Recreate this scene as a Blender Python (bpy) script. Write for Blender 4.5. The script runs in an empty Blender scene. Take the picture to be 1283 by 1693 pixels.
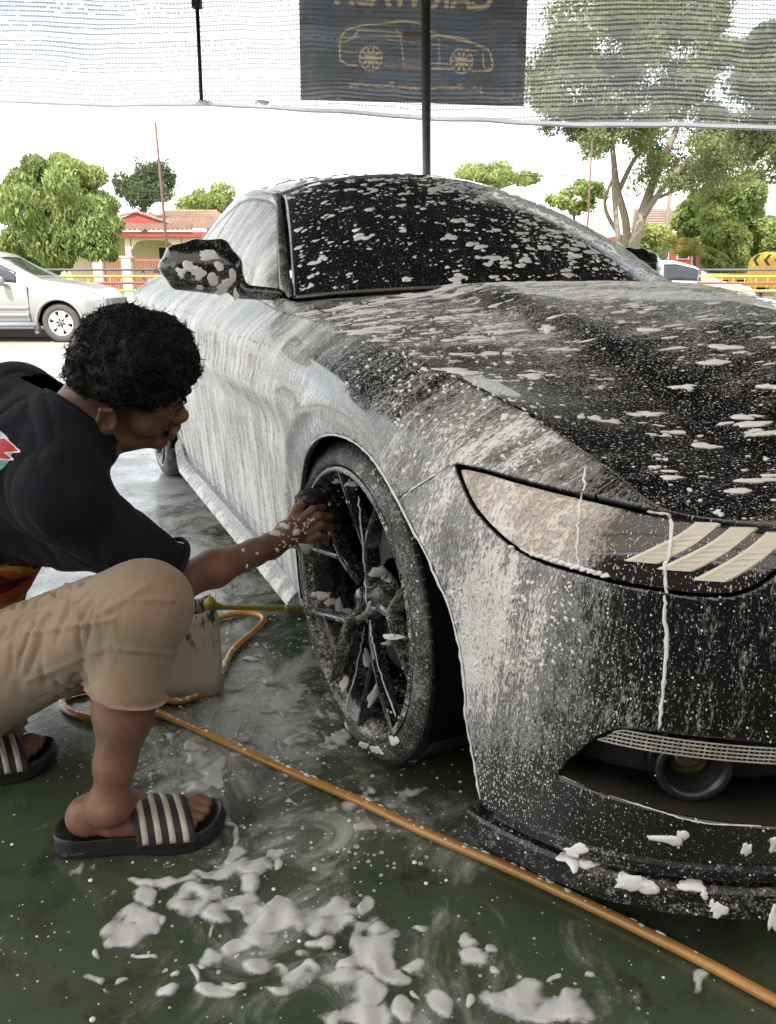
import bpy, math, random
import numpy as np
from mathutils import Vector, Matrix, noise as mnoise
R=math.radians
S=bpy.context.scene
COL=S.collection
rng=np.random.default_rng(7)
random.seed(7)
# ---------------- camera, sky, sun, exposure ----------------
CAM_H,PITCH,FPX,PW,PH=1.02,R(17.1),1274.0,1283.0,1693.0
cam=bpy.data.cameras.new('camera'); camo=bpy.data.objects.new('camera',cam); COL.objects.link(camo)
camo.location=(0,0,CAM_H); camo.rotation_euler=(math.pi/2-PITCH,0,0)
cam.sensor_fit='VERTICAL'; cam.sensor_height=24.0; cam.lens=24.0*FPX/PH; cam.clip_start=.05; cam.clip_end=3000
S.camera=camo
SUN_EL,SUN_AZ=R(52),R(205)      # azimuth: compass-like angle of the sun, measured from +Y towards +X
W=bpy.data.worlds.new('World'); S.world=W; W.use_nodes=True
def setup_world():
    nt=W.node_tree; N=nt.nodes; L=nt.links
    bg=N['Background']
    sky=N.new('ShaderNodeTexSky'); sky.sky_type='NISHITA'; sky.sun_disc=False
    sky.sun_elevation=SUN_EL; sky.sun_rotation=SUN_AZ; sky.dust_density=2.5; sky.air_density=1.0
    tc=N.new('ShaderNodeTexCoord'); mp=N.new('ShaderNodeMapping'); mp.inputs['Scale'].default_value=(1,1,3.2)
    L.new(tc.outputs['Generated'],mp.inputs[0])
    nz=N.new('ShaderNodeTexNoise'); nz.inputs['Scale'].default_value=2.1; nz.inputs['Detail'].default_value=7; nz.inputs['Roughness'].default_value=.55
    L.new(mp.outputs[0],nz.inputs['Vector'])
    cr=N.new('ShaderNodeValToRGB'); cr.color_ramp.elements[0].position=.33; cr.color_ramp.elements[1].position=.56
    cr.color_ramp.elements[0].color=(.25,.25,.25,1)
    L.new(nz.outputs['Fac'],cr.inputs[0])
    mx=N.new('ShaderNodeMix'); mx.data_type='RGBA'
    L.new(cr.outputs[0],mx.inputs['Factor']); L.new(sky.outputs[0],mx.inputs[6]); mx.inputs[7].default_value=(7.4,7.5,7.4,1)
    L.new(mx.outputs[2],bg.inputs[0]); bg.inputs[1].default_value=.105
setup_world()
sl=bpy.data.lights.new('sun','SUN'); sl.energy=2.2; sl.angle=R(.6); sl.color=(1,.95,.87)
so=bpy.data.objects.new('sun',sl); COL.objects.link(so)
sd=Vector((math.sin(SUN_AZ)*math.cos(SUN_EL),math.cos(SUN_AZ)*math.cos(SUN_EL),math.sin(SUN_EL)))
so.rotation_euler=sd.to_track_quat('Z','Y').to_euler(); so.location=(0,0,20)
S.view_settings.view_transform='Standard'; S.view_settings.look='None'; S.view_settings.gamma=1; S.view_settings.use_curve_mapping=False
S.view_settings.exposure=1.85
# ---------------- helpers ----------------
def at(px,py,Y=None,z=None):
    """survey helper: a sighted point at distance Y (or at height z) as a world point"""
    a=(px-PW/2)/FPX; b=(PH/2-py)/FPX; c,s=math.cos(PITCH),math.sin(PITCH)
    r=np.array([a,c+b*s,-s+b*c]); t=(Y/r[1]) if Y is not None else (z-CAM_H)/r[2]
    return np.array([0,0,CAM_H])+r*t
class M:
    """small node-material builder"""
    def __init__(s,name):
        s.m=bpy.data.materials.new(name); s.m.use_nodes=True; s.nt=s.m.node_tree; s.b=s.nt.nodes['Principled BSDF']; s.out=s.nt.nodes['Material Output']
    def n(s,t,**k):
        n=s.nt.nodes.new('ShaderNode'+t)
        for a,v in k.items():
            if a.startswith('i_'):
                key=a[2:]; key=int(key) if key.isdigit() else key.replace('_',' ')
                s.set(n.inputs[key],v)
            else: setattr(n,a,v)
        return n
    def set(s,inp,v):
        if isinstance(v,bpy.types.NodeSocket): s.nt.links.new(v,inp)
        elif isinstance(v,bpy.types.Node): s.nt.links.new(v.outputs[0],inp)
        else:
            if inp.type=='RGBA' and len(v)==3: v=(*v,1)
            inp.default_value=v
    def math(s,op,a,b=None,c=None,clamp=False):
        n=s.n('Math',operation=op,use_clamp=clamp); s.set(n.inputs[0],a)
        if b is not None: s.set(n.inputs[1],b)
        if c is not None: s.set(n.inputs[2],c)
        return n.outputs[0]
    def mix(s,f,a,b):
        n=s.n('Mix',data_type='RGBA'); s.set(n.inputs[0],f); s.set(n.inputs[6],a); s.set(n.inputs[7],b); return n.outputs[2]
    def mixf(s,f,a,b):
        n=s.n('Mix',data_type='FLOAT'); s.set(n.inputs[0],f); s.set(n.inputs[2],a); s.set(n.inputs[3],b); return n.outputs[0]
    def smooth(s,x,a,b,lo=0.,hi=1.):
        n=s.n('MapRange',interpolation_type='SMOOTHSTEP'); s.set(n.inputs[0],x); s.set(n.inputs[1],a); s.set(n.inputs[2],b); s.set(n.inputs[3],lo); s.set(n.inputs[4],hi); return n.outputs[0]
    def coord(s,kind='Object',scale=(1,1,1),uv=None):
        if uv: c=s.n('UVMap',uv_map=uv).outputs[0]
        else: c=s.n('TexCoord').outputs[kind]
        return s.n('Mapping',i_0=c,i_3=scale).outputs[0]
    def noise(s,vec,scale,detail=3,rough=.5,dist=0.):
        return s.n('TexNoise',i_Vector=vec,i_Scale=scale,i_Detail=detail,i_Roughness=rough,i_Distortion=dist).outputs[0]
    def vor(s,vec,scale,feature='F1',out=0,rand=1.):
        return s.n('TexVoronoi',feature=feature,i_Vector=vec,i_Scale=scale,i_Randomness=rand).outputs[out]
    def bump(s,h,dist=.002,strength=1.,normal=None):
        n=s.n('Bump',i_Height=h,i_Distance=dist,i_Strength=strength)
        if normal is not None: s.set(n.inputs['Normal'],normal)
        s.set(s.b.inputs['Normal'],n.outputs[0]); return n.outputs[0]
    def p(s,**k):
        for a,v in k.items(): s.set(s.b.inputs[a.replace('_',' ')],v)
        return s.m
def simple(name,col,rough=.5,metal=0.,var=.0,vs=8.,bump=0.,bs=60.,spec=.5,coat=0.):
    m=M(name); c=col
    v=m.coord()
    if var: c=m.mix(m.noise(v,vs,4,.6),tuple(x*(1-var) for x in col),tuple(min(1,x*(1+var)) for x in col))
    if bump: m.bump(m.noise(v,bs,3),bump)
    return m.p(Base_Color=c,Roughness=rough,Metallic=metal,Specular_IOR_Level=spec,Coat_Weight=coat)
def tag(o,label=None,cat=None,group=None,kind=None):
    if label:o['label']=label
    if cat:o['category']=cat
    if group:o['group']=group
    if kind:o['kind']=kind
    return o
def link(name,me,parent=None,mat=None):
    o=bpy.data.objects.new(name,me); COL.objects.link(o)
    if mat is not None and not me.materials: me.materials.append(mat)
    if parent is not None:o.parent=parent
    return o
def empty(name,loc=(0,0,0),rz=0):
    o=bpy.data.objects.new(name,None); COL.objects.link(o); o.location=loc; o.rotation_euler=(0,0,rz); o.empty_display_size=.1; return o
def mk(name,V,F,parent=None,mat=None,smooth=True,attrs=None,uv=None,mats=None,mi=None):
    me=bpy.data.meshes.new(name)
    me.from_pydata([tuple(map(float,v)) for v in V] if not isinstance(V,np.ndarray) else V.tolist(),[],F if isinstance(F,list) else F.tolist())
    if smooth: me.polygons.foreach_set('use_smooth',np.ones(len(me.polygons),bool))
    if attrs:
        for k,a in attrs.items():
            at_=me.attributes.new(k,'FLOAT','POINT'); at_.data.foreach_set('value',np.asarray(a,np.float32))
    if uv is not None:
        l=me.uv_layers.new(name='flow'); vi=np.empty(len(me.loops),np.int32); me.loops.foreach_get('vertex_index',vi)
        l.data.foreach_set('uv',np.asarray(uv,np.float32)[vi].ravel())
    if mats:
        for m_ in mats: me.materials.append(m_)
        if mi is not None: me.polygons.foreach_set('material_index',np.asarray(mi,np.int32))
    me.update()
    return link(name,me,parent,mat)
class MB:
    """mesh collector"""
    def __init__(s): s.V=[];s.F=[]
    def add(s,V,F):
        o=len(s.V); s.V+= [tuple(map(float,v)) for v in V]; s.F+=[tuple(int(i)+o for i in f) for f in F]; return s
    def box(s,x0,x1,y0,y1,z0,z1,T=None):
        P=[(x,y,z) for z in(z0,z1) for y in(y0,y1) for x in(x0,x1)]
        if T is not None:P=[T@Vector(p) for p in P]
        return s.add(P,[(0,2,3,1),(4,5,7,6),(0,1,5,4),(2,6,7,3),(0,4,6,2),(1,3,7,5)])
    def tube(s,pts,r,n=8,cap=True):
        pts=[Vector(p) for p in pts]; m=len(pts); rs=r if hasattr(r,'__len__') else [r]*m
        V=[];F=[];t0=(pts[1]-pts[0]).normalized(); nrm=t0.orthogonal().normalized()
        for i,p in enumerate(pts):
            t=(pts[min(i+1,m-1)]-pts[max(i-1,0)]).normalized()
            nrm=(nrm-t*nrm.dot(t)).normalized(); b=t.cross(nrm)
            for k in range(n):
                a=2*math.pi*k/n; V.append(p+(nrm*math.cos(a)+b*math.sin(a))*rs[i])
        for i in range(m-1):
            for k in range(n): F.append((i*n+k,i*n+(k+1)%n,(i+1)*n+(k+1)%n,(i+1)*n+k))
        if cap: F.append(tuple(range(n))[::-1]); F.append(tuple(range((m-1)*n,m*n)))
        return s.add(V,F)
    def lathe(s,prof,n=48,T=None,closed=False):
        """prof: list of (radius, height) about local Z"""
        V=[];F=[];m=len(prof)
        for k in range(n):
            a=2*math.pi*k/n
            for r,z in prof: V.append(Vector((r*math.cos(a),r*math.sin(a),z)))
        if T is not None:V=[T@v for v in V]
        for k in range(n):
            for i in range(m if closed else m-1):
                j=(i+1)%m; F.append((k*m+i,((k+1)%n)*m+i,((k+1)%n)*m+j,k*m+j))
        return s.add(V,F)
    def prism(s,poly,z0,z1,T=None):
        n=len(poly); V=[Vector((x,y,z0)) for x,y in poly]+[Vector((x,y,z1)) for x,y in poly]
        if T is not None:V=[T@v for v in V]
        return s.add(V,[tuple(range(n))[::-1],tuple(range(n,2*n))]+[(i,(i+1)%n,(i+1)%n+n,i+n) for i in range(n)])
    def build(s,name,mat,parent=None,smooth=False,**k):
        return mk(name,s.V,s.F,parent,mat,smooth,**k)
def bevel(o,w=.01,seg=2,ang=35):
    m=o.modifiers.new('bevel','BEVEL'); m.width=w; m.segments=seg; m.limit_method='ANGLE'; m.angle_limit=R(ang); 
    o.data.polygons.foreach_set('use_smooth',np.ones(len(o.data.polygons),bool))
    m.harden_normals=False
    w_=o.modifiers.new('wn','WEIGHTED_NORMAL'); w_.keep_sharp=True
    return o
def catmull(P,n):
    """resample control points P (k,...) to n samples with centripetal-like Catmull-Rom"""
    P=np.asarray(P,float); k=len(P); t=np.linspace(0,k-1,n); i=np.clip(t.astype(int),0,k-2); f=(t-i)
    f=f.reshape((-1,)+(1,)*(P.ndim-1))
    p1=P[i];p2=P[i+1];p0=np.where((i>0).reshape(f.shape),P[np.maximum(i-1,0)],2*p1-p2);p3=np.where((i+2<k).reshape(f.shape),P[np.minimum(i+2,k-1)],2*p2-p1)
    return .5*((2*p1)+(p2-p0)*f+(2*p0-5*p1+4*p2-p3)*f**2+(3*p1-p0-3*p2+p3)*f**3)
def surf(C,nu,nv):
    """C[rows][cols][3] -> dense grid (nv,nu,3)"""
    C=np.asarray(C,float); A=catmull(C,nv); B=catmull(A.transpose(1,0,2),nu); return B.transpose(1,0,2)
def gridmesh(G):
    nv,nu=G.shape[:2]; V=G.reshape(-1,3); i=np.arange(nv*nu).reshape(nv,nu)
    F=np.stack([i[:-1,:-1],i[:-1,1:],i[1:,1:],i[1:,:-1]],-1).reshape(-1,4)
    return V,[tuple(f) for f in F.tolist()]
def clip(V,F,s,A=None):
    """keep the part of a mesh where scalar s>0, cutting faces on the s=0 line; A = extra per-vertex arrays"""
    V=np.asarray(V); A=[] if A is None else [np.asarray(a) for a in A]
    inside=s>0; newV=[];cut={};NA=[[] for _ in A];nF=[];base=len(V)
    def cv(a,b):
        k=(a,b) if a<b else (b,a)
        if k not in cut:
            a_,b_=k; t=s[a_]/(s[a_]-s[b_]); cut[k]=base+len(newV); newV.append(V[a_]+(V[b_]-V[a_])*t)
            for q,arr in zip(NA,A): q.append(arr[a_]+(arr[b_]-arr[a_])*t)
        return cut[k]
    for f in F:
        k=sum(inside[i] for i in f)
        if k==len(f): nF.append(f); continue
        if k==0: continue
        o=[]
        for i,a in enumerate(f):
            b=f[(i+1)%len(f)]
            if inside[a]:
                o.append(a)
                if not inside[b]: o.append(cv(a,b))
            elif inside[b]: o.append(cv(a,b))
        if len(o)>=3:nF.append(tuple(o))
    VV=np.vstack([V,np.array(newV).reshape(-1,3)]) if newV else V
    AA=[np.concatenate([a,np.array(q).reshape((-1,)+a.shape[1:])]) if newV else a for a,q in zip(A,NA)]
    used=sorted({i for f in nF for i in f}); mp={u:i for i,u in enumerate(used)}
    return VV[used],[tuple(mp[i] for i in f) for f in nF],[a[used] for a in AA]
def vnormals(V,F):
    N=np.zeros_like(V)
    for L_ in set(map(len,F)):
        f=np.array([g for g in F if len(g)==L_]); n=np.cross(V[f[:,1]]-V[f[:,0]],V[f[:,2]]-V[f[:,0]])
        if L_>3:n=n+np.cross(V[f[:,2]]-V[f[:,0]],V[f[:,3]]-V[f[:,0]])
        for k in range(L_): np.add.at(N,f[:,k],n)
    return N/np.maximum(np.linalg.norm(N,axis=1,keepdims=True),1e-12)
def fold(V,F,depth=.012,A=None,sign=-1.,shrink=0.):
    """turn open boundary edges inward along -normal so a panel reads as thick, with a gap to its neighbour"""
    A=[] if A is None else A
    ec={}
    for f in F:
        for i in range(len(f)):
            a,b=f[i],f[(i+1)%len(f)]; k=(min(a,b),max(a,b)); ec[k]=None if k in ec else (a,b)
    be=[e for e in ec.values() if e]; vs=sorted({i for e in be for i in e}); N=vnormals(V,F)
    mp={v:len(V)+i for i,v in enumerate(vs)}
    V2=np.vstack([V,V[vs]+N[vs]*depth*sign]); F2=list(F)+[(b,a,mp[a],mp[b]) for a,b in be]
    return V2,F2,[np.concatenate([a,a[vs]]) for a in A]
def surface_nets(fn_or_grid,lo,h):
    """numpy surface nets; grid of signed distance (negative inside)"""
    D=fn_or_grid; nx,ny,nz=D.shape; ins=D<0
    c=[(i,j,k) for i in(0,1) for j in(0,1) for k in(0,1)]
    sl=lambda i,j,k:D[i:nx-1+i,j:ny-1+j,k:nz-1+k]
    cnt=sum(ins[i:nx-1+i,j:ny-1+j,k:nz-1+k].astype(np.int8) for i,j,k in c)
    act=np.argwhere((cnt>0)&(cnt<8)); ia,ja,ka=act.T
    acc=np.zeros((len(act),3)); w=np.zeros(len(act))
    for a in range(8):
        for b in range(a+1,8):
            ca,cb=np.array(c[a]),np.array(c[b])
            if abs(ca-cb).sum()!=1: continue
            da=D[ia+ca[0],ja+ca[1],ka+ca[2]]; db=D[ia+cb[0],ja+cb[1],ka+cb[2]]; m=(da<0)!=(db<0)
            t=np.where(m,da/np.where(m,da-db,1),0)[:,None]; acc+=np.where(m[:,None],ca+(cb-ca)*t,0); w+=m
    P=(act+acc/w[:,None])*h+lo
    idx=-np.ones((nx-1,ny-1,nz-1),np.int64); idx[ia,ja,ka]=np.arange(len(act)); Q=[]
    for ax in range(3):
        s0=[slice(None)]*3; s1=[slice(None)]*3; s0[ax]=slice(0,-1); s1[ax]=slice(1,None)
        a=ins[tuple(s0)]; b=ins[tuple(s1)]; E=np.argwhere(a!=b)
        o=[x for x in range(3) if x!=ax]; ok=(E[:,o[0]]>0)&(E[:,o[1]]>0)&(E[:,o[0]]<D.shape[o[0]]-1)&(E[:,o[1]]<D.shape[o[1]]-1)&(E[:,ax]<D.shape[ax]-1); E=E[ok]
        flip=a[E[:,0],E[:,1],E[:,2]]
        def g(du,dv):
            e=E.copy(); e[:,o[0]]-=du; e[:,o[1]]-=dv; return idx[e[:,0],e[:,1],e[:,2]]
        q=np.stack([g(0,0),g(1,0),g(1,1),g(0,1)],1)
        if ax==1: q=q[:,::-1]
        q=np.where(flip[:,None],q,q[:,::-1]); Q.append(q[(q>=0).all(1)])
    return P,np.vstack(Q)[:,::-1]
class SDF:
    """smooth union of rounded primitives, evaluated only around each primitive"""
    def __init__(s,k=.02): s.pr=[]; s.k=k
    def cone(s,a,b,ra,rb,k=None,sc=None,op=1): s.pr.append(('c',np.array(a,float),np.array(b,float),ra,rb,k or s.k,None,op)); return s
    def ell(s,c,r,rot=None,k=None,op=1): s.pr.append(('e',np.array(c,float),np.array(r,float),0,0,k or s.k,None if rot is None else np.array(rot),op)); return s
    def chain(s,pts,rs,k=None):
        for i in range(len(pts)-1): s.cone(pts[i],pts[i+1],rs[i],rs[i+1],k)
        return s
    def eval(s,lo,hi,h,margin=.03):
        lo=np.array(lo,float); n=np.ceil((np.array(hi)-lo)/h).astype(int)+1; D=np.full(n,.5,np.float32)
        ax=[lo[i]+np.arange(n[i])*h for i in range(3)]
        for t,a,b,ra,rb,k,rot,op in s.pr:
            if t=='c': l=np.minimum(a-ra,b-rb); u=np.maximum(a+ra,b+rb)
            else: l=a-max(b); u=a+max(b)
            l=l-k-margin; u=u+k+margin
            I=[(max(0,int((l[i]-lo[i])/h)),min(n[i],int((u[i]-lo[i])/h)+2)) for i in range(3)]
            if any(x>=y for x,y in I): continue
            g=np.stack(np.meshgrid(*[ax[i][I[i][0]:I[i][1]] for i in range(3)],indexing='ij'),-1)
            if t=='c':
                ab=b-a; p=g-a; tt=np.clip(p@ab/max(ab@ab,1e-9),0,1); d=np.linalg.norm(p-tt[...,None]*ab,axis=-1)-(ra+(rb-ra)*tt)
            else:
                p=g-a
                if rot is not None:p=p@rot      # columns of rot = local axes
                q=p/b; k0=np.linalg.norm(q,axis=-1); k1=np.linalg.norm(q/b,axis=-1); d=k0*(k0-1)/np.maximum(k1,1e-6)
            sl=tuple(slice(*i) for i in I); o=D[sl]
            if op==1: hh=np.clip(.5+.5*(o-d)/k,0,1); D[sl]=o*(1-hh)+d*hh-k*hh*(1-hh)
            else: dd=-d; hh=np.clip(.5-.5*(o-dd)/k,0,1); D[sl]=o*(1-hh)+dd*hh+k*hh*(1-hh)
        return D,lo
    def mesh(s,lo,hi,h): 
        D,l=s.eval(lo,hi,h); return surface_nets(D,l,h)
def vnoise(P,seed=0,n=24):
    """cheap smooth pseudo noise for arrays of points (sum of random sines), about -1..1"""
    r=np.random.default_rng(seed); k=r.normal(size=(n,3)); ph=r.uniform(0,6.28,n); return np.sin(P@k.T+ph).sum(1)/math.sqrt(n)*1.1
def domes(P,N,T,a,b,h,seg=10,rings=3,irr=.25,seed=1,lift=0.):
    """many flattened, irregular foam blobs sitting on a surface"""
    r=np.random.default_rng(seed); n=len(P); B=np.cross(N,T); th=np.linspace(0,2*np.pi,seg,endpoint=False)
    rad=1+irr*(r.normal(size=(n,1))*np.cos(2*th+r.uniform(0,6.28,(n,1)))*.5+r.normal(size=(n,1))*np.cos(3*th+r.uniform(0,6.28,(n,1)))*.6+r.normal(size=(n,1))*np.cos(5*th+r.uniform(0,6.28,(n,1)))*.35)
    rad=np.clip(rad,.45,1.7)
    fr=[1.0,.97,.8,.45][:rings+1] if rings==3 else list(np.linspace(1,.4,rings+1)); fz=[-.25,.35,.78,.97] if rings==3 else list(np.sqrt(1-np.linspace(1,.4,rings+1)**2)-.1)
    V=[]
    for q,z in zip(fr,fz):
        V.append(P[:,None]+T[:,None]*(a[:,None]*rad*np.cos(th)*q)[...,None]+B[:,None]*(b[:,None]*rad*np.sin(th)*q)[...,None]+N[:,None]*(h[:,None]*z+lift)[...,None])
    V=np.concatenate(V+[(P+N*(h[:,None]*1.02+lift))[:,None]],1); m=V.shape[1]; R_=rings+1
    F=[(i*seg+k,i*seg+(k+1)%seg,(i+1)*seg+(k+1)%seg,(i+1)*seg+k) for i in range(R_-1) for k in range(seg)]
    q=np.array(F); t=np.array([((R_-1)*seg+k,(R_-1)*seg+(k+1)%seg,m-1,m-1) for k in range(seg)])
    off=(np.arange(n)*m)[:,None,None]
    FF=(q[None]+off).reshape(-1,4).tolist()+[f[:3] for f in (t[None]+off).reshape(-1,4).tolist()]
    return V.reshape(-1,3),FF
# ---------------- floor, road, shelter ----------------
ROADZ=-.30
def ground_mats():
    m=M('wet_green_floor'); v=m.coord()
    big=m.noise(v,1.3,5,.6); mid=m.noise(v,7.,5,.65); fine=m.noise(v,70.,4,.7); sw=m.noise(m.n('Mapping',i_0=v,i_3=(1,1,1)).outputs[0],5.,7,.72,1.6)
    c=m.mix(m.smooth(big,.3,.7),(.050,.070,.040),(.072,.090,.056)); c=m.mix(m.math('MULTIPLY',m.smooth(mid,.52,.72),.75),c,(.014,.018,.012)); c=m.mix(m.math('MULTIPLY',m.smooth(fine,.62,.75),.35),c,(.06,.07,.05))
    grime=m.smooth(m.noise(v,3.1,6,.7,.3),.52,.66); c=m.mix(m.math('MULTIPLY',grime,.55),c,(.022,.026,.018)); chips=m.smooth(m.noise(v,24.,5,.75),.60,.66); c=m.mix(m.math('MULTIPLY',chips,.4),c,(.012,.016,.011))
    # thin suds film: denser along the car and front wheel; far floor also carries painted reflection
    xyz=m.n('SeparateXYZ',i_0=v)
    def blob(cx,cy,rx,ry):
        a=m.math('DIVIDE',m.math('SUBTRACT',xyz.outputs[0],cx),rx); b=m.math('DIVIDE',m.math('SUBTRACT',xyz.outputs[1],cy),ry)
        return m.math('EXPONENT',m.math('MULTIPLY',m.math('ADD',m.math('MULTIPLY',a,a),m.math('MULTIPLY',b,b)),-1.))
    dens=m.math('MAXIMUM',m.math('MAXIMUM',blob(-.33,1.62,.28,.42),m.math('MULTIPLY',blob(-.75,2.6,.55,.9),.9)),m.math('MAXIMUM',m.math('MULTIPLY',blob(-1.3,1.75,.5,.35),.8),m.math('MULTIPLY',blob(-.02,1.22,.26,.14),.75)))
    far=m.smooth(xyz.outputs[1],1.9,3.6); dens=m.math('MAXIMUM',dens,m.math('MULTIPLY',far,.95))  # pale far floor: bright sky reflection painted into the colour with the suds
    dens=m.math('MAXIMUM',dens,m.math('MAXIMUM',m.math('MULTIPLY',blob(.1,.85,.35,.25),.42),m.math('MULTIPLY',blob(-.16,.98,.30,.16),.55)))
    val=m.math('ADD',m.math('MULTIPLY',dens,.62),m.math('MULTIPLY',m.math('SUBTRACT',sw,.5),1.7))
    film=m.math('MULTIPLY',m.smooth(val,.18,.75),.80)
    tiny=m.n('TexVoronoi',i_Vector=v,i_Scale=85.,feature='F1'); rr=m.n('SeparateColor',i_0=tiny.outputs['Color']).outputs[0]
    sp=m.smooth(m.math('SUBTRACT',m.math('MULTIPLY',m.math('SUBTRACT',m.math('ADD',rr,m.math('MULTIPLY',dens,.35)),.86),1.3),tiny.outputs['Distance']),-.02,.05)
    tot=m.math('MAXIMUM',film,m.math('MULTIPLY',sp,.8))
    c=m.mix(tot,c,(.58,.60,.58))
    wet=m.smooth(m.noise(v,2.2,4,.6),.35,.62)
    m.bump(m.math('ADD',m.math('ADD',m.math('MULTIPLY',sw,.5),m.math('MULTIPLY',tot,.25)),m.math('MULTIPLY',fine,.12)),.006,.55)
    return m.p(Base_Color=c,Roughness=m.mixf(tot,m.mixf(wet,.30,.10),.32),Specular_IOR_Level=.5,Coat_Weight=m.math('MULTIPLY',wet,.8),Coat_Roughness=.08)
MFLOOR=ground_mats()
def quad(name,x0,x1,y0,y1,z,mat,n=1,kind='structure'):
    b=MB(); b.add([(x0,y0,z),(x1,y0,z),(x1,y1,z),(x0,y1,z)],[(0,1,2,3)]); return tag(b.build(name,mat),kind=kind)
b=MB(); b.box(-7,9,-3.6,7.1,-.6,0); tag(b.build('washing_bay_floor',MFLOOR),kind='structure')
def asphalt(name,base,var=.25):
    m=M(name); v=m.coord(); n=m.noise(v,90.,4,.7); b_=m.noise(v,.9,5,.6); c=m.mix(b_,tuple(x*(1-var) for x in base),tuple(x*(1+var) for x in base)); c=m.mix(m.math('MULTIPLY',m.smooth(n,.5,.7),.35),c,tuple(x*1.5 for x in base)); m.bump(n,.004); return m.p(Base_Color=c,Roughness=.8)
def soil(name,a,bc,s=3.):
    m=M(name); v=m.coord(); n=m.noise(v,s,6,.7); m.bump(m.noise(v,s*20,4),.02); return m.p(Base_Color=m.mix(m.smooth(n,.35,.65),a,bc),Roughness=.95,Specular_IOR_Level=.2)
b=MB(); b.add([(-600,-600,-.34),(600,-600,-.34),(600,900,-.34),(-600,900,-.34)],[(0,1,2,3)]); tag(b.build('ground',soil('dry_grass_ground',(.10,.11,.05),(.16,.15,.09),.6)),kind='structure')
quad('road',-120,120,7.1,17.6,ROADZ,asphalt('pale_road',(.27,.25,.215)))
b=MB(); b.box(-120,120,17.6,17.85,-.5,-.14); b.box(-120,120,17.85,19.6,-.5,-.145); tag(b.build('pavement',asphalt('kerb_concrete',(.30,.28,.25))),kind='structure')
b=MB(); b.add([(-120,17.2,ROADZ+.004),(120,17.2,ROADZ+.004),(120,17.32,ROADZ+.004),(-120,17.32,ROADZ+.004)],[(0,1,2,3)]); tag(b.build('road_edge_line',simple('road_paint',(.6,.6,.56),.7,var=.2)),kind='structure')
b=MB(); b.box(-400,400,19.6,600,-.6,-.12); tag(b.build('grass_verge',soil('verge_grass',(.10,.13,.04),(.16,.16,.08),.8)),kind='structure')
# shelter: roof on posts with added light-passing rear sheets, back wall and right wall behind the camera
MSTEEL=simple('weathered_steel',(.16,.15,.14),.45,.6,var=.3,vs=12,bump=.0006)
def roofm():
    m=M('fill_light_roof_sheet'); v=m.coord(); c=m.mix(m.noise(v,.8,4),(.34,.35,.34),(.50,.50,.47)); m.p(Base_Color=c,Roughness=.5)
    tl=m.n('BsdfTranslucent',i_Color=(.92,.83,.76)); mx=m.n('MixShader',i_0=.38,i_1=m.b.outputs[0],i_2=tl.outputs[0]); m.nt.links.new(mx.outputs[0],m.out.inputs[0]); return m.m
MROOF=roofm()  # unseen rear sheets, made translucent to add fill light on the car front
sh=empty('car_wash_shelter',(0,2.2,0)); tag(sh,'open-fronted steel car wash shelter standing over the washing bay','shelter')
def inshelter(b,name,mat,**k):
    o=b.build(name,mat,None,**k); o.parent=sh; o.matrix_parent_inverse=Matrix.Translation((0,-2.2,0)); return o
RX0,RX1=-3.5,9.  # unseen left roof edge pulled in so more sky light reaches the door side
MROOFD=simple('dark_roof_sheet',(.045,.047,.05),.7,.2,var=.2,vs=3,spec=.2)
for y0,y1,mt in ((-3.6,1.0,MROOF),(1.0,7.0,MROOFD)):
    b=MB(); xs=np.linspace(RX0,RX1,211); V=[]
    for i,x in enumerate(xs):
        dz=.03 if (i//2)%2 else 0
        for y in (y0,y1): V.append((x,y,3.62-.035*(y+3.6)+dz+(.004 if y0>0 else 0)))
    F=[(2*i,2*i+2,2*i+3,2*i+1) for i in range(len(xs)-1)]; b.add(V,F); inshelter(b,'roof_sheet',mt)
for y in (-3.4,-1.2,1.0,3.0,5.0,6.7):
    z=3.57-.035*(y+3.6); b=MB(); b.box(RX0,RX1,y-.03,y+.03,z-.09,z); inshelter(b,'purlin',MSTEEL)
for x,y in ((-3.4,-3.4),(8.8,-3.4),(8.8,6.6),(-3.4,6.62)):
    b=MB(); b.tube([(x,y,0),(x,y,3.2)],.05,12); inshelter(b,'post',MSTEEL)
b=MB(); b.box(-3.5,9,-3.75,-3.6,0,3.3); inshelter(b,'back_wall',simple('dark_block_wall',(.07,.07,.068),.85,var=.2,bump=.003))
b=MB(); b.box(8.9,9.0,-3.6,4.5,0,3.3); inshelter(b,'side_wall',simple('side_sheet_wall',(.09,.09,.09),.7,var=.2,bump=.002))
# the visible pipe post with its bracket
pp=empty('steel_pipe_post',(at(705,290,5.9)[0],5.9,0)); tag(pp,'slim grey steel pipe post in front of the hanging banner behind the car','post')
b=MB(); p0=at(706,455,5.9); p1=at(704,0,5.9); d=(p1-p0)/(p1[2]-p0[2]); base=p0-d*p0[2]; top=p0+d*(3.18-p0[2])
b.tube([base,top],.031,20); o=b.build('pipe',MSTEEL,None,smooth=True); o.parent=pp; o.matrix_parent_inverse=Matrix.Translation(-pp.location)
b=MB(); b.box(base[0]-.09,base[0]+.09,5.81,5.99,0,.012); o=b.build('base_plate',MSTEEL); o.parent=pp; o.matrix_parent_inverse=Matrix.Translation(-pp.location)
b=MB(); q=at(690,58,5.92); b.box(q[0]-.10,q[0]+.05,5.90,5.93,q[2]-.013,q[2]+.016); o=b.build('bracket',simple('brass_bracket',(.20,.17,.11),.5,.4)); o.parent=pp; o.matrix_parent_inverse=Matrix.Translation(-pp.location)
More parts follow.
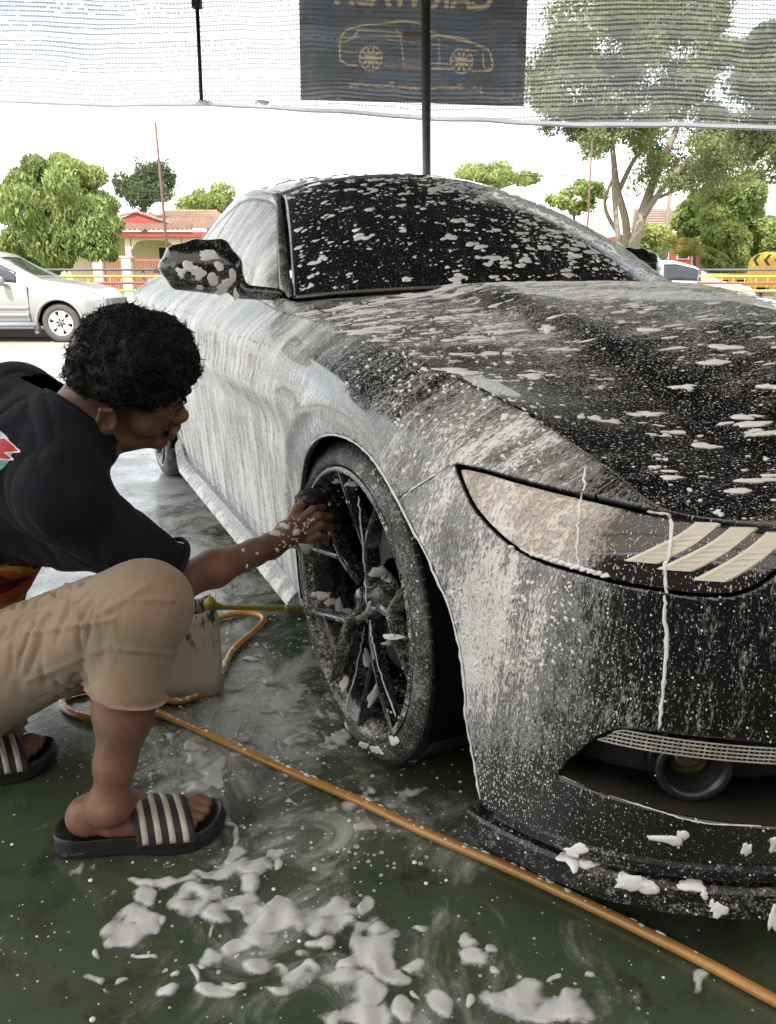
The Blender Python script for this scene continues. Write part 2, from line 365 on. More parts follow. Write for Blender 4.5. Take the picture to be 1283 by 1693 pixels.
# ---------------- hanging shade net ----------------
def net_mat():
    m=M('white_shade_net'); uv=m.n('UVMap',uv_map='flow').outputs[0]
    wob=m.n('TexNoise',i_Vector=uv,i_Scale=2.2,i_Detail=3.); u2=m.n('VectorMath',operation='ADD',i_0=uv,i_1=m.n('VectorMath',operation='SCALE',i_0=wob.outputs['Color'],i_Scale=.05).outputs[0]).outputs[0]
    s=m.n('SeparateXYZ',i_0=u2); fx=m.math('FRACT',m.math('MULTIPLY',s.outputs[0],42.)); row=m.math('MULTIPLY',s.outputs[1],33.); fy=m.math('FRACT',row)
    rid=m.math('FLOOR',row); rn=m.n('TexWhiteNoise',noise_dimensions='1D',i_W=rid).outputs[0]
    cell=m.n('TexWhiteNoise',noise_dimensions='2D',i_Vector=m.n('CombineXYZ',i_0=m.math('FLOOR',m.math('MULTIPLY',s.outputs[0],42.)),i_1=rid).outputs[0]).outputs[0]
    dens=m.noise(m.n('Mapping',i_0=uv,i_3=(1.2,9.,1)).outputs[0],1.,4,.6)
    hx=m.smooth(m.math('ABSOLUTE',m.math('SUBTRACT',fx,.5)),.36,.48,1.,0.); hy=m.smooth(m.math('ABSOLUTE',m.math('SUBTRACT',fy,m.math('ADD',.35,m.math('MULTIPLY',rn,.3)))),m.math('MULTIPLY',rn,.22),.30,1.,0.)
    hole=m.math('MULTIPLY',hx,hy); pres=m.smooth(m.math('ADD',m.math('MULTIPLY',cell,.5),m.math('SUBTRACT',dens,.1)),.28,.50)
    band=m.math('LESS_THAN',m.math('FRACT',m.math('MULTIPLY',s.outputs[1],4.1)),.07)
    hole=m.math('MULTIPLY',m.math('MULTIPLY',hole,pres),m.math('SUBTRACT',1.,band))
    hem=m.n('Attribute',attribute_name='hem').outputs['Fac']; hole=m.math('MULTIPLY',hole,m.math('SUBTRACT',1.,hem))
    tr=m.n('BsdfTransparent'); df=m.n('BsdfDiffuse',i_Color=(.80,.81,.82)); tl=m.n('BsdfTranslucent',i_Color=(.85,.86,.88)); a=m.n('MixShader',i_0=.62,i_1=df.outputs[0],i_2=tl.outputs[0])
    # thin yarn lets some light straight through
    thin=m.n('MixShader',i_0=m.mixf(hem,m.mixf(m.smooth(dens,.3,.7),.58,.74),.02),i_1=a.outputs[0],i_2=tr.outputs[0])
    o=m.n('MixShader',i_0=hole,i_1=thin.outputs[0],i_2=m.n('MixShader',i_0=m.mixf(rn,.08,.24),i_1=m.n('BsdfDiffuse',i_Color=(.22,.23,.24)).outputs[0],i_2=tr.outputs[0]).outputs[0]); m.nt.links.new(o.outputs[0],m.out.inputs[0]); return m.m
def net():
    Y=6.3; xs=np.linspace(at(-160,100,Y)[0],at(1450,100,Y)[0],260); hem=[(-200,168),(0,168),(170,173),(330,176),(430,179),(500,185),(600,190),(700,196),(800,200),(870,206),(960,209),(1100,212),(1283,214),(1500,214)]
    hx=np.array([at(a,b,Y) for a,b in hem]); z0=np.interp(xs,hx[:,0],hx[:,2]); z1=3.16
    rows=np.concatenate([[0,.012,.026,.0265],np.linspace(.04,1,46)]); V=[];U=[];H=[]
    for r in rows:
        z=z0+(z1-z0)*r; 
        y=Y+.035*np.sin(xs*2.1+.4)*(1-r)+.02*np.sin(xs*5.3)*(1-r)+.012*np.sin(z*19+xs*1.3)+.01*np.sin(xs*13+z*7)
        V.append(np.stack([xs,y,z],1)); U.append(np.stack([xs+.01*np.sin(z*9),z+.012*np.sin(xs*2.7)],1)); H.append(np.full(len(xs),1. if r<.0264 else 0.))
    G=np.stack(V); V,F=gridmesh(G); o=mk('shade_net',V,F,None,net_mat(),True,{'hem':np.concatenate(H)},np.concatenate(U)); tag(o,'white woven shade net hanging across the open front of the shelter','net')
    n=len(xs); b=MB(); P=G[0]; b.tube([tuple(p) for p in P[::4]],.006,6); h=b.build('hem_rope',simple('net_hem',(.85,.85,.85),.8),o,True)
    for px in (338,433):
        q=at(px,172,Y); b=MB(); b.tube([q+[-.05,-.02,0],q+[-.02,-.03,.012],q+[.03,-.03,.0],q+[.06,-.02,.006]],[.006,.014,.014,.006],8); b.build('knot',bpy.data.materials['net_hem'],o,True)
net()
# black strap hanging down the inside of the net
b=MB(); p=[at(325,-30,6.15),at(326,12,6.15),at(333,165,6.15)]; b.tube([p[1]+[0,0,.0],p[2]],.014,8)
o=b.build('hanging_strap',simple('black_strap',(.012,.012,.012),.6),smooth=True); tag(o,'thin black strap hanging down against the white shade net','strap')
b=MB(); b.box(p[1][0]-.032,p[1][0]+.032,6.12,6.18,p[1][2]-.005,3.12); b.build('clamp',bpy.data.materials['black_strap'],o)
# ---------------- banner outside the net, printed on the street side so it reads mirrored from here ----------------
def banner():
    Y=6.46; c=[at(497,165,Y),at(866,176,Y),at(876,-95,Y),at(493,-95,Y)]   # BL BR TR TL
    zt=c[3][2]; 
    def P(u,v,dy=0.): # u 0..1 left to right as seen from inside, v 0..1 up
        a=c[0]*(1-u)+c[1]*u; t=c[3]*(1-u)+c[2]*u; q=a*(1-v)+t*v; q=q.copy(); q[1]=Y+dy+.012*math.sin(u*9)*(1-v*.6)+.008*math.sin(v*14); return q
    nu,nv=330,190; U_,V_=np.meshgrid(np.linspace(0,1,nu+1),np.linspace(0,1,nv+1)); Pw=np.array([P(u,v) for u,v in zip(U_.ravel(),V_.ravel())])
    cs,sn=math.cos(PITCH),math.sin(PITCH); dd=Pw[:,1]*cs-(Pw[:,2]-CAM_H)*sn; uu=Pw[:,1]*sn+(Pw[:,2]-CAM_H)*cs; gx=PW/2+FPX*Pw[:,0]/dd; gy=PH/2-FPX*uu/dd   # where each cloth point is sighted
    ink=np.zeros(len(gx))
    def line(pts,w=2.2):
        nonlocal ink
        for (x0,y0),(x1,y1) in zip(pts[:-1],pts[1:]):
            m_=(gx>min(x0,x1)-4)&(gx<max(x0,x1)+4)&(gy>min(y0,y1)-4)&(gy<max(y0,y1)+4)
            if not m_.any(): continue
            ex,ey=x1-x0,y1-y0; px,py=gx[m_],gy[m_]; t=np.clip(((px-x0)*ex+(py-y0)*ey)/(ex*ex+ey*ey+1e-9),0,1); d=np.hypot(px-x0-t*ex,py-y0-t*ey); ink[m_]=np.maximum(ink[m_],np.clip((w-d)/1.2,0,1))
    sm=lambda pts,n=24:[tuple(x) for x in catmull(np.array(pts,float),n)]
    line(sm([(563,100),(562,75),(570,52),(600,42),(640,38),(668,35),(695,40),(720,56),(760,66),(790,74),(808,84),(813,100),(811,116),(780,118)],60))
    line([(563,100),(575,107),(590,108)]); line([(635,108),(745,115)]); line(sm([(590,50),(625,52),(700,58),(760,62),(800,82)],30),1.7); line(sm([(568,62),(640,60),(720,62)],20),1.5)
    line([(655,46),(662,60),(668,108)],1.5); line([(725,64),(727,100),(722,113)],1.5); line([(798,88),(800,112),(812,114)],1.8); line([(567,70),(585,62),(592,50)],1.8); line([(566,85),(590,88)],1.5); line([(640,100),(740,106)],1.4); line(sm([(640,66),(700,72),(790,84)],20),1.4)
    for cx,cy in ((613,96),(763,101)):
        line([(cx+20*.92*math.cos(t),cy+20*math.sin(t)) for t in np.linspace(0,2*math.pi,30)],1.8)
        for k in range(10):
            t=k*2*math.pi/10; line([(cx+2*math.cos(t),cy+2*math.sin(t)),(cx+15*math.cos(t),cy+15*math.sin(t))],2.6)
    def text(s,px_r,px_l,base,h,w=0.,amt=1.):
        cu=bpy.data.curves.new('t','FONT'); cu.body=s; cu.size=1; cu.resolution_u=3; cu.offset=w
        ob=bpy.data.objects.new('t',cu); COL.objects.link(ob); dg=bpy.context.evaluated_depsgraph_get(); me=bpy.data.meshes.new_from_object(ob.evaluated_get(dg)); bpy.data.objects.remove(ob)
        V=np.array([v.co[:] for v in me.vertices]); x0,x1=V[:,0].min(),V[:,0].max(); y0,y1=V[:,1].min(),V[:,1].max(); fx=(V[:,0]-x0)/(x1-x0); fy=(V[:,1]-y0)/(y1-y0)
        X_=px_r+(px_l-px_r)*fx; Y_=base[0]+(base[1]-base[0])*fx-h*fy; me.calc_loop_triangles()
        for t in me.loop_triangles:
            a_,b_,c_=[(X_[i],Y_[i]) for i in t.vertices]; m_=(gx>=min(a_[0],b_[0],c_[0])-1)&(gx<=max(a_[0],b_[0],c_[0])+1)&(gy>=min(a_[1],b_[1],c_[1])-1)&(gy<=max(a_[1],b_[1],c_[1])+1)
            if not m_.any(): continue
            px,py=gx[m_],gy[m_]; e=[(q[0]-p[0])*(py-p[1])-(q[1]-p[1])*(px-p[0]) for p,q in ((a_,b_),(b_,c_),(c_,a_))]; k=((e[0]>=-1)&(e[1]>=-1)&(e[2]>=-1))|((e[0]<=1)&(e[1]<=1)&(e[2]<=1)); ii=np.where(m_)[0][k]; ink[ii]=np.maximum(ink[ii],amt)
    text('CAR WASH',815,553,(18,8),44,.03); text('J.K. Shanmuga auto Enterprise',798,578,(154,147),13,0.,.7)
    def cloth():
        m=M('printed_banner_cloth'); v=m.coord(); n=m.noise(m.n('Mapping',i_0=v,i_3=(1,1,2.)).outputs[0],2.4,5,.6); blue=m.smooth(m.noise(v,1.6,3),.5,.66); ik=m.n('Attribute',attribute_name='ink').outputs['Fac']
        c_=m.mix(m.smooth(n,.35,.65),(.030,.036,.050),(.085,.098,.125)); c_=m.mix(m.math('MULTIPLY',blue,.6),c_,(.03,.06,.16)); tc=m.mix(ik,c_,(.48,.36,.23)); m.p(Base_Color=m.mix(ik,c_,(.6,.46,.30)),Roughness=.6)
        tl=m.n('BsdfTranslucent',i_Color=tc); mx=m.n('MixShader',i_0=.62,i_1=m.b.outputs[0],i_2=tl.outputs[0]); m.nt.links.new(mx.outputs[0],m.out.inputs[0]); return m.m
    ii=np.arange((nu+1)*(nv+1)).reshape(nv+1,nu+1); F=np.stack([ii[:-1,:-1],ii[:-1,1:],ii[1:,1:],ii[1:,:-1]],-1).reshape(-1,4)
    root=mk('banner',Pw,[tuple(f) for f in F.tolist()],None,cloth(),True,{'ink':ink}); tag(root,'dark blue cloth car wash banner seen from behind through the net, lettering mirrored','banner')
    hm=simple('banner_hem',(.012,.012,.015),.8)
    for u0,u1,v0,v1 in ((0,.034,.0,1),(.962,1,.0,1),(.034,.962,0,.028)):
        b=MB(); V=[]; n=24
        for k in range(n+1):
            t=k/n
            if u1-u0<.1: V+=[P(u0,v0+(v1-v0)*t,-.006),P(u1,v0+(v1-v0)*t,-.006)]
            else: V+=[P(u0+(u1-u0)*t,v0,-.006),P(u0+(u1-u0)*t,v1,-.006)]
        b.add(V,[(2*k,2*k+1,2*k+3,2*k+2) for k in range(n)]); b.build('hem',hm,root)
banner()
# ---------------- the black sports coupe under foam ----------------
CAR_YAW=R(24.5); _d=np.array([math.sin(CAR_YAW),-math.cos(CAR_YAW)]); _l=np.array([-_d[1],_d[0]])
CAR_O=np.array([-.084,1.53])+_l*.93
car=empty('sports_coupe',(CAR_O[0],CAR_O[1],0),math.atan2(_d[1],_d[0]))
tag(car,'black two-door sports coupe covered in white wash foam on the green floor','car')
def c2w(P): P=np.atleast_2d(P); return np.stack([CAR_O[0]+P[:,0]*_d[0]+P[:,1]*_l[0],CAR_O[1]+P[:,0]*_d[1]+P[:,1]*_l[1],P[:,2]],1)
def w2c(P): P=np.atleast_2d(P); q=P[:,:2]-CAR_O; return np.stack([q@_d,q@_l,P[:,2]],1)
def foam_mat(name,base,rough,metal=0.,coat=1.,spec=.5,sx=95.,sy=22.,amp=1.15,specks=1.,foamcol=(.80,.785,.75),lin=True,film=.5,trans=0.,bd=.0025,obj=False,foam2=None):
    m=M(name); uv=m.n('TexCoord').outputs['Object'] if obj else m.n('UVMap',uv_map='flow').outputs[0]
    sz=sx if obj else 1
    D=m.n('Attribute',attribute_name='foam').outputs['Fac']; K=m.n('Attribute',attribute_name='speck').outputs['Fac']
    wv=m.n('TexNoise',i_Vector=uv,i_Scale=5.,i_Detail=2.); off=m.n('VectorMath',operation='SCALE',i_0=wv.outputs['Color'],i_Scale=.03).outputs[0]
    u2=m.n('VectorMath',operation='ADD',i_0=uv,i_1=off).outputs[0]
    a=m.n('Mapping',i_0=u2,i_3=(sx,sy,sz)).outputs[0]; b=m.n('Mapping',i_0=u2,i_3=(sx*.16,sy*.12,sz*.16)).outputs[0]; c=m.n('Mapping',i_0=uv,i_3=(sx*3.,sy*4.,sz*3.)).outputs[0]
    n1=m.noise(a,1.,4,.65); n2=m.noise(b,1.,3,.55); n3=m.noise(c,1.,2,.6)
    v=m.math('ADD',D,m.math('MULTIPLY',m.math('SUBTRACT',n1,.5),amp)); v=m.math('ADD',v,m.math('MULTIPLY',m.math('SUBTRACT',n2,.5),amp*.8)); v=m.math('ADD',v,m.math('MULTIPLY',m.math('SUBTRACT',n3,.5),amp*1.05))
    mask=m.smooth(v,.36,.80)
    fl=m.math('MULTIPLY',m.smooth(v,.15,.60),film)
    # specks: two sizes of droplets, random radius
    tot=m.math('MAXIMUM',mask,fl)
    hts=m.math('ADD',mask,m.math('MULTIPLY',n1,.35))
    if specks:
        for sc,stretch,th in ((300.,.6,.34),(150.,.5,.27),(75.,.4,.15)):
            vv=m.n('Mapping',i_0=u2,i_3=(sc,sc*(1 if obj else stretch),sc if obj else 1)).outputs[0]
            t=m.n('TexVoronoi',i_Vector=vv,i_Scale=1.,feature='F1',voronoi_dimensions='3D' if obj else '2D')
            rr=m.n('SeparateColor',i_0=t.outputs['Color']).outputs[0]
            lim=m.math('MULTIPLY',m.math('SUBTRACT',m.math('ADD',rr,m.math('MULTIPLY',K,specks)),1.0),th*1.6)
            sp=m.smooth(m.math('SUBTRACT',m.math('MINIMUM',lim,th*1.3),t.outputs['Distance']),-.02,.06)
            tot=m.math('MAXIMUM',tot,sp); hts=m.math('ADD',hts,m.math('MULTIPLY',sp,.6))
    m.bump(hts,bd,1.)
    tone=m.mix(m.smooth(n2,.35,.65),foam2 or tuple(x*.80 for x in foamcol),foamcol)
    col=m.mix(tot,base,tone)
    if trans: m.p(Transmission_Weight=m.mixf(tot,trans,0.),IOR=1.45)
    return m.p(Base_Color=col,Roughness=m.mixf(tot,rough,.38),Metallic=m.mixf(tot,metal,0.),Coat_Weight=m.math('MULTIPLY',m.math('SUBTRACT',1.,tot),coat),Coat_Roughness=.03,Specular_IOR_Level=spec)
MP=foam_mat('foamed_black_paint',(.006,.006,.007),.14,sx=125.,sy=26.,amp=1.2,film=.55,bd=.0032)
MHOOD=foam_mat('foamed_hood_paint',(.005,.005,.006),.13,sx=120.,sy=30.,amp=1.15,foamcol=(.74,.73,.71),film=.22)
MGL=foam_mat('foamed_glass',(.008,.009,.010),.03,coat=.3,sx=60.,sy=30.,amp=.6)
MGLS=foam_mat('foamed_side_glass',(.010,.012,.014),.03,coat=.3,sx=90.,sy=26.,amp=.8)
MTRIM=foam_mat('foamed_trim',(.010,.010,.011),.35,coat=0.,sx=90.,sy=60.,amp=1.0,obj=True)
MLENS=foam_mat('foamed_lens',(.018,.017,.018),.06,coat=1.,sx=60.,sy=26.,amp=.95,foamcol=(.80,.76,.70),foam2=(.70,.57,.46),film=.75)
MTYRE=foam_mat('foamed_tyre',(.014,.014,.014),.5,coat=0.,spec=.4,sx=110.,sy=110.,amp=1.2,film=.30,obj=True,foamcol=(.62,.62,.60))
MRIM=foam_mat('foamed_black_rim',(.010,.010,.011),.16,coat=.8,sx=70.,sy=70.,amp=1.35,film=.16,foamcol=(.66,.63,.58),obj=True)
MBLK=simple('black_plastic',(.008,.008,.009),.4)
MCAV=simple('cavity_black',(.004,.004,.004),.85,spec=.1)
MFOAM=None
def mk_foam():
    m=M('wash_foam'); v=m.coord()
    w=m.vor(v,420.); w2=m.noise(v,60.,3)
    m.bump(m.math('ADD',m.math('MULTIPLY',w,.5),w2),.0012,.6)
    c=m.mix(m.noise(v,18.,3),(.74,.74,.72),(.84,.84,.83))
    return m.p(Base_Color=c,Roughness=.5,Subsurface_Weight=.15,Subsurface_Radius=(.01,.01,.01),Specular_IOR_Level=.35)
MFOAM=mk_foam()
G_=lambda P,c,r:np.exp(-(((P-np.array(c))/np.array(r))**2).sum(1))
def foam_density(P,part='body'):
    """how much foam lies where, as thrown from the lance (car frame, right side is -y)"""
    P=np.asarray(P,float).copy(); left=P[:,1]>0; P[:,1]=-np.abs(P[:,1])
    if part=='body':
        x,y,z=P.T
        D=np.full(len(P),.74); K=np.full(len(P),.60)
        f=np.clip((x+.45)/.35,0,1); D=D*(1-f)+.50*f
        D-=.30*G_(P,(.02,-.93,.84),(.26,.3,.08)); D-=.14*G_(P,(-.72,-.93,.86),(.10,.3,.06)); D-=.10*G_(P,(-1.3,-.93,.60),(.5,.3,.10))
        D+=.22*G_(P,(.36,-.93,.76),(.10,.3,.07)); D+=.20*G_(P,(.46,-.9,.55),(.10,.3,.22))
        fr=np.clip((x-.47)/.16,0,1); D=D*(1-fr)+.10*fr; K=K*(1-fr)+.34*fr
        lo=np.clip((.36-z)/.18,0,1)*np.clip((x-.2)/.15,0,1); D-=.34*lo; K+=.15*lo*(1-fr)
        D-=.16*G_(P,(.42,-.92,.60),(.05,.3,.05))
        D+=.36*G_(P,(.52,-.87,.50),(.12,.3,.15)); K+=.22*G_(P,(.60,-.80,.40),(.14,.3,.25)); D+=.10*G_(P,(.56,-.85,.36),(.10,.3,.10))
        sk=np.clip((.24-z)/.05,0,1)*(x<.2); D-=.12*sk
        D+=.0; D-=.12*G_(P,(-.25,-.93,.80),(.30,.3,.08)); D=np.where(left,D*.8,D)
    elif part=='hood':
        x,y,z=P.T
        D=.44-.30*np.clip((x-.0)/.5,0,1); K=.60-.10*np.clip((x-.2)/.4,0,1)
        D+=.16*G_(P,(.0,-.55,.9),(.35,.13,9)); D+=.14*G_(P,(-.1,-.1,1),(.6,.30,9)); D-=.30*G_(P,(.10,-.415,.9),(.55,.05,9)); D+=.10*G_(P,(-.45,-.6,.9),(.2,.3,9))
        D-=.10*G_(P,(.25,-.65,.8),(.2,.1,9))
    return D,np.clip(K,0,1)
# control net: stations from the rear centre round the right side to the nose; rows bottom to top
def side(x,s,z): return [(x,-a,b) for a,b in zip(s,z)]
ST=[ [(-3.86,-.0,b) for b in (.30,.38,.48,.58,.70,.82,.93,1.0)],
     [(-3.84+.02*i,-.42,b) for i,b in enumerate((.30,.38,.48,.58,.70,.82,.93,1.0))],
     [(-3.68+.01*i,-.78,b) for i,b in enumerate((.28,.37,.48,.58,.70,.82,.92,.99))],
     side(-3.30,(.87,.90,.93,.94,.945,.94,.90,.74),(.25,.34,.45,.56,.69,.82,.94,1.02)),
     side(-2.72,(.88,.91,.935,.95,.965,.965,.935,.80),(.20,.32,.45,.58,.71,.83,.94,1.02)),
     side(-2.20,(.87,.89,.905,.92,.945,.955,.93,.80),(.16,.28,.42,.56,.69,.80,.90,.99)),
     side(-1.60,(.87,.88,.89,.90,.925,.925,.905,.81),(.15,.26,.40,.54,.67,.77,.87,.965)),
     side(-1.10,(.87,.88,.89,.90,.925,.930,.91,.81),(.15,.26,.40,.54,.67,.77,.86,.95)),
     side(-.75,(.88,.89,.90,.91,.935,.94,.92,.835),(.15,.26,.40,.54,.67,.77,.85,.925)),
     side(-.38,(.905,.915,.93,.94,.955,.958,.925,.84),(.15,.27,.42,.56,.67,.765,.845,.91)),
     side(0,(.94,.95,.955,.96,.965,.958,.92,.825),(.16,.30,.44,.56,.66,.745,.82,.876)),
     side(.25,(.935,.945,.95,.955,.955,.94,.90,.80),(.17,.29,.42,.53,.63,.71,.78,.838)),
     side(.40,(.925,.928,.93,.93,.925,.905,.86,.765),(.18,.28,.40,.50,.60,.68,.748,.800)),
     side(.55,(.885,.88,.875,.87,.86,.84,.795,.725),(.18,.27,.38,.48,.57,.645,.703,.742)),
     [(.69,-.785,.18),(.695,-.78,.26),(.70,-.775,.36),(.70,-.765,.46),(.69,-.755,.55),(.68,-.745,.62),(.668,-.725,.672),(.652,-.702,.703)],
     [(.80,-.62,.18),(.81,-.615,.26),(.82,-.61,.36),(.82,-.605,.45),(.81,-.60,.53),(.795,-.595,.60),(.775,-.585,.65),(.745,-.57,.692)],
     [(.87,-.42,.18),(.88,-.42,.26),(.89,-.42,.36),(.89,-.42,.45),(.88,-.42,.53),(.865,-.42,.60),(.84,-.41,.65),(.81,-.40,.69)],
     [(.905,-.21,.18),(.915,-.21,.26),(.925,-.21,.36),(.925,-.21,.45),(.915,-.21,.53),(.90,-.21,.60),(.875,-.21,.655),(.845,-.20,.695)],
     [(.915,0,.18),(.925,0,.26),(.935,0,.36),(.935,0,.45),(.925,0,.53),(.91,0,.60),(.885,0,.655),(.855,0,.697)] ]
NU,NV=520,84
SG=surf(np.array(ST).transpose(1,0,2),NU,NV)          # (NV,NU,3)
# crease along the door and a scoop below it
_x=SG[...,0]; _z=SG[...,2]
cz=.715+.02*np.clip((_x+2.2)/2,-.5,1); fade=np.clip((-.33-_x)/.12,0,1)*np.clip((_x+2.9)/.5,0,1)
SG[...,1]+= (-.010*np.exp(-((_z-cz)/.035)**2)+.014*np.exp(-((_z-cz+.085)/.05)**2))*fade
# swage line above the front arch
r0=np.hypot(_x-0,(_z-.345)); SG[...,1]-=.008*np.exp(-((r0-.43)/.022)**2)*(np.abs(_x)<.42)*(_z>.35)
SU=np.concatenate([[0],np.cumsum(np.linalg.norm(np.diff(SG[NV//2],axis=0),axis=1))])
SV=np.cumsum(np.linalg.norm(np.diff(SG,axis=0,prepend=SG[:1]),axis=2),axis=0)
SUV=np.stack([np.broadcast_to(SU,(NV,NU)),SV],-1).reshape(-1,2)
SVt,SF=gridmesh(SG)
def pieces(V,F,A,fields):
    for s in fields:
        V,F,A=clip(V,F,s(V,A),A)
    return V,F,A
def panel(name,fields,mat,parent,foam='body',gap=.0022,depth=.014,src=None,both=True,bias=0.,flow=None):
    V,F,A=(SVt,SF,[SUV]) if src is None else src
    for s in fields: V,F,A=clip(V,F,s(V,A[0])-gap,A)
    n0=len(V); V,F,A=fold(V,F,depth,A)
    D,K=foam_density(V,foam); D=D+bias; D[n0:]=-.6; K[n0:]=0
    uv=A[0]
    o=mk(name,V,F,parent,mat,True,{'foam':D,'speck':K},uv)
    if both:
        V2=V*np.array([1,-1,1]); D,K=foam_density(V2,foam); D[n0:]=-.6; K[n0:]=0
        mk(name,V2,[f[::-1] for f in F],parent,mat,True,{'foam':D+bias,'speck':K},uv+3.3)
    return o
# orientation check so that normals point outward
_n=vnormals(SVt,SF)
if _n[(NV//2)*NU+NU//2,1]>0: SF=[f[::-1] for f in SF]
arch=lambda x0,r:(lambda V,U:np.where(np.abs(V[:,0]-x0)<.6,np.hypot(V[:,0]-x0,V[:,2]-.352)-r,1.))
ra=arch(-2.72,.385)
def fa(V,U):
    x,z=V[:,0],V[:,2]; d=np.hypot(x-.075,z-.33)-.392; d=np.where((z<.33)&(x>.075),x-.075-.392-(.33-z)*.30,d); return np.where(np.abs(x)<.7,d,1.)
X=lambda a,sg:(lambda V,U:sg*(V[:,0]-a))
ZZ=lambda a,sg:(lambda V,U:sg*(V[:,2]-a))
def poly_sd(px,py,poly):
    """signed distance to a polygon (positive inside)"""
    d=np.full(px.shape,1e9); ins=np.zeros(px.shape,bool); n=len(poly)
    for i in range(n):
        x0,y0=poly[i];x1,y1=poly[(i+1)%n]; ex,ey=x1-x0,y1-y0; t=np.clip(((px-x0)*ex+(py-y0)*ey)/(ex*ex+ey*ey+1e-12),0,1)
        d=np.minimum(d,np.hypot(px-x0-t*ex,py-y0-t*ey)); c=((y0>py)!=(y1>py))&(px<(x1-x0)*(py-y0)/(y1-y0+1e-12)+x0); ins^=c
    return np.where(ins,d,-d)
# plan length coordinate: SU at given x for the front end
iu=lambda x:np.interp(x,SG[NV//2,NU//2:,0],SU[NU//2:])
U0=iu(0.)
# headlight outline in (length from the front axle, height)
def uvpt(*p): return [(U0+a,b) for a,b in p]
HL=uvpt((.381,.730),(.438,.728),(.488,.722),(.582,.712),(.713,.703),(.826,.695),(.932,.687),(1.03,.681),(1.10,.676),(1.12,.665),(1.08,.655),(1.0,.655),(.935,.645),(.90,.622),(.862,.607),(.805,.603),(.765,.605),(.694,.608),(.649,.612),(.582,.618),(.523,.635),(.46,.667),(.42,.697))
FG=uvpt((.660,.293),(.672,.320),(.690,.348),(.712,.378),(.745,.398),(.833,.403),(.94,.403),(1.08,.398),(1.17,.385),(1.20,.350),(1.18,.295),(1.10,.268),(1.0,.262),(.92,.265),(.85,.270),(.79,.278),(.726,.284))
GR=uvpt((1.16,.640),(1.9,.665),(1.9,.44),(1.30,.44),(1.22,.50))
SMOOTHP=lambda P,n=90:[tuple(p) for p in catmull(np.array(P+[P[0]]),n)[:-1]]
HLs=SMOOTHP(HL)
hl=lambda V,U:-poly_sd(U[:,0],V[:,2],HLs)
hli=lambda V,U:poly_sd(U[:,0],V[:,2],HLs)
FGs=SMOOTHP(FG); fg=lambda V,U:-poly_sd(U[:,0],V[:,2],FGs); fgi=lambda V,U:poly_sd(U[:,0],V[:,2],FGs)
gr=lambda V,U:-poly_sd(U[:,0],V[:,2],GR); gri=lambda V,U:poly_sd(U[:,0],V[:,2],GR)
def cutline(pts,sg):   # boundary between fender and bumper: piecewise line x(z)
    P=np.array(pts)
    return lambda V,U: sg*(V[:,0]-np.interp(V[:,2],P[:,1],P[:,0]))
FB=((.30,.40),(.30,.655),(.372,.722),(.41,.74),(.62,.82))
FB=[(.392,.10),(.386,.30),(.375,.43),(.345,.55),(.315,.62),(.29,.655)]   # placeholder outline under the seam
seam=lambda sg:(lambda V,U: sg*((V[:,2]-.729)-(U[:,0]-U0-.381)*np.where(U[:,0]-U0<.381,.85,-.13)))   # z above this line = fender
front=lambda V,U:np.where(U[:,0]>U0,1.,-1.)*.05
sill=lambda sg:(lambda V,U:sg*(V[:,2]-.235))
panel('rear_quarter_panel',[X(-1.95,-1),ra],MP,car)
panel('door',[X(-1.95,1),X(-.62,-1),sill(1)],MP,car)
panel('front_fender',[X(-.62,1),fa,lambda V,U:np.where(U[:,0]<U0,.05,seam(1)(V,U)),lambda V,U:U0+.60-U[:,0]+0*U[:,0],hl],MP,car)
panel('rocker_panel',[X(-1.95,1),X(-.62,-1),sill(-1)],MP,car,bias=-.05)
panel('front_bumper',[lambda V,U:U[:,0]-U0,fa,lambda V,U:np.maximum(seam(-1)(V,U),U[:,0]-U0-.60),hl,fg,gr],MP,car)
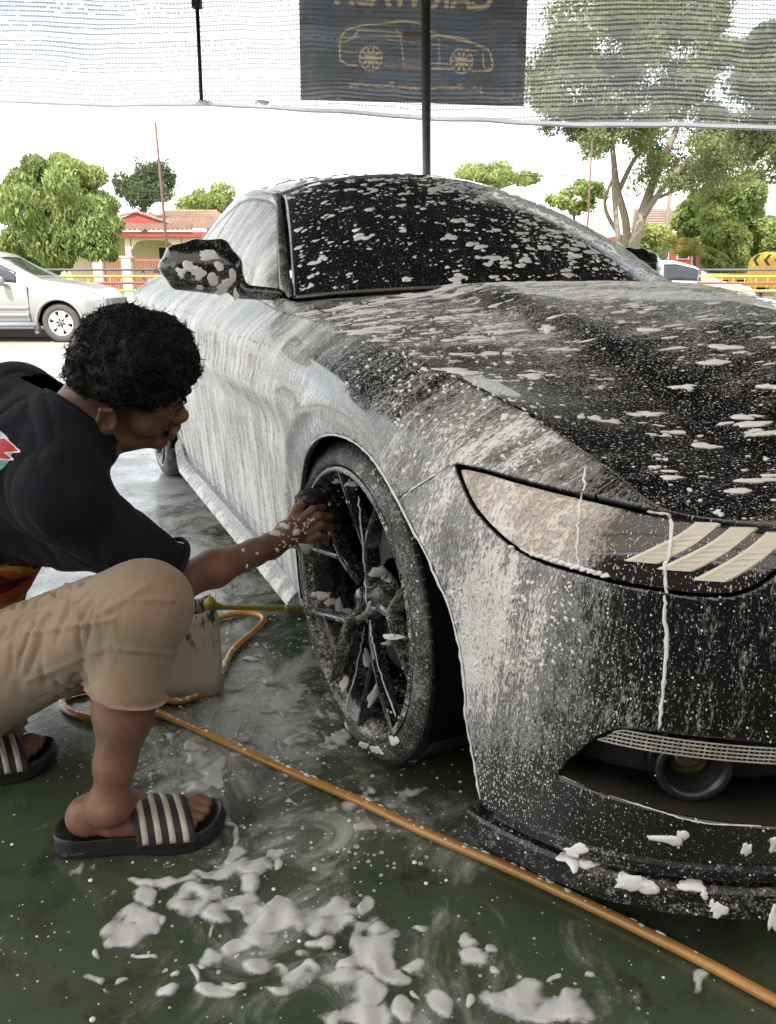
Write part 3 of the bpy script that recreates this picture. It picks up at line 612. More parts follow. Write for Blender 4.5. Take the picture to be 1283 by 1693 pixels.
# headlights: glass lens slightly sunk, bowl behind, three slanted light bars
def lensfoam(U): return np.clip(1-(U[:,0]-U0-.60)/.10,0,1)
V,F,A=clip(SVt,SF,hli(SVt,SUV)-.003,[SUV])
for sgn in (1,-1):
    Vn=V.copy(); N=vnormals(V,F); Vn-=N*.006
    f=lensfoam(A[0]); D=.66*f+.12*(1-f); K=.5*f+.55*(1-f)
    if sgn<0:
        hlt='headlight'
    Vm=Vn*np.array([1,sgn,1]); Fm=F if sgn>0 else [q[::-1] for q in F]
    V2,F2,A2=fold(Vm,Fm,.03,[D,K,A[0]]); A2[0][len(Vm):]=-.6; A2[1][len(Vm):]=0
    mlens=MLENS if sgn>0 else MLENS
    h=mk('headlight',V2,F2,car,MLENS,True,{'foam':A2[0]-np.where(A2[2][:,0]>U0+.68,.3,0),'speck':A2[1]},A2[2])
    # rim strip round the lens
    # bars
    def onshell(u,z,lift):
        def pt(u,z):
            j=np.interp(u,SU,np.arange(NU)); j0=int(j); col=SG[:,j0]*(1-(j-j0))+SG[:,min(j0+1,NU-1)]*(j-j0); return np.array([np.interp(z,col[:,2],col[:,k]) for k in range(3)])
        p=pt(u,z); n=np.cross(pt(u+.01,z)-pt(u-.01,z),pt(u,z+.01)-pt(u,z-.01)); n/=np.linalg.norm(n)
        if n[0]<0:n=-n
        return (p+n*lift)*np.array([1,sgn,1])
    for k,(ua,za,ub,zb) in enumerate(((.735,.640,.832,.696),(.785,.634,.888,.692),(.835,.624,.940,.687))):
        b=MB(); pts=[onshell(U0+ua+(ub-ua)*t,za+(zb-za)*t,-.0062) for t in np.linspace(0,1,9)]
        n=len(pts)
        pts=np.array(pts); T_=np.gradient(pts,axis=0); T_/=np.linalg.norm(T_,axis=1,keepdims=True); nn=np.array([.62,-.74*(1 if pts[0,1]<0 else -1),.12]); nn/=np.linalg.norm(nn); W_=np.cross(T_,nn); W_/=np.linalg.norm(W_,axis=1,keepdims=True)
        hz=np.array([0,0,1.]); ring=[]
        for wo,no in ((-.0125,-.012),(-.0125,.0005),(-.0095,.0035),(.0095,.0035),(.0125,.0005),(.0125,-.012)):
            sh=T_*(-(W_@hz)*wo/np.maximum(np.abs(T_@hz),.3))[:,None]; ring.append(pts+W_*wo+sh+nn*no)
        G_2=np.stack(ring,1).reshape(-1,3); F_=[(i*6+k_,i*6+(k_+1)%6,(i+1)*6+(k_+1)%6,(i+1)*6+k_) for i in range(n-1) for k_ in range(6)]+[tuple(range(6))[::-1],tuple(range((n-1)*6,n*6))]; b.add(G_2,F_)
        o=b.build('light_bar',simple('light_bar_white',(.72,.68,.58),.35) if k==0 and sgn>0 else bpy.data.materials['light_bar_white'],h,False)
# recess behind fog light
def cavity(poly_f,depthv,name,mat):
    V,F,A=clip(SVt,SF,poly_f(SVt,SUV),[SUV]); 
    for sgn in(1,-1):
        Vm=V*np.array([1,sgn,1]); Fm=F if sgn>0 else [q[::-1] for q in F]
        N=vnormals(Vm,Fm); be=set(); ec={}
        for f in Fm:
            for i in range(len(f)):
                k=(min(f[i],f[(i+1)%len(f)]),max(f[i],f[(i+1)%len(f)])); ec[k]=None if k in ec else (f[i],f[(i+1)%len(f)])
        ed=[e for e in ec.values() if e]; bv=sorted({i for e in ed for i in e}); mp={v:len(Vm)+i for i,v in enumerate(bv)}
        Vb=Vm-np.array([depthv,0,0])-N*.02; VV=np.vstack([Vb,Vm[bv]-N[bv]*.004]); FF=Fm+[(b,a,mp[a],mp[b])[::-1] for a,b in ed]
        mk(name,VV,FF,car,mat,True)
cavity(fgi,.10,'lower_intake',simple('intake_plastic',(.035,.033,.030),.45,bump=.001,bs=200))
cavity(gri,.09,'front_grille',MCAV)
# fog lights with ring, lens and barrel
def fogl(sgn):
    c=Vector((.718,-.668*sgn,.322)); ax=Vector((.86,-.50*sgn,0)).normalized(); T=Matrix.Translation(c)@ax.to_track_quat('Z','Y').to_matrix().to_4x4()
    b=MB(); b.lathe([(.043,-.10),(.046,-.02),(.052,-.004),(.056,.006),(.054,.013),(.046,.012),(.041,.004),(.036,-.012),(.033,-.03)],44,T)
    f=b.build('fog_light',MRIMB,car,True)
    b=MB(); b.lathe([(.0001,-.006),(.012,-.008),(.025,-.014),(.036,-.026)],36,T); b.build('lens',MFOGL,f,True)
    b=MB(); b.lathe([(.060,-.035),(.064,-.03),(.064,-.012),(.059,-.008)],36,T); b.build('bezel',MBLK,f,True)
MRIMB=simple('fog_bezel',(.02,.02,.02),.25)
MFOGL=simple('fog_lens',(.045,.040,.008),.05,coat=1.,var=.5,vs=40)
for s_ in (1,-1): fogl(s_)
# mesh strip above the intake: fine wires caked with foam
def strip(sgn):
    b=MB(); us=np.linspace(U0+.715,U0+1.15,110); rows=[.371,.377,.383,.389,.395]
    P=[]
    for u in us:
        j=int(np.argmin(np.abs(SU-u)))
        col=SG[:,j]; P.append([np.array([np.interp(z,col[:,2],col[:,k]) for k in range(3)])*np.array([1,sgn,1])-np.array([.004,0,0]) for z in [max(z,.371) if u>U0+.75 else min(z,.371+(u-U0-.715)*.9) for z in rows]])
    for r in range(len(rows)): b.tube([p[r] for p in P],.0013,5,False)
    for i in range(len(us)): b.tube([P[i][0],P[i][-1]],.0011,4,False)
    n=len(b.V); o=b.build('intake_mesh_strip',MSTRIP,car,True)
    tag(o,kind='stuff')
MSTRIP=simple('foamy_wire_mesh',(.40,.38,.33),.5,var=.7,vs=26,bump=.001)
for s_ in (1,-1): strip(s_)
# hood, lofted between the shut line and the centre line
NE=200
top=SG[-1]; i0=int(np.argmin(np.abs(top[:,0]+.62)*1+(np.arange(NU)<NU//3)*9)); seg=top[i0:]
arc=np.concatenate([[0],np.cumsum(np.linalg.norm(np.diff(seg,axis=0),axis=1))]); icor=int(np.argmin(np.abs(seg[:,1]+.70)+(seg[:,0]<.3)*9))
E1=np.stack([np.interp(np.linspace(0,arc[icor],150),arc,seg[:,k]) for k in range(3)],1)       # along the fender
E2=np.stack([np.interp(np.linspace(arc[icor],arc[-1],70),arc,seg[:,k]) for k in range(3)],1)   # along the nose
cl=catmull([(-.52,0,.995),(-.2,0,.985),(.1,0,.948),(.35,0,.905),(.58,0,.845),(.74,0,.775),(.82,0,.725),(.855,0,.697)],150)
W=70; w=np.linspace(0,1,W)
HG=np.zeros((W,150,3))
t=np.linspace(0,1,150)
nose=np.zeros((W,3)); idx=(w**1.0*(len(E2)-1)).astype(int)
for i in range(W): nose[i]=E2[idx[i]]
gz=np.interp(w,[0,.04,.12,.25,.40,.47,.53,.60,.8,1],[0,.06,.22,.46,.63,.70,.86,.93,.98,1.])
gk=np.convolve(np.pad(gz,3,mode='edge'),np.ones(5)/5,'same')[3:-3]; gk[0]=0; gk[-1]=1
for i in range(W):
    P=E1*(1-w[i])+cl*w[i]; P[:,2]=E1[:,2]+(cl[:,2]-E1[:,2])*gk[i]
    P[:,2]+=.016*np.clip((w[i]-.44)/.09,0,1)*np.sin(np.pi*np.clip(t*.94+.06,0,1))**.6
    P[:,0]=E1[:,0]+(cl[:,0]-E1[:,0])*w[i]**2
    # land on the nose edge
    end=nose[i]; k=t[:,None]**5; P=P+(end-P[-1])*k
    HG[i]=P
# roll the leading edge down to the nose
hu=np.cumsum(np.linalg.norm(np.diff(HG,axis=1,prepend=HG[:,:1]),axis=2),axis=1); hv=np.cumsum(np.linalg.norm(np.diff(HG,axis=0,prepend=HG[:1]),axis=2),axis=0)
HUV=np.stack([hu,hv],-1).reshape(-1,2)
HV,HF=gridmesh(HG)
if vnormals(HV,HF)[30*150+50,2]<0: HF=[f[::-1] for f in HF]
VV=np.vstack([HV,HV[:(W-1)*150]*np.array([1,-1,1])])
def mir(i): return i+W*150 if i<(W-1)*150 else i
HFF=HF+[tuple(mir(i) for i in f)[::-1] for f in HF]; UU=np.vstack([HUV,HUV[:(W-1)*150]+1.7])
VV,HFF2,AA=clip(VV,HFF,np.minimum(VV[:,0]+.60,9),[UU])
V3,F3,A3=fold(VV,HFF2,.02,AA)
D,K=foam_density(V3,'hood'); D[len(VV):]=-.6; K[len(VV):]=0
# pull in 2.5 mm all round for the shut gap and lift it a touch
hood=mk('hood',V3+np.array([-.0015,0,.0015])*np.array([1,1,1]),F3,car,MHOOD,True,{'foam':D,'speck':K},A3[0])
# cowl, windscreen, roof, rear screen
WB=catmull([(-.84,-.765,.955),(-.74,-.62,.970),(-.63,-.35,.985),(-.59,0,.990)],24); WT=catmull([(-1.62,-.545,1.315),(-1.56,-.42,1.355),(-1.50,-.2,1.385),(-1.48,0,1.392)],24)
def sheet(name,A,B,bulge,mat,parent,D,K,nv=30,fl=.008,uvs=(1,1)):
    A=np.vstack([A,A[-2::-1]*np.array([1,-1,1])]);B=np.vstack([B,B[-2::-1]*np.array([1,-1,1])]); v=np.linspace(0,1,nv)[:,None,None]
    G=A[None]*(1-v)+B[None]*v; G=G+np.array(bulge)*np.sin(v*np.pi)
    uv=np.stack([np.cumsum(np.linalg.norm(np.diff(G,axis=1,prepend=G[:,:1]),axis=2),axis=1),np.cumsum(np.linalg.norm(np.diff(G,axis=0,prepend=G[:1]),axis=2),axis=0)],-1).reshape(-1,2)
    V,F=gridmesh(G)
    if vnormals(V,F)[(nv//2)*A.shape[0]+A.shape[0]//2,2]<0:F=[f[::-1] for f in F]
    V2,F2,A2=fold(V,F,fl,[uv]); d=np.array(D(V2) if callable(D) else np.full(len(V2),D),float); d[len(V):]=-.6
    return mk(name,V2,F2,parent,mat,True,{'foam':d,'speck':np.where(np.arange(len(V2))<len(V),K,0.)},A2[0]),G
WSo,WSG=sheet('windscreen',WB,WT,(.03,0,.030),MGL,car,lambda V:.10+.16*np.clip(V[:,1]+.1,0,1),.33)
RT=catmull([(-2.50,-.555,1.295),(-2.55,-.42,1.335),(-2.59,-.2,1.36),(-2.60,0,1.37)],24)
RFo,RFG=sheet('roof',WT+np.array([-.012,0,.003]),RT,(0,0,.050),MHOOD,car,.42,.7)
RB=catmull([(-3.12,-.64,1.055),(-3.2,-.42,1.08),(-3.25,-.2,1.09),(-3.26,0,1.095)],24)
sheet('rear_screen',RT+np.array([-.012,0,-.002]),RB,(-.0,0,.05),MGLS,car,.6,.6)
DB=catmull([(-3.80,-.66,1.035),(-3.84,-.42,1.05),(-3.85,-.2,1.055),(-3.85,0,1.06)],24)
sheet('boot_lid',RB+np.array([-.01,0,-.004]),DB,(0,0,.02),MP,car,.55,.6)
b=MB(); b.tube([(-3.72,y,1.075-.06*abs(y)**2) for y in np.linspace(-.74,.74,16)],[.012]+[.022]*14+[.012],8); 
sp=b.build('rear_spoiler',MTRIM,car,True,attrs={'foam':np.full(len(b.V),.5),'speck':np.full(len(b.V),.5)},uv=np.array(b.V)[:,:2])
# cowl panel filling the gap between hood and glass, deck shoulders
CWA=WB+np.array([.01,0,-.012]); CWB=WB+np.array([.13,0,-.030])
sheet('cowl_panel',CWB[:, :],CWA,(0,0,0),MTRIM,car,.45,.5)
# side glass and pillars
belt=catmull([(-.88,-.795,.958),(-1.3,-.802,.970),(-1.8,-.802,.985),(-2.3,-.79,1.01),(-2.85,-.73,1.045)],90)
rail=catmull([(-.84,-.742,.975),(-1.18,-.650,1.145),(-1.50,-.560,1.280),(-1.95,-.570,1.318),(-2.42,-.570,1.262),(-2.85,-.61,1.135),(-3.10,-.64,1.035)],90)
rail2=catmull([(-.91,-.785,.965),(-1.22,-.690,1.135),(-1.54,-.600,1.268),(-1.92,-.60,1.315),(-2.30,-.605,1.275),(-2.62,-.65,1.17),(-2.84,-.71,1.060)],90)
v=np.linspace(0,1,26)[:,None,None]; G=belt[None]*(1-v)+rail2[None]*v; G[...,1]-=.022*np.sin(v[...,0]*np.pi)
V,F=gridmesh(G); uv=np.stack([V[:,0],V[:,2]],1)
if vnormals(V,F)[13*90+45,1]>0:F=[f[::-1] for f in F]
for nm,f0,f1,bi in (('side_window',-2.02,-.80,0),('quarter_window',-2.9,-2.05,0)):
    V1,F1,A1=clip(V,F,V[:,0]-f0,[uv]); V1,F1,A1=clip(V1,F1,f1-V1[:,0],A1); V1,F1,A1=fold(V1,F1,.006,A1)
    for s_ in (1,-1):
        mk(nm,V1*np.array([1,s_,1]),F1 if s_>0 else [q[::-1] for q in F1],car,MGLS,True,{'foam':np.full(len(V1),.66 if s_>0 else .4),'speck':np.full(len(V1),.5)},A1[0])
def ribbon(A,B,thick,name,mat,D,K,s_):
    # closed strip between two curves
    A=A*np.array([1,s_,1]);B=B*np.array([1,s_,1]); n=len(A); mid=(A+B)/2; out=np.array([0,-s_*.5,.85]); out=out/np.linalg.norm(out)
    L=[A,A*.72+B*.28+out*thick,A*.3+B*.7+out*thick,B]; G=np.stack(L)
    G=catmull(G,10); V,F=gridmesh(G)
    if vnormals(V,F)[5*n+n//2,2]<0:F=[q[::-1] for q in F]
    uv=np.stack([G[...,0],np.broadcast_to(np.linspace(0,.1,10)[:,None],G.shape[:2])],-1).reshape(-1,2)
    V,F,Q=fold(V,F,.012,[uv]); mk(name,V,F,car,mat,True,{'foam':np.full(len(V),D),'speck':np.full(len(V),K)},Q[0])
gl_top=np.vstack([np.linspace(WB[0]+[0.0,0,0],WT[0],36),catmull(np.array([WT[0]+[-.01,0,0],RFG[10,0],RFG[20,0],RT[0]]),34)[1:],np.linspace(RT[0],RB[0],22)[1:]])
tt=np.linspace(0,1,90); gl_top=np.stack([np.interp(tt,np.linspace(0,1,len(gl_top)),gl_top[:,k]) for k in range(3)],1)
# match by x
ordr=np.argsort(-gl_top[:,0]); gx=gl_top[ordr]; o2=np.argsort(-rail2[:,0]); rx=rail2[o2]
xs=np.linspace(-.85,-3.05,90); gA=np.stack([xs,np.interp(-xs,-gx[:,0],gx[:,1]),np.interp(-xs,-gx[:,0],gx[:,2])],1); 
xr=np.linspace(-.915,-2.83,90); gB=np.stack([xr,np.interp(-xr,-rx[:,0],rx[:,1]),np.interp(-xr,-rx[:,0],rx[:,2])],1)
for s_ in (1,-1): ribbon(gA,gB,.016,'roof_rail',MP,.40,.5,s_)
xb=np.linspace(-.60,-3.3,90); tb=SG[-1][:NU//1]; tb=tb[(tb[:,0]<-.3)&(tb[:,0]>-3.6)]; tb=tb[np.argsort(-tb[:,0])]
bA=np.stack([xb,np.interp(-xb,-tb[:,0],tb[:,1]),np.interp(-xb,-tb[:,0],tb[:,2])-.002],1)
bb=np.vstack([WB[0]+np.array([.12,-.02,-.01]),belt,(-3.3,-.55,1.0)]); bb=bb[np.argsort(-bb[:,0])]
bB=np.stack([xb,np.interp(-xb,-bb[:,0],bb[:,1]),np.interp(-xb,-bb[:,0],bb[:,2])],1)
for s_ in (1,-1): ribbon(bB,bA,.004,'belt_moulding',MP,.55,.5,s_)
# side skirt
def skirt(sgn):
    xs=np.linspace(-2.26,-.46,40); b=MB()
    for x in xs:
        w_=.93 if x>-2.2 else .93; k=np.clip((x+2.26)/.12,0,1); z=.150+.09*(1-k)
        b.V+=[(x,-.84*sgn,z+.05),(x,-.895*sgn,z+.045),(x,-(.918+.012*k)*sgn,z+.012),(x,-(.920+.012*k)*sgn,z),(x,-.84*sgn,z-.012)]
    for i in range(len(xs)-1):
        for k in range(5):
            f=(i*5+k,i*5+(k+1)%5,(i+1)*5+(k+1)%5,(i+1)*5+k); b.F.append(f if sgn>0 else f[::-1])
    b.F+= [(0,1,2,3,4),tuple(range((len(xs)-1)*5,len(xs)*5))[::-1]]
    V=np.array(b.V); b.build('side_skirt',MP,car,False,attrs={'foam':np.where(V[:,2]<.164,.78,.42),'speck':np.full(len(V),.5)},uv=V[:,:2])
skirt(1);skirt(-1)
# under body, wheel wells, floor pan
b=MB(); b.box(-3.5,.62,-.80,.80,.16,.20); b.box(-2.25,-.45,-.86,.86,.14,.22); b.box(-2.3,-.42,-.78,.78,.2,.60); b.box(-3.6,-3.2,-.7,.7,.2,.75); b.box(.44,.70,-.55,.55,.2,.60); b.box(-.45,.5,-.55,.55,.2,.70)
b.build('underbody',MCAV,car)
for x0 in (0,-2.72):
    for s_ in (1,-1):
        b=MB(); n=26; V=[];F=[]
        for i in range(n):
            a=math.pi*(-.12+1.24*i/(n-1)); 
            for y in (.95,.60): V.append((x0+.386*math.cos(a),-(y if y<.9 else .925)*s_,.352+.386*math.sin(a)))
        for i in range(n-1): F.append((2*i,2*i+1,2*i+3,2*i+2))
        c=len(V); V.append((x0,-.60*s_,.352)); F+=[(2*i+1,c,2*i+3) for i in range(n-1)]
        mk('wheel_arch_liner',V,F,car,MCAV,False)
# interior mass so that the tinted glass has something behind it
b=MB(); b.box(-2.9,-.65,-.76,.76,.55,.93)
b.build('cabin_interior',MCAV,car)
# front splitter, two blades following the nose in plan
def blade(z0,z1,out0,out1,name,ustart,D,K,inn=.10,ramp=.25):
    j0=int(np.argmin(np.abs(SU-(U0+ustart)))); C=SG[4,j0:]; full=np.vstack([C,C[-2::-1]*np.array([1,-1,1])])[::2]; n=len(full)
    T=np.gradient(full,axis=0); Nn=np.stack([T[:,1],-T[:,0],0*T[:,0]],1); Nn/=np.linalg.norm(Nn,axis=1,keepdims=True)
    if Nn[n//2,0]<0:Nn=-Nn
    arc=np.concatenate([[0],np.cumsum(np.linalg.norm(np.diff(full,axis=0),axis=1))]); k=np.clip(np.minimum(arc,arc[-1]-arc)/ramp,0,1)[:,None]; k=k*k*(3-2*k)
    ring=[]; v=[0.]
    prof=((-inn,z1+.008),(out0*.3,z1+.006),(out0,z1),(out1,z0+.004),(out1-.012,z0),(-inn,z0))
    for i,(off,z) in enumerate(prof):
        P=full+Nn*(off*(.25+.75*k) if off>0 else off); P[:,2]=z; ring.append(P)
        if i: v.append(v[-1]+math.hypot(prof[i][0]-prof[i-1][0],prof[i][1]-prof[i-1][1]))
    v.append(v[-1]+z1-z0)
    G=np.stack(ring+[ring[0]]); V,F=gridmesh(G)
    F+= [tuple(i*n for i in range(6)),tuple(i*n+n-1 for i in range(6))[::-1]]
    if vnormals(V,F)[2*n+n//2,0]<0: F=[f[::-1] for f in F]
    uv=np.stack([np.tile(arc,7),np.repeat(v,n)],1)
    return mk(name,V,F,car,MTRIM,False,{'foam':np.full(len(V),D),'speck':np.full(len(V),K)},uv)
blade(.166,.184,.006,.010,'bumper_lip',.56,.10,.50)
blade(.108,.150,.014,.020,'front_splitter',.50,.12,.54,ramp=.40)
# mirrors
def mirror(sgn,c):
    s=SDF(.02); c=np.array(c)
    o_=[(-.108,.0),(-.085,.036),(-.02,.054),(.055,.056),(.088,.012),(.095,-.042),(.02,-.048),(-.085,-.036)]
    for i,(a_,b_) in enumerate(o_):
        a2,b2=o_[(i+1)%8]; s.cone(c+[0,a_*.93,b_*.92],c+[0,a2*.93,b2*.92],.025,.025,.012); s.cone(c+[0,a_*.6,b_*.5],c+[0,a2*.6,b2*.5],.036,.036,.02)
    s.ell(c+[.005,0,0],(.05,.09,.05),k=.03)
    s.cone(c+[.01,.09,-.066],(c[0]+.02,-.80,.965),.022,.018,.02)
    V,F=s.mesh(c-[.16,.20,.15],c+[.16,.36,.15],.006); V[:,1]*=sgn; F=[tuple(f) if sgn>0 else tuple(f[::-1]) for f in F.tolist()]
    o=mk('wing_mirror',V,F,car,MMIR,True,{'foam':.16-.0*V[:,2]+.20*np.clip(-(V[:,1]*sgn+1.08)/.06,0,1)-.15*np.clip((V[:,2]-1.0)/.04,0,1),'speck':np.full(len(V),.55)},np.stack([V[:,1],V[:,2]],1)*1.0)
    b=MB(); T=Matrix.Translation((c[0]-.042,c[1]*sgn,c[2]))@Matrix.Rotation(R(-90),4,'Y'); b.lathe([(.0001,0),(.06,.0),(.066,-.004)],30,T@Matrix.Diagonal((1,1.6,1,1))); b.build('mirror_glass',simple('mirror_glass',(.6,.62,.63),.05,1.),o,True)
MMIR=foam_mat('foamed_mirror_shell',(.007,.007,.008),.2,sx=90.,sy=60.,obj=True)
mirror(1,(-.90,-1.006,1.040)); mirror(-1,(-1.22,-.86,1.05))
# ---------------- wheels ----------------
def wheel(x0,sgn,detail=True):
    root=empty('wheel',(x0,-.93*sgn,.345)); root.parent=car; root.rotation_euler=(0,0,R(1.5) if x0>-1 else 0)
    # local frame: axis = outward (Z of lathe) -> -y*sgn
    T=Matrix.Rotation(R(90)*sgn,4,'X')
    b=MB(); b.lathe([(.296,-.19),(.325,-.20),(.341,-.185),(.345,-.15),(.346,-.10),(.3455,-.05),(.343,-.022),(.336,-.008),(.325,-.001),(.312,.003),(.302,.002),(.2965,-.004),(.2945,-.012)],96,T)
    V=np.array(b.V); r=np.hypot(V[:,0],V[:,2]); ang=np.arctan2(V[:,2],V[:,0])
    face=(np.abs(V[:,1])<.03); D=np.where(face,.38+.10*np.clip(V[:,2]/.34,-1,1),.18); K=np.where(face,.80,.70)
    if sgn<0 or x0<-1: D=D*.7
    ty=b.build('tyre',MTYRE,root,True,attrs={'foam':D,'speck':K},uv=np.stack([r,ang*.3],1))
    # shoulder grooves / tread blocks
    if detail:
        b=MB()
        for i in range(96):
            a=2*math.pi*i/96; 
            for y0,y1,rr in ((.012,.045,.3445),(.055,.098,.3475),(.105,.150,.3475)):
                M_=Matrix.Rotation(-a,4,'Y'); sk=(.012 if y0>.02 else .02)
                b.box(rr-.010,rr+.0015,y0*sgn,y1*sgn,-.0085,.0085,M_)
        tr=b.build('tread_block',MBLK2,ty); tag(tr,kind='stuff')
    # rim barrel and lip
    b=MB(); b.lathe([(.2955,.000),(.290,.004),(.284,.002),(.281,-.010),(.272,-.018),(.262,-.035),(.258,-.10),(.262,-.17),(.27,-.19)],96,T)
    V=np.array(b.V); D=np.where(np.abs(V[:,1])<.03,.44,.06)+.14*(V[:,2]<-.15); rim=b.build('rim',MRIM,root,True,attrs={'foam':D,'speck':np.full(len(V),.45)},uv=np.stack([np.hypot(V[:,0],V[:,2]),np.arctan2(V[:,2],V[:,0])*.28],1))
    # spokes: Y shaped, forged look
    n=5
    def bar(p,q,w0,w1,d0,d1):
        p,q=Vector(p),Vector(q); t=(q-p).normalized(); side=Vector((0,1,0)).cross(t).normalized(); out=Vector((0,-sgn,0)); V=[]
        for c,w_,d in ((p,w0,d0),((p+q)/2+out*.003,(w0+w1)/2,(d0+d1)/2),(q,w1,d1)):
            V+=[c+side*w_-out*d,c+side*w_*.75,c+side*w_*.35+out*.005,c-side*w_*.35+out*.005,c-side*w_*.75,c-side*w_-out*d]
        F=[]
        for i in range(2):
            for k in range(6): f=(i*6+k,i*6+(k+1)%6,(i+1)*6+(k+1)%6,(i+1)*6+k); F.append(f)
        F+=[tuple(range(6))[::-1],tuple(range(12,18))]
        return V,F
    for i in range(n):
        a=2*math.pi*(i+.12)/n; c=lambda r,da,dep:(r*math.cos(a+da),dep*sgn,r*math.sin(a+da))
        b=MB(); b.add(*bar(c(.045,0,.045),c(.135,0,.030),.015,.012,.032,.026)); b.add(*bar(c(.128,0,.031),c(.286,.33,.004),.0088,.0072,.028,.022)); b.add(*bar(c(.128,0,.031),c(.286,-.33,.004),.0088,.0072,.028,.022))
        V=np.array(b.V); b.build('spoke',MRIM,root,False,attrs={'foam':np.full(len(V),.24+.14*math.cos(a*1.7)),'speck':np.full(len(V),.5)},uv=V[:,[0,2]])
        for m_ in (1,):
            pass
    b=MB(); b.lathe([(.0001,-.022),(.022,-.022),(.027,-.028),(.029,-.042),(.046,-.050),(.052,-.065),(.052,-.10)],40,T); 
    V=np.array(b.V); b.build('hub',MRIM,root,True,attrs={'foam':np.full(len(V),.30),'speck':np.full(len(V),.3)},uv=V[:,[0,2]])
    b=MB(); b.lathe([(.08,-.115),(.178,-.115),(.180,-.119),(.180,-.139),(.178,-.142),(.08,-.142)],64,T); b.build('brake_disc',simple('brake_disc',(.20,.19,.18),.38,.7,var=.3) if 'brake_disc' not in bpy.data.materials else bpy.data.materials['brake_disc'],root,True)
    b=MB()
    a0,a1=(.0,.9) ; V=[];m=10
    for k in range(m):
        a=a0+(a1-a0)*k/(m-1)-.3
        for r_,y in ((.105,.085),(.195,.085),(.205,.10),(.205,.16),(.105,.16)): V.append((r_*math.cos(a),y*sgn,r_*math.sin(a)))
    F=[(k*5+i,k*5+(i+1)%5,(k+1)*5+(i+1)%5,(k+1)*5+i) for k in range(m-1) for i in range(5)]+[tuple(range(5)),tuple(range((m-1)*5,m*5))[::-1]]
    b.add(V,F); b.build('brake_caliper',simple('caliper',(.06,.06,.065),.35) if 'caliper' not in bpy.data.materials else bpy.data.materials['caliper'],root)
    return root
MBLK2=simple('rubber',(.016,.016,.016),.7,bump=.001)
wheel(0,1); wheel(0,-1,False); wheel(-2.72,1,False); wheel(-2.72,-1,False)
# ---------------- vegetation ----------------
def leafmat(name,a,b_,tl=.35):
    m=M(name); v=m.coord(); n=m.noise(v,1.1,3,.6); n2=m.n('ObjectInfo'); f=m.n('Attribute',attribute_name='tone').outputs['Fac']
    c=m.mix(f,a,b_); m.p(Base_Color=c,Roughness=.55,Specular_IOR_Level=.3)
    t=m.n('BsdfTranslucent',i_Color=m.mix(f,tuple(x*1.3 for x in a),tuple(x*1.3 for x in b_))); mx=m.n('MixShader',i_0=tl,i_1=m.b.outputs[0],i_2=t.outputs[0]); m.nt.links.new(mx.outputs[0],m.out.inputs[0]); return m.m
ML_MANGO=leafmat('mango_leaf',(.10,.15,.04),(.30,.35,.12)); ML_RAIN=leafmat('rain_tree_leaf',(.10,.125,.06),(.27,.30,.12)); ML_DK=leafmat('dark_leaf',(.07,.10,.05),(.14,.18,.08)); ML_LT=leafmat('light_leaf',(.14,.20,.06),(.34,.38,.13))
MBARK=simple('pale_bark',(.26,.22,.17),.9,var=.35,vs=5,bump=.02,bs=12); MBARKD=simple('brown_bark',(.11,.08,.055),.9,var=.3,vs=6,bump=.02,bs=14)
def leaves(name,centres,radii,n,size,mat,parent,seed=0,long=2.2,droop=.3,shell=.55,tone_h=None):
    r=np.random.default_rng(seed); C=np.array(centres,float); Rr=np.array(radii,float); 
    if Rr.ndim==1:Rr=np.stack([Rr,Rr,Rr*.8],1)
    w=Rr.prod(1)**(2/3); k=r.choice(len(C),n,p=w/w.sum()); d=r.normal(size=(n,3)); d/=np.linalg.norm(d,axis=1,keepdims=True); rad=shell+(1-shell)*r.random((n,1))**.6
    bump=1+.32*vnoise(C[k]+d*2.3*Rr[k].mean(1,keepdims=True),seed,12)[:,None]
    P=C[k]+d*Rr[k]*rad*bump
    ax=r.normal(size=(n,3)); ax[:,2]-=droop*2; ax/=np.linalg.norm(ax,axis=1,keepdims=True); up=d+r.normal(size=(n,3))*.8; b_=np.cross(ax,up); b_/=np.linalg.norm(b_,axis=1,keepdims=True)
    s=size*(.6+.8*r.random((n,1))); nn=np.cross(b_,ax)
    V=np.stack([P-ax*s*long*.5,P+b_*s*.5+nn*s*.12,P+ax*s*long*.5,P-b_*s*.5+nn*s*.12],1).reshape(-1,3)
    F=np.arange(n*4).reshape(-1,4); tone=np.clip(.5+.25*vnoise(P*1.4,seed+3,10)+.25*r.normal(size=n),0,1)
    o=mk(name,V,F,parent,mat,False,{'tone':np.repeat(tone,4)}); return o
def tree(label,base,limbs,crown,rad,nleaf,lsize,mat,bark,name='tree',group=None,seed=0,**k):
    root=empty(name,tuple(base)); tag(root,label,'tree',group); base=np.array(base)
    b=MB()
    for pts,rs in limbs:
        P=catmull(np.array(pts,float)-base,max(6,len(pts)*4)); rr=np.interp(np.linspace(0,1,len(P)),np.linspace(0,1,len(rs)),rs); b.tube(P,list(rr),8)
    b.build('trunk',bark,root,True); leaves('crown',np.array(crown)-base,rad,nleaf,lsize,mat,root,seed,**k); return root
def clump(cx,cy,rx,ry,Y,n,r0,seed,yj=.6):
    """crown lobes spread inside an outline seen at (cx,cy)"""
    r=np.random.default_rng(seed); c=[];q=[]
    while len(c)<n:
        a,b_=r.uniform(-1,1,2)
        if a*a+b_*b_>1: continue
        Yy=Y+r.normal()*yj; c.append(at(cx+a*rx,cy+b_*ry,Yy)); q.append(r0*r.uniform(.65,1.2))
    return c,q
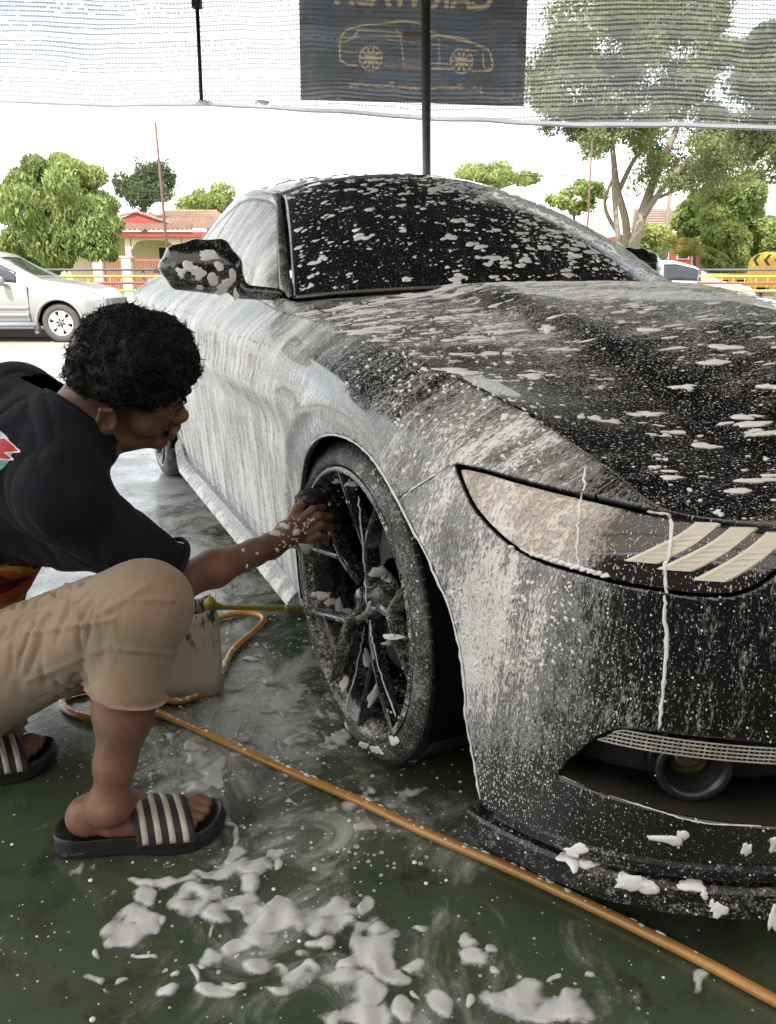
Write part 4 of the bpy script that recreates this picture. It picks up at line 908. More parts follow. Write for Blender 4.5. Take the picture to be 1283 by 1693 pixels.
# mango tree behind the silver car
c,q=clump(95,350,82,78,23,34,.55,2,.7); c+= [at(x,y,23) for x,y in ((60,275),(100,268),(40,300),(150,295),(170,400),(185,420),(15,330),(25,400),(190,375))]; q+=[.42,.38,.45,.42,.42,.30,.5,.5,.34]
g=at(92,470,23); g[2]=-.1
tree('dense round mango tree with drooping light green leaves behind the silver car',g,[([g,at(92,440,23),at(85,380,23),at(95,320,23)],[.16,.13,.09,.04]),([at(92,435,23),at(130,390,23),at(150,340,23)],[.09,.07,.03]),([at(90,430,23),at(50,380,23),at(40,320,23)],[.08,.06,.03])],c,q,52000,.058,ML_MANGO,MBARKD,'mango_tree',seed=4,long=3.0,droop=.9)
# small tree between mango and house
c,q=clump(240,305,44,20,60,16,1.0,5,1.5); g=at(237,440,60); g[2]=-.1
tree('dark distant tree rising behind the red-tiled house',g,[([g,at(238,340,60),at(238,300,60)],[.3,.22,.1])],c,q,11000,.12,ML_DK,MBARKD,'garden_tree',seed=6)
c,q=clump(345,340,30,22,42,12,.6,7,1.); g=at(345,420,42); g[2]=-.1
tree('small bright green tree beside the roof end of the red-tiled house',g,[([g,at(345,370,42),at(345,335,42)],[.12,.1,.05])],c,q,9000,.09,ML_LT,MBARKD,'garden_tree',seed=8,droop=.1)
# big rain tree on the right
Y=26; c=[];q=[]
for cx,cy,rx,ry,n,sd in ((1010,70,110,75,30,1),(1150,90,100,80,26,2),(930,150,55,60,10,3),(1060,190,150,50,24,4),(960,215,60,26,8,5),(1210,240,60,40,10,9),(1100,10,120,40,16,10),(1160,300,50,28,5,12),(1075,270,20,40,4,13)):
    a,b_=clump(cx,cy,rx,ry,Y,n,.60,sd,1.6); c+=a;q+=b_
g=at(1040,475,Y); g[2]=-.1
L=lambda *p:[at(x,y,Y+dy) for x,y,dy in p]
limbs=[(L((1040,440,0),(1060,360,0),(1085,290,0),(1120,210,0),(1150,130,.5)),[.20,.17,.13,.09,.04]),(L((1035,440,.3),(1035,370,.3),(1020,310,.4),(1012,240,.5),(1000,150,.8)),[.15,.13,.11,.08,.03]),
 (L((1025,420,-.4),(1016,330,-.4),(1013,250,-.3)),[.09,.08,.05]),(L((1058,365,0),(1105,300,-.5),(1165,240,-.8),(1220,210,-1)),[.12,.09,.06,.03]),(L((1022,318,.4),(1045,270,.6),(1075,225,.8),(1100,150,1)),[.09,.07,.05,.03]),
 (L((1030,400,.6),(1000,340,.8),(1020,280,.8)),[.08,.06,.04]),(L((1085,292,0),(1060,200,.4),(1040,100,.5)),[.07,.05,.03]),(L((1012,245,.5),(960,170,.3),(930,120,0)),[.06,.04,.02]),(L((1070,335,0),(1130,310,-.5),(1170,300,-.5)),[.06,.04,.02]),([g,at(1040,435,Y)],[.3,.24])]
tree('tall spreading rain tree with several pale trunks on the right beyond the road',g,limbs,c,[x*.95 for x in q],95000,.055,ML_RAIN,MBARK,'rain_tree',seed=14,long=1.8,shell=.15)
# second crown entering at the right edge
c,q=clump(1275,235,52,45,20,10,.5,21,.5); c2,q2=clump(1290,110,50,50,20,9,.5,22,.5); g=at(1370,470,20); g[2]=-.1
tree('leafy crown reaching in from the right edge below the net',g,[([g,at(1375,300,20),at(1300,220,20)],[.2,.16,.04]),([at(1375,300,20),at(1300,120,20)],[.12,.04])],c+c2,q+q2,20000,.055,ML_RAIN,MBARK,'roadside_tree',seed=24)
c,q=clump(808,293,82,11,70,34,.85,31,1.5); g=at(800,440,70); g[2]=-.1
tree('flat-topped yellowish tree far away above the car roof',g,[([g,at(800,330,70),at(800,300,70)],[.3,.25,.1]),([at(800,320,70),at(750,300,70)],[.15,.05]),([at(800,320,70),at(860,300,70)],[.15,.05])],c,q,12000,.12,ML_LT,MBARK,'umbrella_tree',seed=33)
c,q=clump(955,325,48,24,38,24,.42,35,.8); g=at(955,440,38); g[2]=-.1
tree('light green sapling with loose leaves behind the windscreen edge',g,[([g,at(950,370,38),at(940,310,38)],[.08,.06,.03])],c,q,5200,.09,ML_LT,MBARKD,'young_tree',seed=37,shell=.2)
for i,(cx,cy,rx,ry,n,Y,lab,mt,sd,ls,nl) in enumerate(((1215,335,42,38,14,30,'slim tree with feathery foliage over the white car on the right',ML_LT,41,.08,11000),(1150,352,32,26,10,34,'rounded mid green tree behind the palm',ML_MANGO,43,.085,9000),(1190,410,42,30,14,29,'bushy green shrub directly above the white car',ML_LT,45,.08,12000),(1262,400,26,34,8,31,'dense shrub at the right edge above the chevron board',ML_MANGO,47,.08,8000),(1075,400,24,20,6,40,'low shrub at the foot of the pale trunks',ML_LT,49,.10,2500))):
    c,q=clump(cx,cy,rx,ry,Y,n,.55 if Y<32 else .5,sd,.7); g=at(cx,465,Y); g[2]=-.1
    tree(lab,g,[([g,at(cx,cy+10,Y),at(cx+6,cy-ry*.6,Y)],[.08,.06,.03])],c,q,nl,ls,mt,MBARKD,'garden_tree' if i<2 else 'shrub',seed=sd+1)
# palm
def palm():
    Y=28; g=at(1130,470,Y); g[2]=-.1; root=empty('palm',tuple(g)); tag(root,'low arching palm with yellowing fronds beside the brown house','palm'); r=np.random.default_rng(5)
    b=MB(); b.tube([(0,0,0),(0,0,.9)],[.12,.09],8); b.build('trunk',MBARKD,root,True); top=at(1130,425,Y)-g
    for k in range(26):
        a=r.uniform(0,6.28); el=r.uniform(.35,1.25); L_=r.uniform(1.0,1.7); pts=[top+np.array([math.cos(a)*math.cos(el)*t*L_,math.sin(a)*math.cos(el)*t*L_,math.sin(el)*t*L_-.55*(t*L_)**2*.6]) for t in np.linspace(0,1,8)]
        b=MB(); b.tube(pts,[.014]*7+[.004],4)
        for j in range(1,8):
            p=pts[j]; d=pts[j]-pts[j-1]; d/=np.linalg.norm(d); sd=np.cross(d,[0,0,1]); sd/=np.linalg.norm(sd)+1e-6
            for q_ in (0,.5):
                pp_=p-d*q_*.2
                for s_ in (1,-1):
                    e=pp_+(sd*s_*.8+d*.7+np.array([0,0,-.35]))*.34; b.add([pp_-d*.02,pp_+d*.02,e],[(0,1,2)])
        b.build('frond',ML_LT if k%3 else bpy.data.materials['yellow_frond'],root,attrs={'tone':np.full(len(b.V),r.uniform(.2,1))})
leafmat('yellow_frond',(.32,.26,.05),(.42,.34,.09)); palm()
# ---------------- houses ----------------
def tiles(name,c1,c2):
    m=M(name); v=m.coord(); n=m.noise(v,1.2,4,.6); n2=m.noise(v,9.,3,.7); return m.p(Base_Color=m.mix(m.math('MULTIPLY',m.smooth(n2,.4,.7),.5),m.mix(m.smooth(n,.3,.7),c1,c2),tuple(x*.6 for x in c1)),Roughness=.85)
MT1=tiles('aged_clay_tiles',(.25,.15,.11),(.30,.21,.16)); MT2=tiles('brown_tiles',(.21,.15,.12),(.27,.19,.16)); MCR=simple('cream_wall',(.62,.52,.36),.85,var=.08); MRED=simple('red_paint',(.30,.05,.045),.6,var=.12); MWIN=simple('dark_window',(.02,.022,.025),.08); MWHT=simple('white_frame',(.65,.65,.62),.6); MREDF=simple('faded_red_rail',(.36,.10,.08),.6)
def roofplane(b,A,B,C,D,n,wave=.05):
    """corrugated tile plane between eave A-B and ridge D-C, n tile columns"""
    A,B,C,D=[np.array(x,float) for x in(A,B,C,D)]; nr=np.cross(B-A,D-A); nr/=np.linalg.norm(nr)+1e-9
    if nr[2]<0:nr=-nr
    V=[];rows=9
    for j in range(rows):
        for s in (0,1):
            t=(j+s)/rows; lift=.05*(1-s)
            for i in range(n*2+1):
                u=i/(n*2); p=(A*(1-u)+B*u)*(1-t)+(D*(1-u)+C*u)*t; V.append(p+nr*(lift+(wave if i%2 else 0)))
    w=n*2+1; F=[(r*w+i,r*w+i+1,(r+1)*w+i+1,(r+1)*w+i) for r in range(rows*2-1) for i in range(w-1)]; b.add(V,F)
def house1():
    Y=32; k=.0251; x0=at(182,400,Y)[0]; x1=at(352,400,Y)[0]; zt=lambda py:at(200,py,Y)[2]; root=empty('terrace_house',((x0+x1)/2,Y,-.1)); tag(root,'cream single-storey house with red gable and clay tile roof behind the red pole','house'); o=-np.array([(x0+x1)/2,Y,-.1])
    def bb(b,name,m,**q): 
        b.V=[tuple(np.array(v)+o) for v in b.V]; return b.build(name,m,root,**q)
    X=lambda px:at(px,400,Y)[0]
    b=MB(); b.box(x0-3,x1+1.2,Y+2.2,Y+8,-.1,zt(391)); bb(b,'wall',MCR)
    # porch columns and arch beam
    for px in (212,296,338):
        b=MB(); b.box(X(px)-.11,X(px)+.11,Y-.11,Y+.11,-.1,zt(393)); bb(b,'porch_column',MCR)
    for pa,pb in ((213,296),(297,338)):
        a,c_=X(pa)+.112,X(pb)-.112; n=18; z1=zt(392); V=[]
        for i in range(n+1):
            t=i/n; x=a+(c_-a)*t; zz=z1-.12-.36*(abs(2*t-1))**5; V+=[(x,Y-.09,zz),(x,Y-.09,z1),(x,Y+.09,zz),(x,Y+.09,z1)]
        F=[]
        for i in range(n):
            j=4*i; F+=[(j,j+4,j+5,j+1),(j+2,j+3,j+7,j+6),(j,j+2,j+6,j+4)]
        b=MB(); b.add(V,F); bb(b,'porch_arch',MCR)
    b=MB(); b.box(x0-3,x1+1.2,Y-.35,Y-.28,zt(392),zt(384)); bb(b,'fascia',MRED)
    b=MB(); b.box(x0-3,x1+1.2,Y-.28,Y+2.2,zt(392)+.02,zt(392)+.06); bb(b,'porch_ceiling',MWHT)
    b=MB(); roofplane(b,(x0-3,Y-.45,zt(384)),(X(322),Y-.45,zt(384)),(X(305),Y+1.8,zt(366)),(x0-3,Y+1.8,zt(366)),34); bb(b,'roof',MT1)
    b=MB(); roofplane(b,(X(150),Y+1.9,zt(368)),(X(352)+1.2,Y+1.5,zt(380)),(X(310),Y+6,zt(331)),(X(186),Y+6,zt(331)),34); bb(b,'roof',MT1)
    b=MB(); roofplane(b,(X(318),Y-.2,zt(381)),(X(370)+1,Y-.2,zt(381)),(X(345),Y+6,zt(350)),(X(300),Y+6,zt(335)),14); bb(b,'roof',MT1)
    b=MB(); b.add([(X(185),Y+1.6,zt(366)),(X(267),Y+1.6,zt(366)),(X(211),Y+1.6,zt(346)),(X(185),Y+1.6,zt(354)),(X(185),Y+1.75,zt(366)),(X(267),Y+1.75,zt(366)),(X(211),Y+1.75,zt(346)),(X(185),Y+1.75,zt(354))],[(0,1,2,3),(4,7,6,5),(0,4,5,1),(1,5,6,2),(2,6,7,3),(3,7,4,0)]); bb(b,'red_gable',MRED)
    b=MB(); b.tube([(X(180),Y+1.55,zt(352)),(X(211),Y+1.55,zt(345)),(X(270),Y+1.55,zt(366))],.05,6); bb(b,'gable_ridge',MT1)
    b=MB(); b.tube([(X(186),Y+6,zt(330)),(X(310),Y+6,zt(330))],.09,6); bb(b,'ridge_cap',MT1)
    # dish and tank on the roof
    b=MB(); T=Matrix.Translation((X(219),Y+4,zt(330)))@Matrix.Rotation(R(55),4,'X'); b.lathe([(.0001,.10),(.15,.05),(.32,.0),(.33,-.01)],20,T); b.tube([(X(219),Y+4.2,zt(340)),(X(219),Y+4,zt(330))],.03,6); bb(b,'satellite_dish',MWHT)
    for pa,pb in ((234,290),(296,318)):
        a,c_=X(pa),X(pb); f=MB(); z0,z1=zt(427),zt(406)
        for (xa,xb,za,zb) in ((a,c_,z1,z1+.05),(a,c_,z0-.05,z0),(a,a+.05,z0,z1),(c_-.05,c_,z0,z1),((a+c_)/2-.03,(a+c_)/2+.03,z0,z1)): f.box(xa,xb,Y+2.12,Y+2.2,za,zb)
        fo=bb(f,'window',MWHT); 
        g=MB(); g.box(a+.05,c_-.05,Y+2.15,Y+2.17,z0,z1); g.V=[tuple(np.array(v)+o) for v in g.V]; g.build('pane',MWIN,fo)
    # front fence of the house: red rails and pickets
    b=MB(); 
    for z in (zt(432),zt(446),zt(460)): b.box(X(205),X(345),Y-2.6,Y-2.54,z-.03,z+.03)
    bb(b,'fence_rail',MREDF)
    for i,px in enumerate(np.arange(207,345,4.1)):
        b=MB(); b.box(X(px)-.014,X(px)+.014,Y-2.59,Y-2.55,-.1,zt(430)); bb(b,'picket',MREDF)
    for px in (198,242):
        b=MB(); b.box(X(px)-.16,X(px)+.16,Y-2.75,Y-2.4,-.1,zt(428)); b.box(X(px)-.2,X(px)+.2,Y-2.8,Y-2.35,zt(428),zt(426)); bb(b,'gate_pillar',simple('white_pillar',(.7,.68,.6),.8) if px==198 else bpy.data.materials['white_pillar'])
house1()
def house2(label,px0,px1,ye,yr,Y,mt,wall,seed):
    X=lambda px:at(px,400,Y)[0]; zt=lambda py:at(1100,py,Y)[2]; root=empty('house',(X((px0+px1)/2),Y,-.1)); tag(root,label,'house'); o=-np.array([X((px0+px1)/2),Y,-.1])
    def bb(b,name,m): b.V=[tuple(np.array(v)+o) for v in b.V]; return b.build(name,m,root)
    b=MB(); b.box(X(px0)+.5,X(px1)-.5,Y+.5,Y+7,-.1,zt(ye)); bb(b,'wall',wall)
    b=MB(); roofplane(b,(X(px0),Y,zt(ye)),(X(px1),Y,zt(ye)),(X(px1-(px1-px0)*.18),Y+4,zt(yr)),(X(px0+(px1-px0)*.30),Y+4,zt(yr)),26); bb(b,'roof',mt)
    b=MB(); b.tube([(X(px0+(px1-px0)*.30),Y+4,zt(yr)),(X(px1-(px1-px0)*.18),Y+4,zt(yr))],.09,6); bb(b,'ridge_cap',mt)
    b=MB(); b.box(X(px0),X(px1),Y-.06,Y,zt(ye)-.22,zt(ye)); bb(b,'fascia',MRED)
    w=(X(px1)-X(px0))
    for i in range(3):
        a=X(px0)+w*(.15+.27*i); f=MB(); f.box(a,a+w*.16,Y+.44,Y+.5,zt(ye)-1.5,zt(ye)-.5); fo=bb(f,'window',MWHT); g=MB(); g.box(a+.06,a+w*.16-.06,Y+.41,Y+.45,zt(ye)-1.44,zt(ye)-.56); g.V=[tuple(np.array(v)+o) for v in g.V]; g.build('pane',MWIN,fo)
house2('brown-roofed house behind the pale trunks of the rain tree',1040,1165,384,338,48,MT2,MRED,1)
house2('dark shaded house front behind the chevron board at the far right',1160,1330,401,372,46,MT2,simple('maroon_wall',(.16,.06,.06),.8),2)
# ---------------- poles and wires ----------------
def pole(label,p0,p1,Y,r,mat,name='pole'):
    a=at(*p0,Y); b_=at(*p1,Y); d=(b_-a)/(b_[2]-a[2]); base=a+d*(-.12-a[2]); o=empty(name,tuple(base)); tag(o,label,'pole')
    b=MB(); b.tube([(0,0,0),tuple((base+b_)/2-base),tuple(b_-base)],[r*1.1,r,r*.8],10); b.build('shaft',mat,o,True); b=MB(); b.tube([(0,0,-.02),(0,0,.10)],r*2.0,10); b.build('footing',bpy.data.materials['kerb_concrete'],o,True)
MRUST=simple('rust_red_pole',(.11,.055,.045),.7,var=.3,vs=4); MCONC=simple('concrete_pole',(.34,.32,.28),.8,var=.15,vs=4)
pole('thin leaning rust-red pole in front of the clay-roofed house',(279,445),(257,203),18.6,.030,MRUST,'flag_pole')
pole('thin rust-red pole standing beside the rain tree trunks',(973,345),(979,232),19,.024,MRUST,'flag_pole')
pole('taller wooden utility pole in front of the brown roof',(1100,400),(1111,278),40,.11,simple('timber_pole',(.22,.17,.12),.9,var=.3),'utility_pole')
pole('slim concrete utility pole right of the wooden one',(1147,400),(1152,303),44,.08,MCONC,'utility_pole')
pole('far grey utility pole behind the small bright tree',(237,330),(238,300),70,.10,MCONC,'utility_pole')
def wire(label,pts,Y,sag,r=.012):
    a=at(*pts[0],Y);b_=at(*pts[1],Y); b=MB(); b.tube([a*(1-t)+b_*t-np.array([0,0,4*sag*t*(1-t)]) for t in np.linspace(0,1,24)],r,5); o=b.build('overhead_wire',simple('wire',(.03,.03,.03),.6) if 'wire' not in bpy.data.materials else bpy.data.materials['wire'],smooth=True); tag(o,label,'wire')
wire('long dark overhead wire sloping from the upper left towards the car roof',((-40,247),(560,298)),30,.25,.016)
wire('upper of the two faint wires left of the car roof',((200,320),(640,320)),55,.1,.02); wire('lower of the two faint wires left of the car roof',((200,330),(640,327)),55,.1,.02)
wire('wire passing behind the rain tree from the net hem',((850,213),(1500,205)),24,.1,.012); wire('wire falling away behind the leaning trunks at the right',((1060,265),(1400,315)),40,.2,.02)
wire('short wire running from above the car roof to the rain tree',((860,290),(1080,275)),40,.15,.02); wire('upper wire between the utility poles on the right',((1110,300),(1400,325)),42,.3,.018); wire('lower wire between the utility poles on the right',((1110,322),(1400,332)),42,.2,.018)
# ---------------- roadside railing ----------------
MYEL=simple('yellow_rail_paint',(.50,.34,.09),.55,var=.15,vs=3); MDRK=simple('dark_pipe_rail',(.08,.08,.085),.5); MBRN=simple('red_brown_rail',(.30,.09,.05),.6,var=.2)
def railing(label,pxa,pxb,Y,x_end=None):
    xa=at(pxa,450,Y)[0]; xb=at(pxb,450,Y)[0]; root=empty('road_railing',((xa+xb)/2,Y,-.01)); tag(root,label,'railing'); o=np.array([(xa+xb)/2,Y,-.01]); zt=lambda py:at(600,py,Y)[2]
    def bb(b,n,m): b.V=[tuple(np.array(v)-o) for v in b.V]; return b.build(n,m,root,True)
    for py,m,r in ((446,MDRK,.026),(457,MYEL,.030),(468,MBRN,.030),(481,MYEL,.028)):
        b=MB(); b.tube([(xa,Y,zt(py)),((xa+xb)/2,Y,zt(py)),(xb,Y,zt(py))],r,8); bb(b,'rail',m)
    n=int((xb-xa)/.26)
    for i in range(n+1):
        x=xa+(xb-xa)*i/n
        if i%9==0: b=MB(); b.tube([(x,Y+.04,-.01),(x,Y+.04,zt(445))],.03,8); bb(b,'post',MDRK)
        else: b=MB(); b.tube([(x,Y,zt(481)),(x,Y,zt(458))],.011,6); bb(b,'baluster',MYEL)
    b=MB(); b.box(xa,xb,Y-.09,Y+.09,-.01,.22); bb(b,'kerb_beam',simple('yellow_kerb',(.55,.38,.10),.8,var=.2) if 'yellow_kerb' not in bpy.data.materials else bpy.data.materials['yellow_kerb'])
railing('yellow and red-brown roadside railing behind the silver car',-260,420,18.9)
railing('yellow roadside railing with dark top pipe at the right behind the bonnet',1157,1480,18.9)
# chevron board
def chevron():
    Y=21.5; c=at(1262,437,Y); root=empty('chevron_board',(c[0],Y,-.1)); tag(root,'round-topped yellow hazard board with black chevrons at the right edge','sign')
    X=lambda px:at(px,437,Y)[0]-c[0]; Z=lambda py:at(1262,py,Y)[2]+.1
    w0,w1=X(1238),X(1300); n=14; poly=[(w0,Z(475)),(w1,Z(475))]+[( (w0+w1)/2+(w1-w0)/2*math.cos(t),Z(436)+(Z(416)-Z(436))*math.sin(t)) for t in np.linspace(0,math.pi,n)]
    T=Matrix.Rotation(R(90),4,'X'); b=MB(); b.prism(poly,-.02,.02,T); b.build('board',simple('sign_yellow',(.50,.32,.05),.5),root)
    for i,px in enumerate((1244,1262,1280)):
        h=.10; a=X(px); zc=Z(430); s=.14; b=MB(); b.prism([(a+.10,zc+s),(a+.18,zc+s),(a+.07,zc),(a+.18,zc-s),(a+.10,zc-s),(a-.01,zc)],.021,.026,T); b.build('chevron',simple('sign_black',(.02,.02,.02),.5) if i==0 else bpy.data.materials['sign_black'],root)
    for x in (w0+.15,w1-.15): b=MB(); b.box(x-.03,x+.03,.03,.08,0,Z(460)); b.build('leg',MCONC,root)
    # small dark louvres under the board's shoulder
chevron()
# ---------------- background vehicles ----------------
def bgcar(name,label,cat,org,ang,paint,prof_top,belt,wheel_r,axles,width,length,cl,glass_spans,pillars,side_mirror=None,lamp=None,rimcol=None,dark_low=True):
    """side profile lofted across the width. prof_top: list (x,z) outline of hood/roof; belt: list (x,z); x forward"""
    root=empty(name,(org[0],org[1],org[2]),ang); tag(root,label,cat)
    pt=np.array(prof_top,float); bt=np.array(belt,float); x=np.unique(np.concatenate([np.linspace(pt[:,0].min(),pt[:,0].max(),150)])); zt=np.interp(x,pt[:,0],pt[:,1]); zb=np.interp(x,bt[:,0],bt[:,1]); hw=width/2
    plan=hw*np.clip(1-np.clip((np.abs(x-x.mean())-(length/2-.55))/.55,0,1)**2.4*.28,0,1)
    rows=[]; zbt=np.minimum(zb,zt-.015)
    for t,(zf,wf) in enumerate(((0,.93),(.12,.985),(.45,1.),(.8,.985),(1.,.955))):
        rows.append(np.stack([x,plan*wf,cl+(zbt-cl)*zf],1))
    gh=np.clip((zt-zbt)/.5,0,1)
    for f,wf in ((.06,.94),(.55,.86),(.88,.79),(.97,.70),(1.,.45),(1.003,0)):
        rows.append(np.stack([x,plan*(wf*gh+(1-gh)*(.955-(.955*(f**3))*(1-1*(f<1.002)) if f<.98 else (.55 if f<1.002 else 0.))),zbt+(zt-zbt)*f],1))
    G=np.stack(rows); V,F=gridmesh(G)
    if vnormals(V,F)[2*len(x)+75,1]<0:F=[f[::-1] for f in F]
    # wheel arches
    for ax in axles:
        V,F,_=clip(V,F,np.where(V[:,2]<zb.max(),np.hypot(V[:,0]-ax,V[:,2]-wheel_r)-wheel_r*1.16,1.))
    wz=lambda xx:np.interp(xx,bt[:,0],bt[:,1]); tz=lambda xx:np.interp(xx,pt[:,0],pt[:,1])
    for s_ in (1,-1):
        Vs=V*np.array([1,s_,1]); mk('body',Vs,F if s_>0 else [f[::-1] for f in F],root,paint,True)
    # side glass: follows the body side a few mm proud
    for (xa,xb,m_,nm) in glass_spans:
        for s_ in (1,-1):
            xs=np.linspace(xa,xb,16); L=[]
            for f in (.12,.3,.5,.7,.84):
                zz=wz(xs)+(tz(xs)-wz(xs))*f; 
                wf=np.interp(f,[.06,.55,.88],[.94,.86,.79]); gg=np.clip((tz(xs)-wz(xs))/.5,0,1); L.append(np.stack([xs,(hw*(wf*gg+(1-gg)*.955)+.006)*s_,zz],1))
            g_=np.stack(L); Vg,Fg=gridmesh(g_)
            if (vnormals(Vg,Fg)[30,1]*s_)<0:Fg=[f[::-1] for f in Fg]
            Vg,Fg,_=fold(Vg,Fg,.01); mk(nm,Vg,Fg,root,m_,True)
    for (xa,xb,nm) in pillars:    # wind screens as sheets across
        xs=np.linspace(xa,xb,8); L=[]
        for f in np.linspace(-1,1,9):
            L.append(np.stack([xs,hw*.66*f*np.ones(8),tz(xs)+.012-.03*abs(f)**3],1))
        Vg,Fg=gridmesh(np.stack(L)); 
        if vnormals(Vg,Fg)[36,2]<0:Fg=[f[::-1] for f in Fg]
        Vg,Fg,_=fold(Vg,Fg,.008); mk(nm,Vg,Fg,root,MBGGL,True)
    for ax in axles:
        for s_ in (1,-1):
            w=empty('wheel',(ax,hw*.965*s_,wheel_r)); w.parent=root; T=Matrix.Rotation(R(-90)*s_,4,'X')
            b=MB(); b.lathe([(.62*wheel_r,-.20),(.95*wheel_r,-.22),(wheel_r,-.19),(wheel_r,-.04),(.95*wheel_r,-.004),(.78*wheel_r,.004),(.655*wheel_r,-.004),(.63*wheel_r,-.03)],48,T); b.build('tyre',MBGT,w,True)
            b=MB(); b.lathe([(.645*wheel_r,-.006),(.60*wheel_r,-.004),(.585*wheel_r,-.03),(.58*wheel_r,-.17)],40,T); rm=b.build('rim',rimcol,w,True)
            for k in range(6):
                a=k*math.pi/3+.3; b=MB(); M_=T@Matrix.Rotation(a,4,'Z'); b.prism([(.10*wheel_r,-.13*wheel_r),(.60*wheel_r,-.20*wheel_r),(.60*wheel_r,.20*wheel_r),(.10*wheel_r,.13*wheel_r)],-.045,-.012,M_); b.build('spoke',rimcol,rm)
            b=MB(); b.lathe([(.0001,-.002),(.12*wheel_r,-.004),(.17*wheel_r,-.02),(.17*wheel_r,-.05)],24,T); b.build('hub_cap',MGREYP,rm,True)
            b=MB(); b.lathe([(.0001,-.10),(.57*wheel_r,-.10)],24,T); b.build('brake',MCAV,rm)
    b=MB(); b.box(x.min()+.25,x.max()-.25,-hw*.80,hw*.80,cl-.02,cl+.5); b.build('underbody',MCAV,root)
    return root,x,plan
MBGT=simple('road_tyre',(.075,.07,.062),.85,var=.25); MBGGL=simple('car_glass',(.03,.036,.04),.06); MGREYP=simple('grey_plastic',(.12,.12,.12),.6); MALU=simple('alloy_rim',(.60,.59,.56),.35,.5)
MSIL=simple('silver_paint',(.29,.29,.28),.30,.3,coat=.4); MSIL2=simple('white_car_paint',(.60,.60,.59),.3,coat=.5)
# silver sport utility vehicle on the road, nose to the right. its front axle is seen at (98,527)
SY=16.0; fa_=at(98,532,SY); org=np.array([fa_[0]-2.75,SY+.95,ROADZ])
suv,_x,_p=bgcar('suv','silver sport utility vehicle parked on the road behind the crouching person','car',org,0.,MSIL,
  [(-1.05,.80),(-1.0,1.45),(-.85,1.78),(-.2,1.83),(.9,1.83),(1.35,1.76),(1.75,1.52),(2.30,1.235),(2.55,1.20),(3.1,1.13),(3.42,1.03),(3.60,.88),(3.66,.62),(3.66,.55)],
  [(-1.05,1.08),(1.8,1.14),(2.3,1.12),(3.0,1.02),(3.66,.80)],.385,(0.0,2.75),1.84,4.7,.34,[(-.75,.15,MBGGL,'side_window'),(.22,1.12,MBGGL,'side_window'),(1.20,1.95,MBGGL,'side_window')],[(1.50,2.26,'windscreen')],rimcol=MALU)
def suvparts():
    hw=.92
    for s_ in (-1,1):
        # flared arch
        b=MB(); 
        for ax in (2.75,0.):
            P=[(ax+.475*math.cos(t),(hw+.006)*s_,.385+.475*math.sin(t)) for t in np.linspace(-.25,math.pi+.25,26)]; b=MB(); b.tube(P,.030,8); b.build('arch_flare',MSIL,suv,True)
        s=SDF(.02); c=np.array([1.72,(hw+.13)*s_,1.20]); s.ell(c,(.07,.12,.095)); s.cone(c-[0,.1*s_,.05],c-[.0,.22*s_,.08],.03,.04); V,F=s.mesh(c-.3,c+.3,.015); mk('wing_mirror',V,F,suv,MSIL,True)
        s=SDF(.03); s.ell((3.38,.66*s_,.86),(.20,.17,.085)); s.ell((3.22,.79*s_,.88),(.20,.07,.07)); V,F=s.mesh((2.9,.3 if s_>0 else -1.0,.6),(3.8,1.0 if s_>0 else -.3,1.1),.02); mk('headlight',V,F,suv,simple('suv_lamp',(.65,.68,.68),.08,.2,coat=1.) if 'suv_lamp' not in bpy.data.materials else bpy.data.materials['suv_lamp'],True)
        b=MB(); b.tube([(.42,(hw+.04)*s_,.36),(2.28,(hw+.04)*s_,.36)],.045,8); b.tube([(.5,hw*s_,.34),(.5,(hw+.05)*s_,.36)],.02,6); b.build('side_step',simple('step_blue_grey',(.22,.25,.30),.5) if 'step_blue_grey' not in bpy.data.materials else bpy.data.materials['step_blue_grey'],suv,True)
        for z,x0,x1 in ((.52,.45,2.15),(.66,.45,2.15)):
            b=MB(); b.box(x0,x1,min(hw*s_,(hw+.022)*s_),max(hw*s_,(hw+.022)*s_),z,z+.06); bevel(b.build('door_moulding',MSIL,suv),.012)
        for xx in (.18,1.17,2.17): b=MB(); b.box(xx-.004,xx+.004,min(.90*s_,(hw+.003)*s_),max(.90*s_,(hw+.003)*s_),.42,1.10); b.build('door_gap',MCAV,suv)
        for xx in (1.0,.05): b=MB(); b.box(xx-.13,xx+.06,min(hw*s_,(hw+.03)*s_),max(hw*s_,(hw+.03)*s_),1.0,1.03); bevel(b.build('door_handle',MSIL,suv),.01)
        b=MB(); b.box(2.22,2.30,min(.80*s_,hw*s_),max(.80*s_,hw*s_),.18,.40); b.build('mud_flap',MGREYP,suv)
    b=MB(); b.box(3.58,3.70,-.5,.5,.70,.86); b.build('grille',MGREYP,suv); b=MB(); b.box(3.50,3.74,-.80,.80,.42,.62); bevel(b.build('bumper',MSIL,suv),.05)
suvparts()
# small white car on the right
WY=16.9; wz0=ROADZ+.0; wr=at(1216,478,19.5)
car2,_,_=bgcar('small_car','small white hatchback parked beyond the bonnet behind the yellow railing','car',np.array([wr[0]-2.35,20.3,-.14]),0.,MSIL2,
  [(-.75,.75),(-.70,1.15),(-.45,1.42),(0,1.50),(.9,1.50),(1.35,1.38),(1.95,1.03),(2.2,1.0),(2.75,.88),(2.98,.68),(3.0,.45)],[(-.75,.95),(1.9,.98),(3.0,.70)],.30,(0,2.40),1.66,3.7,.25,[(-.35,.50,MBGGL,'side_window'),(.58,1.50,MBGGL,'side_window')],[(1.42,1.92,'windscreen')],rimcol=MALU)
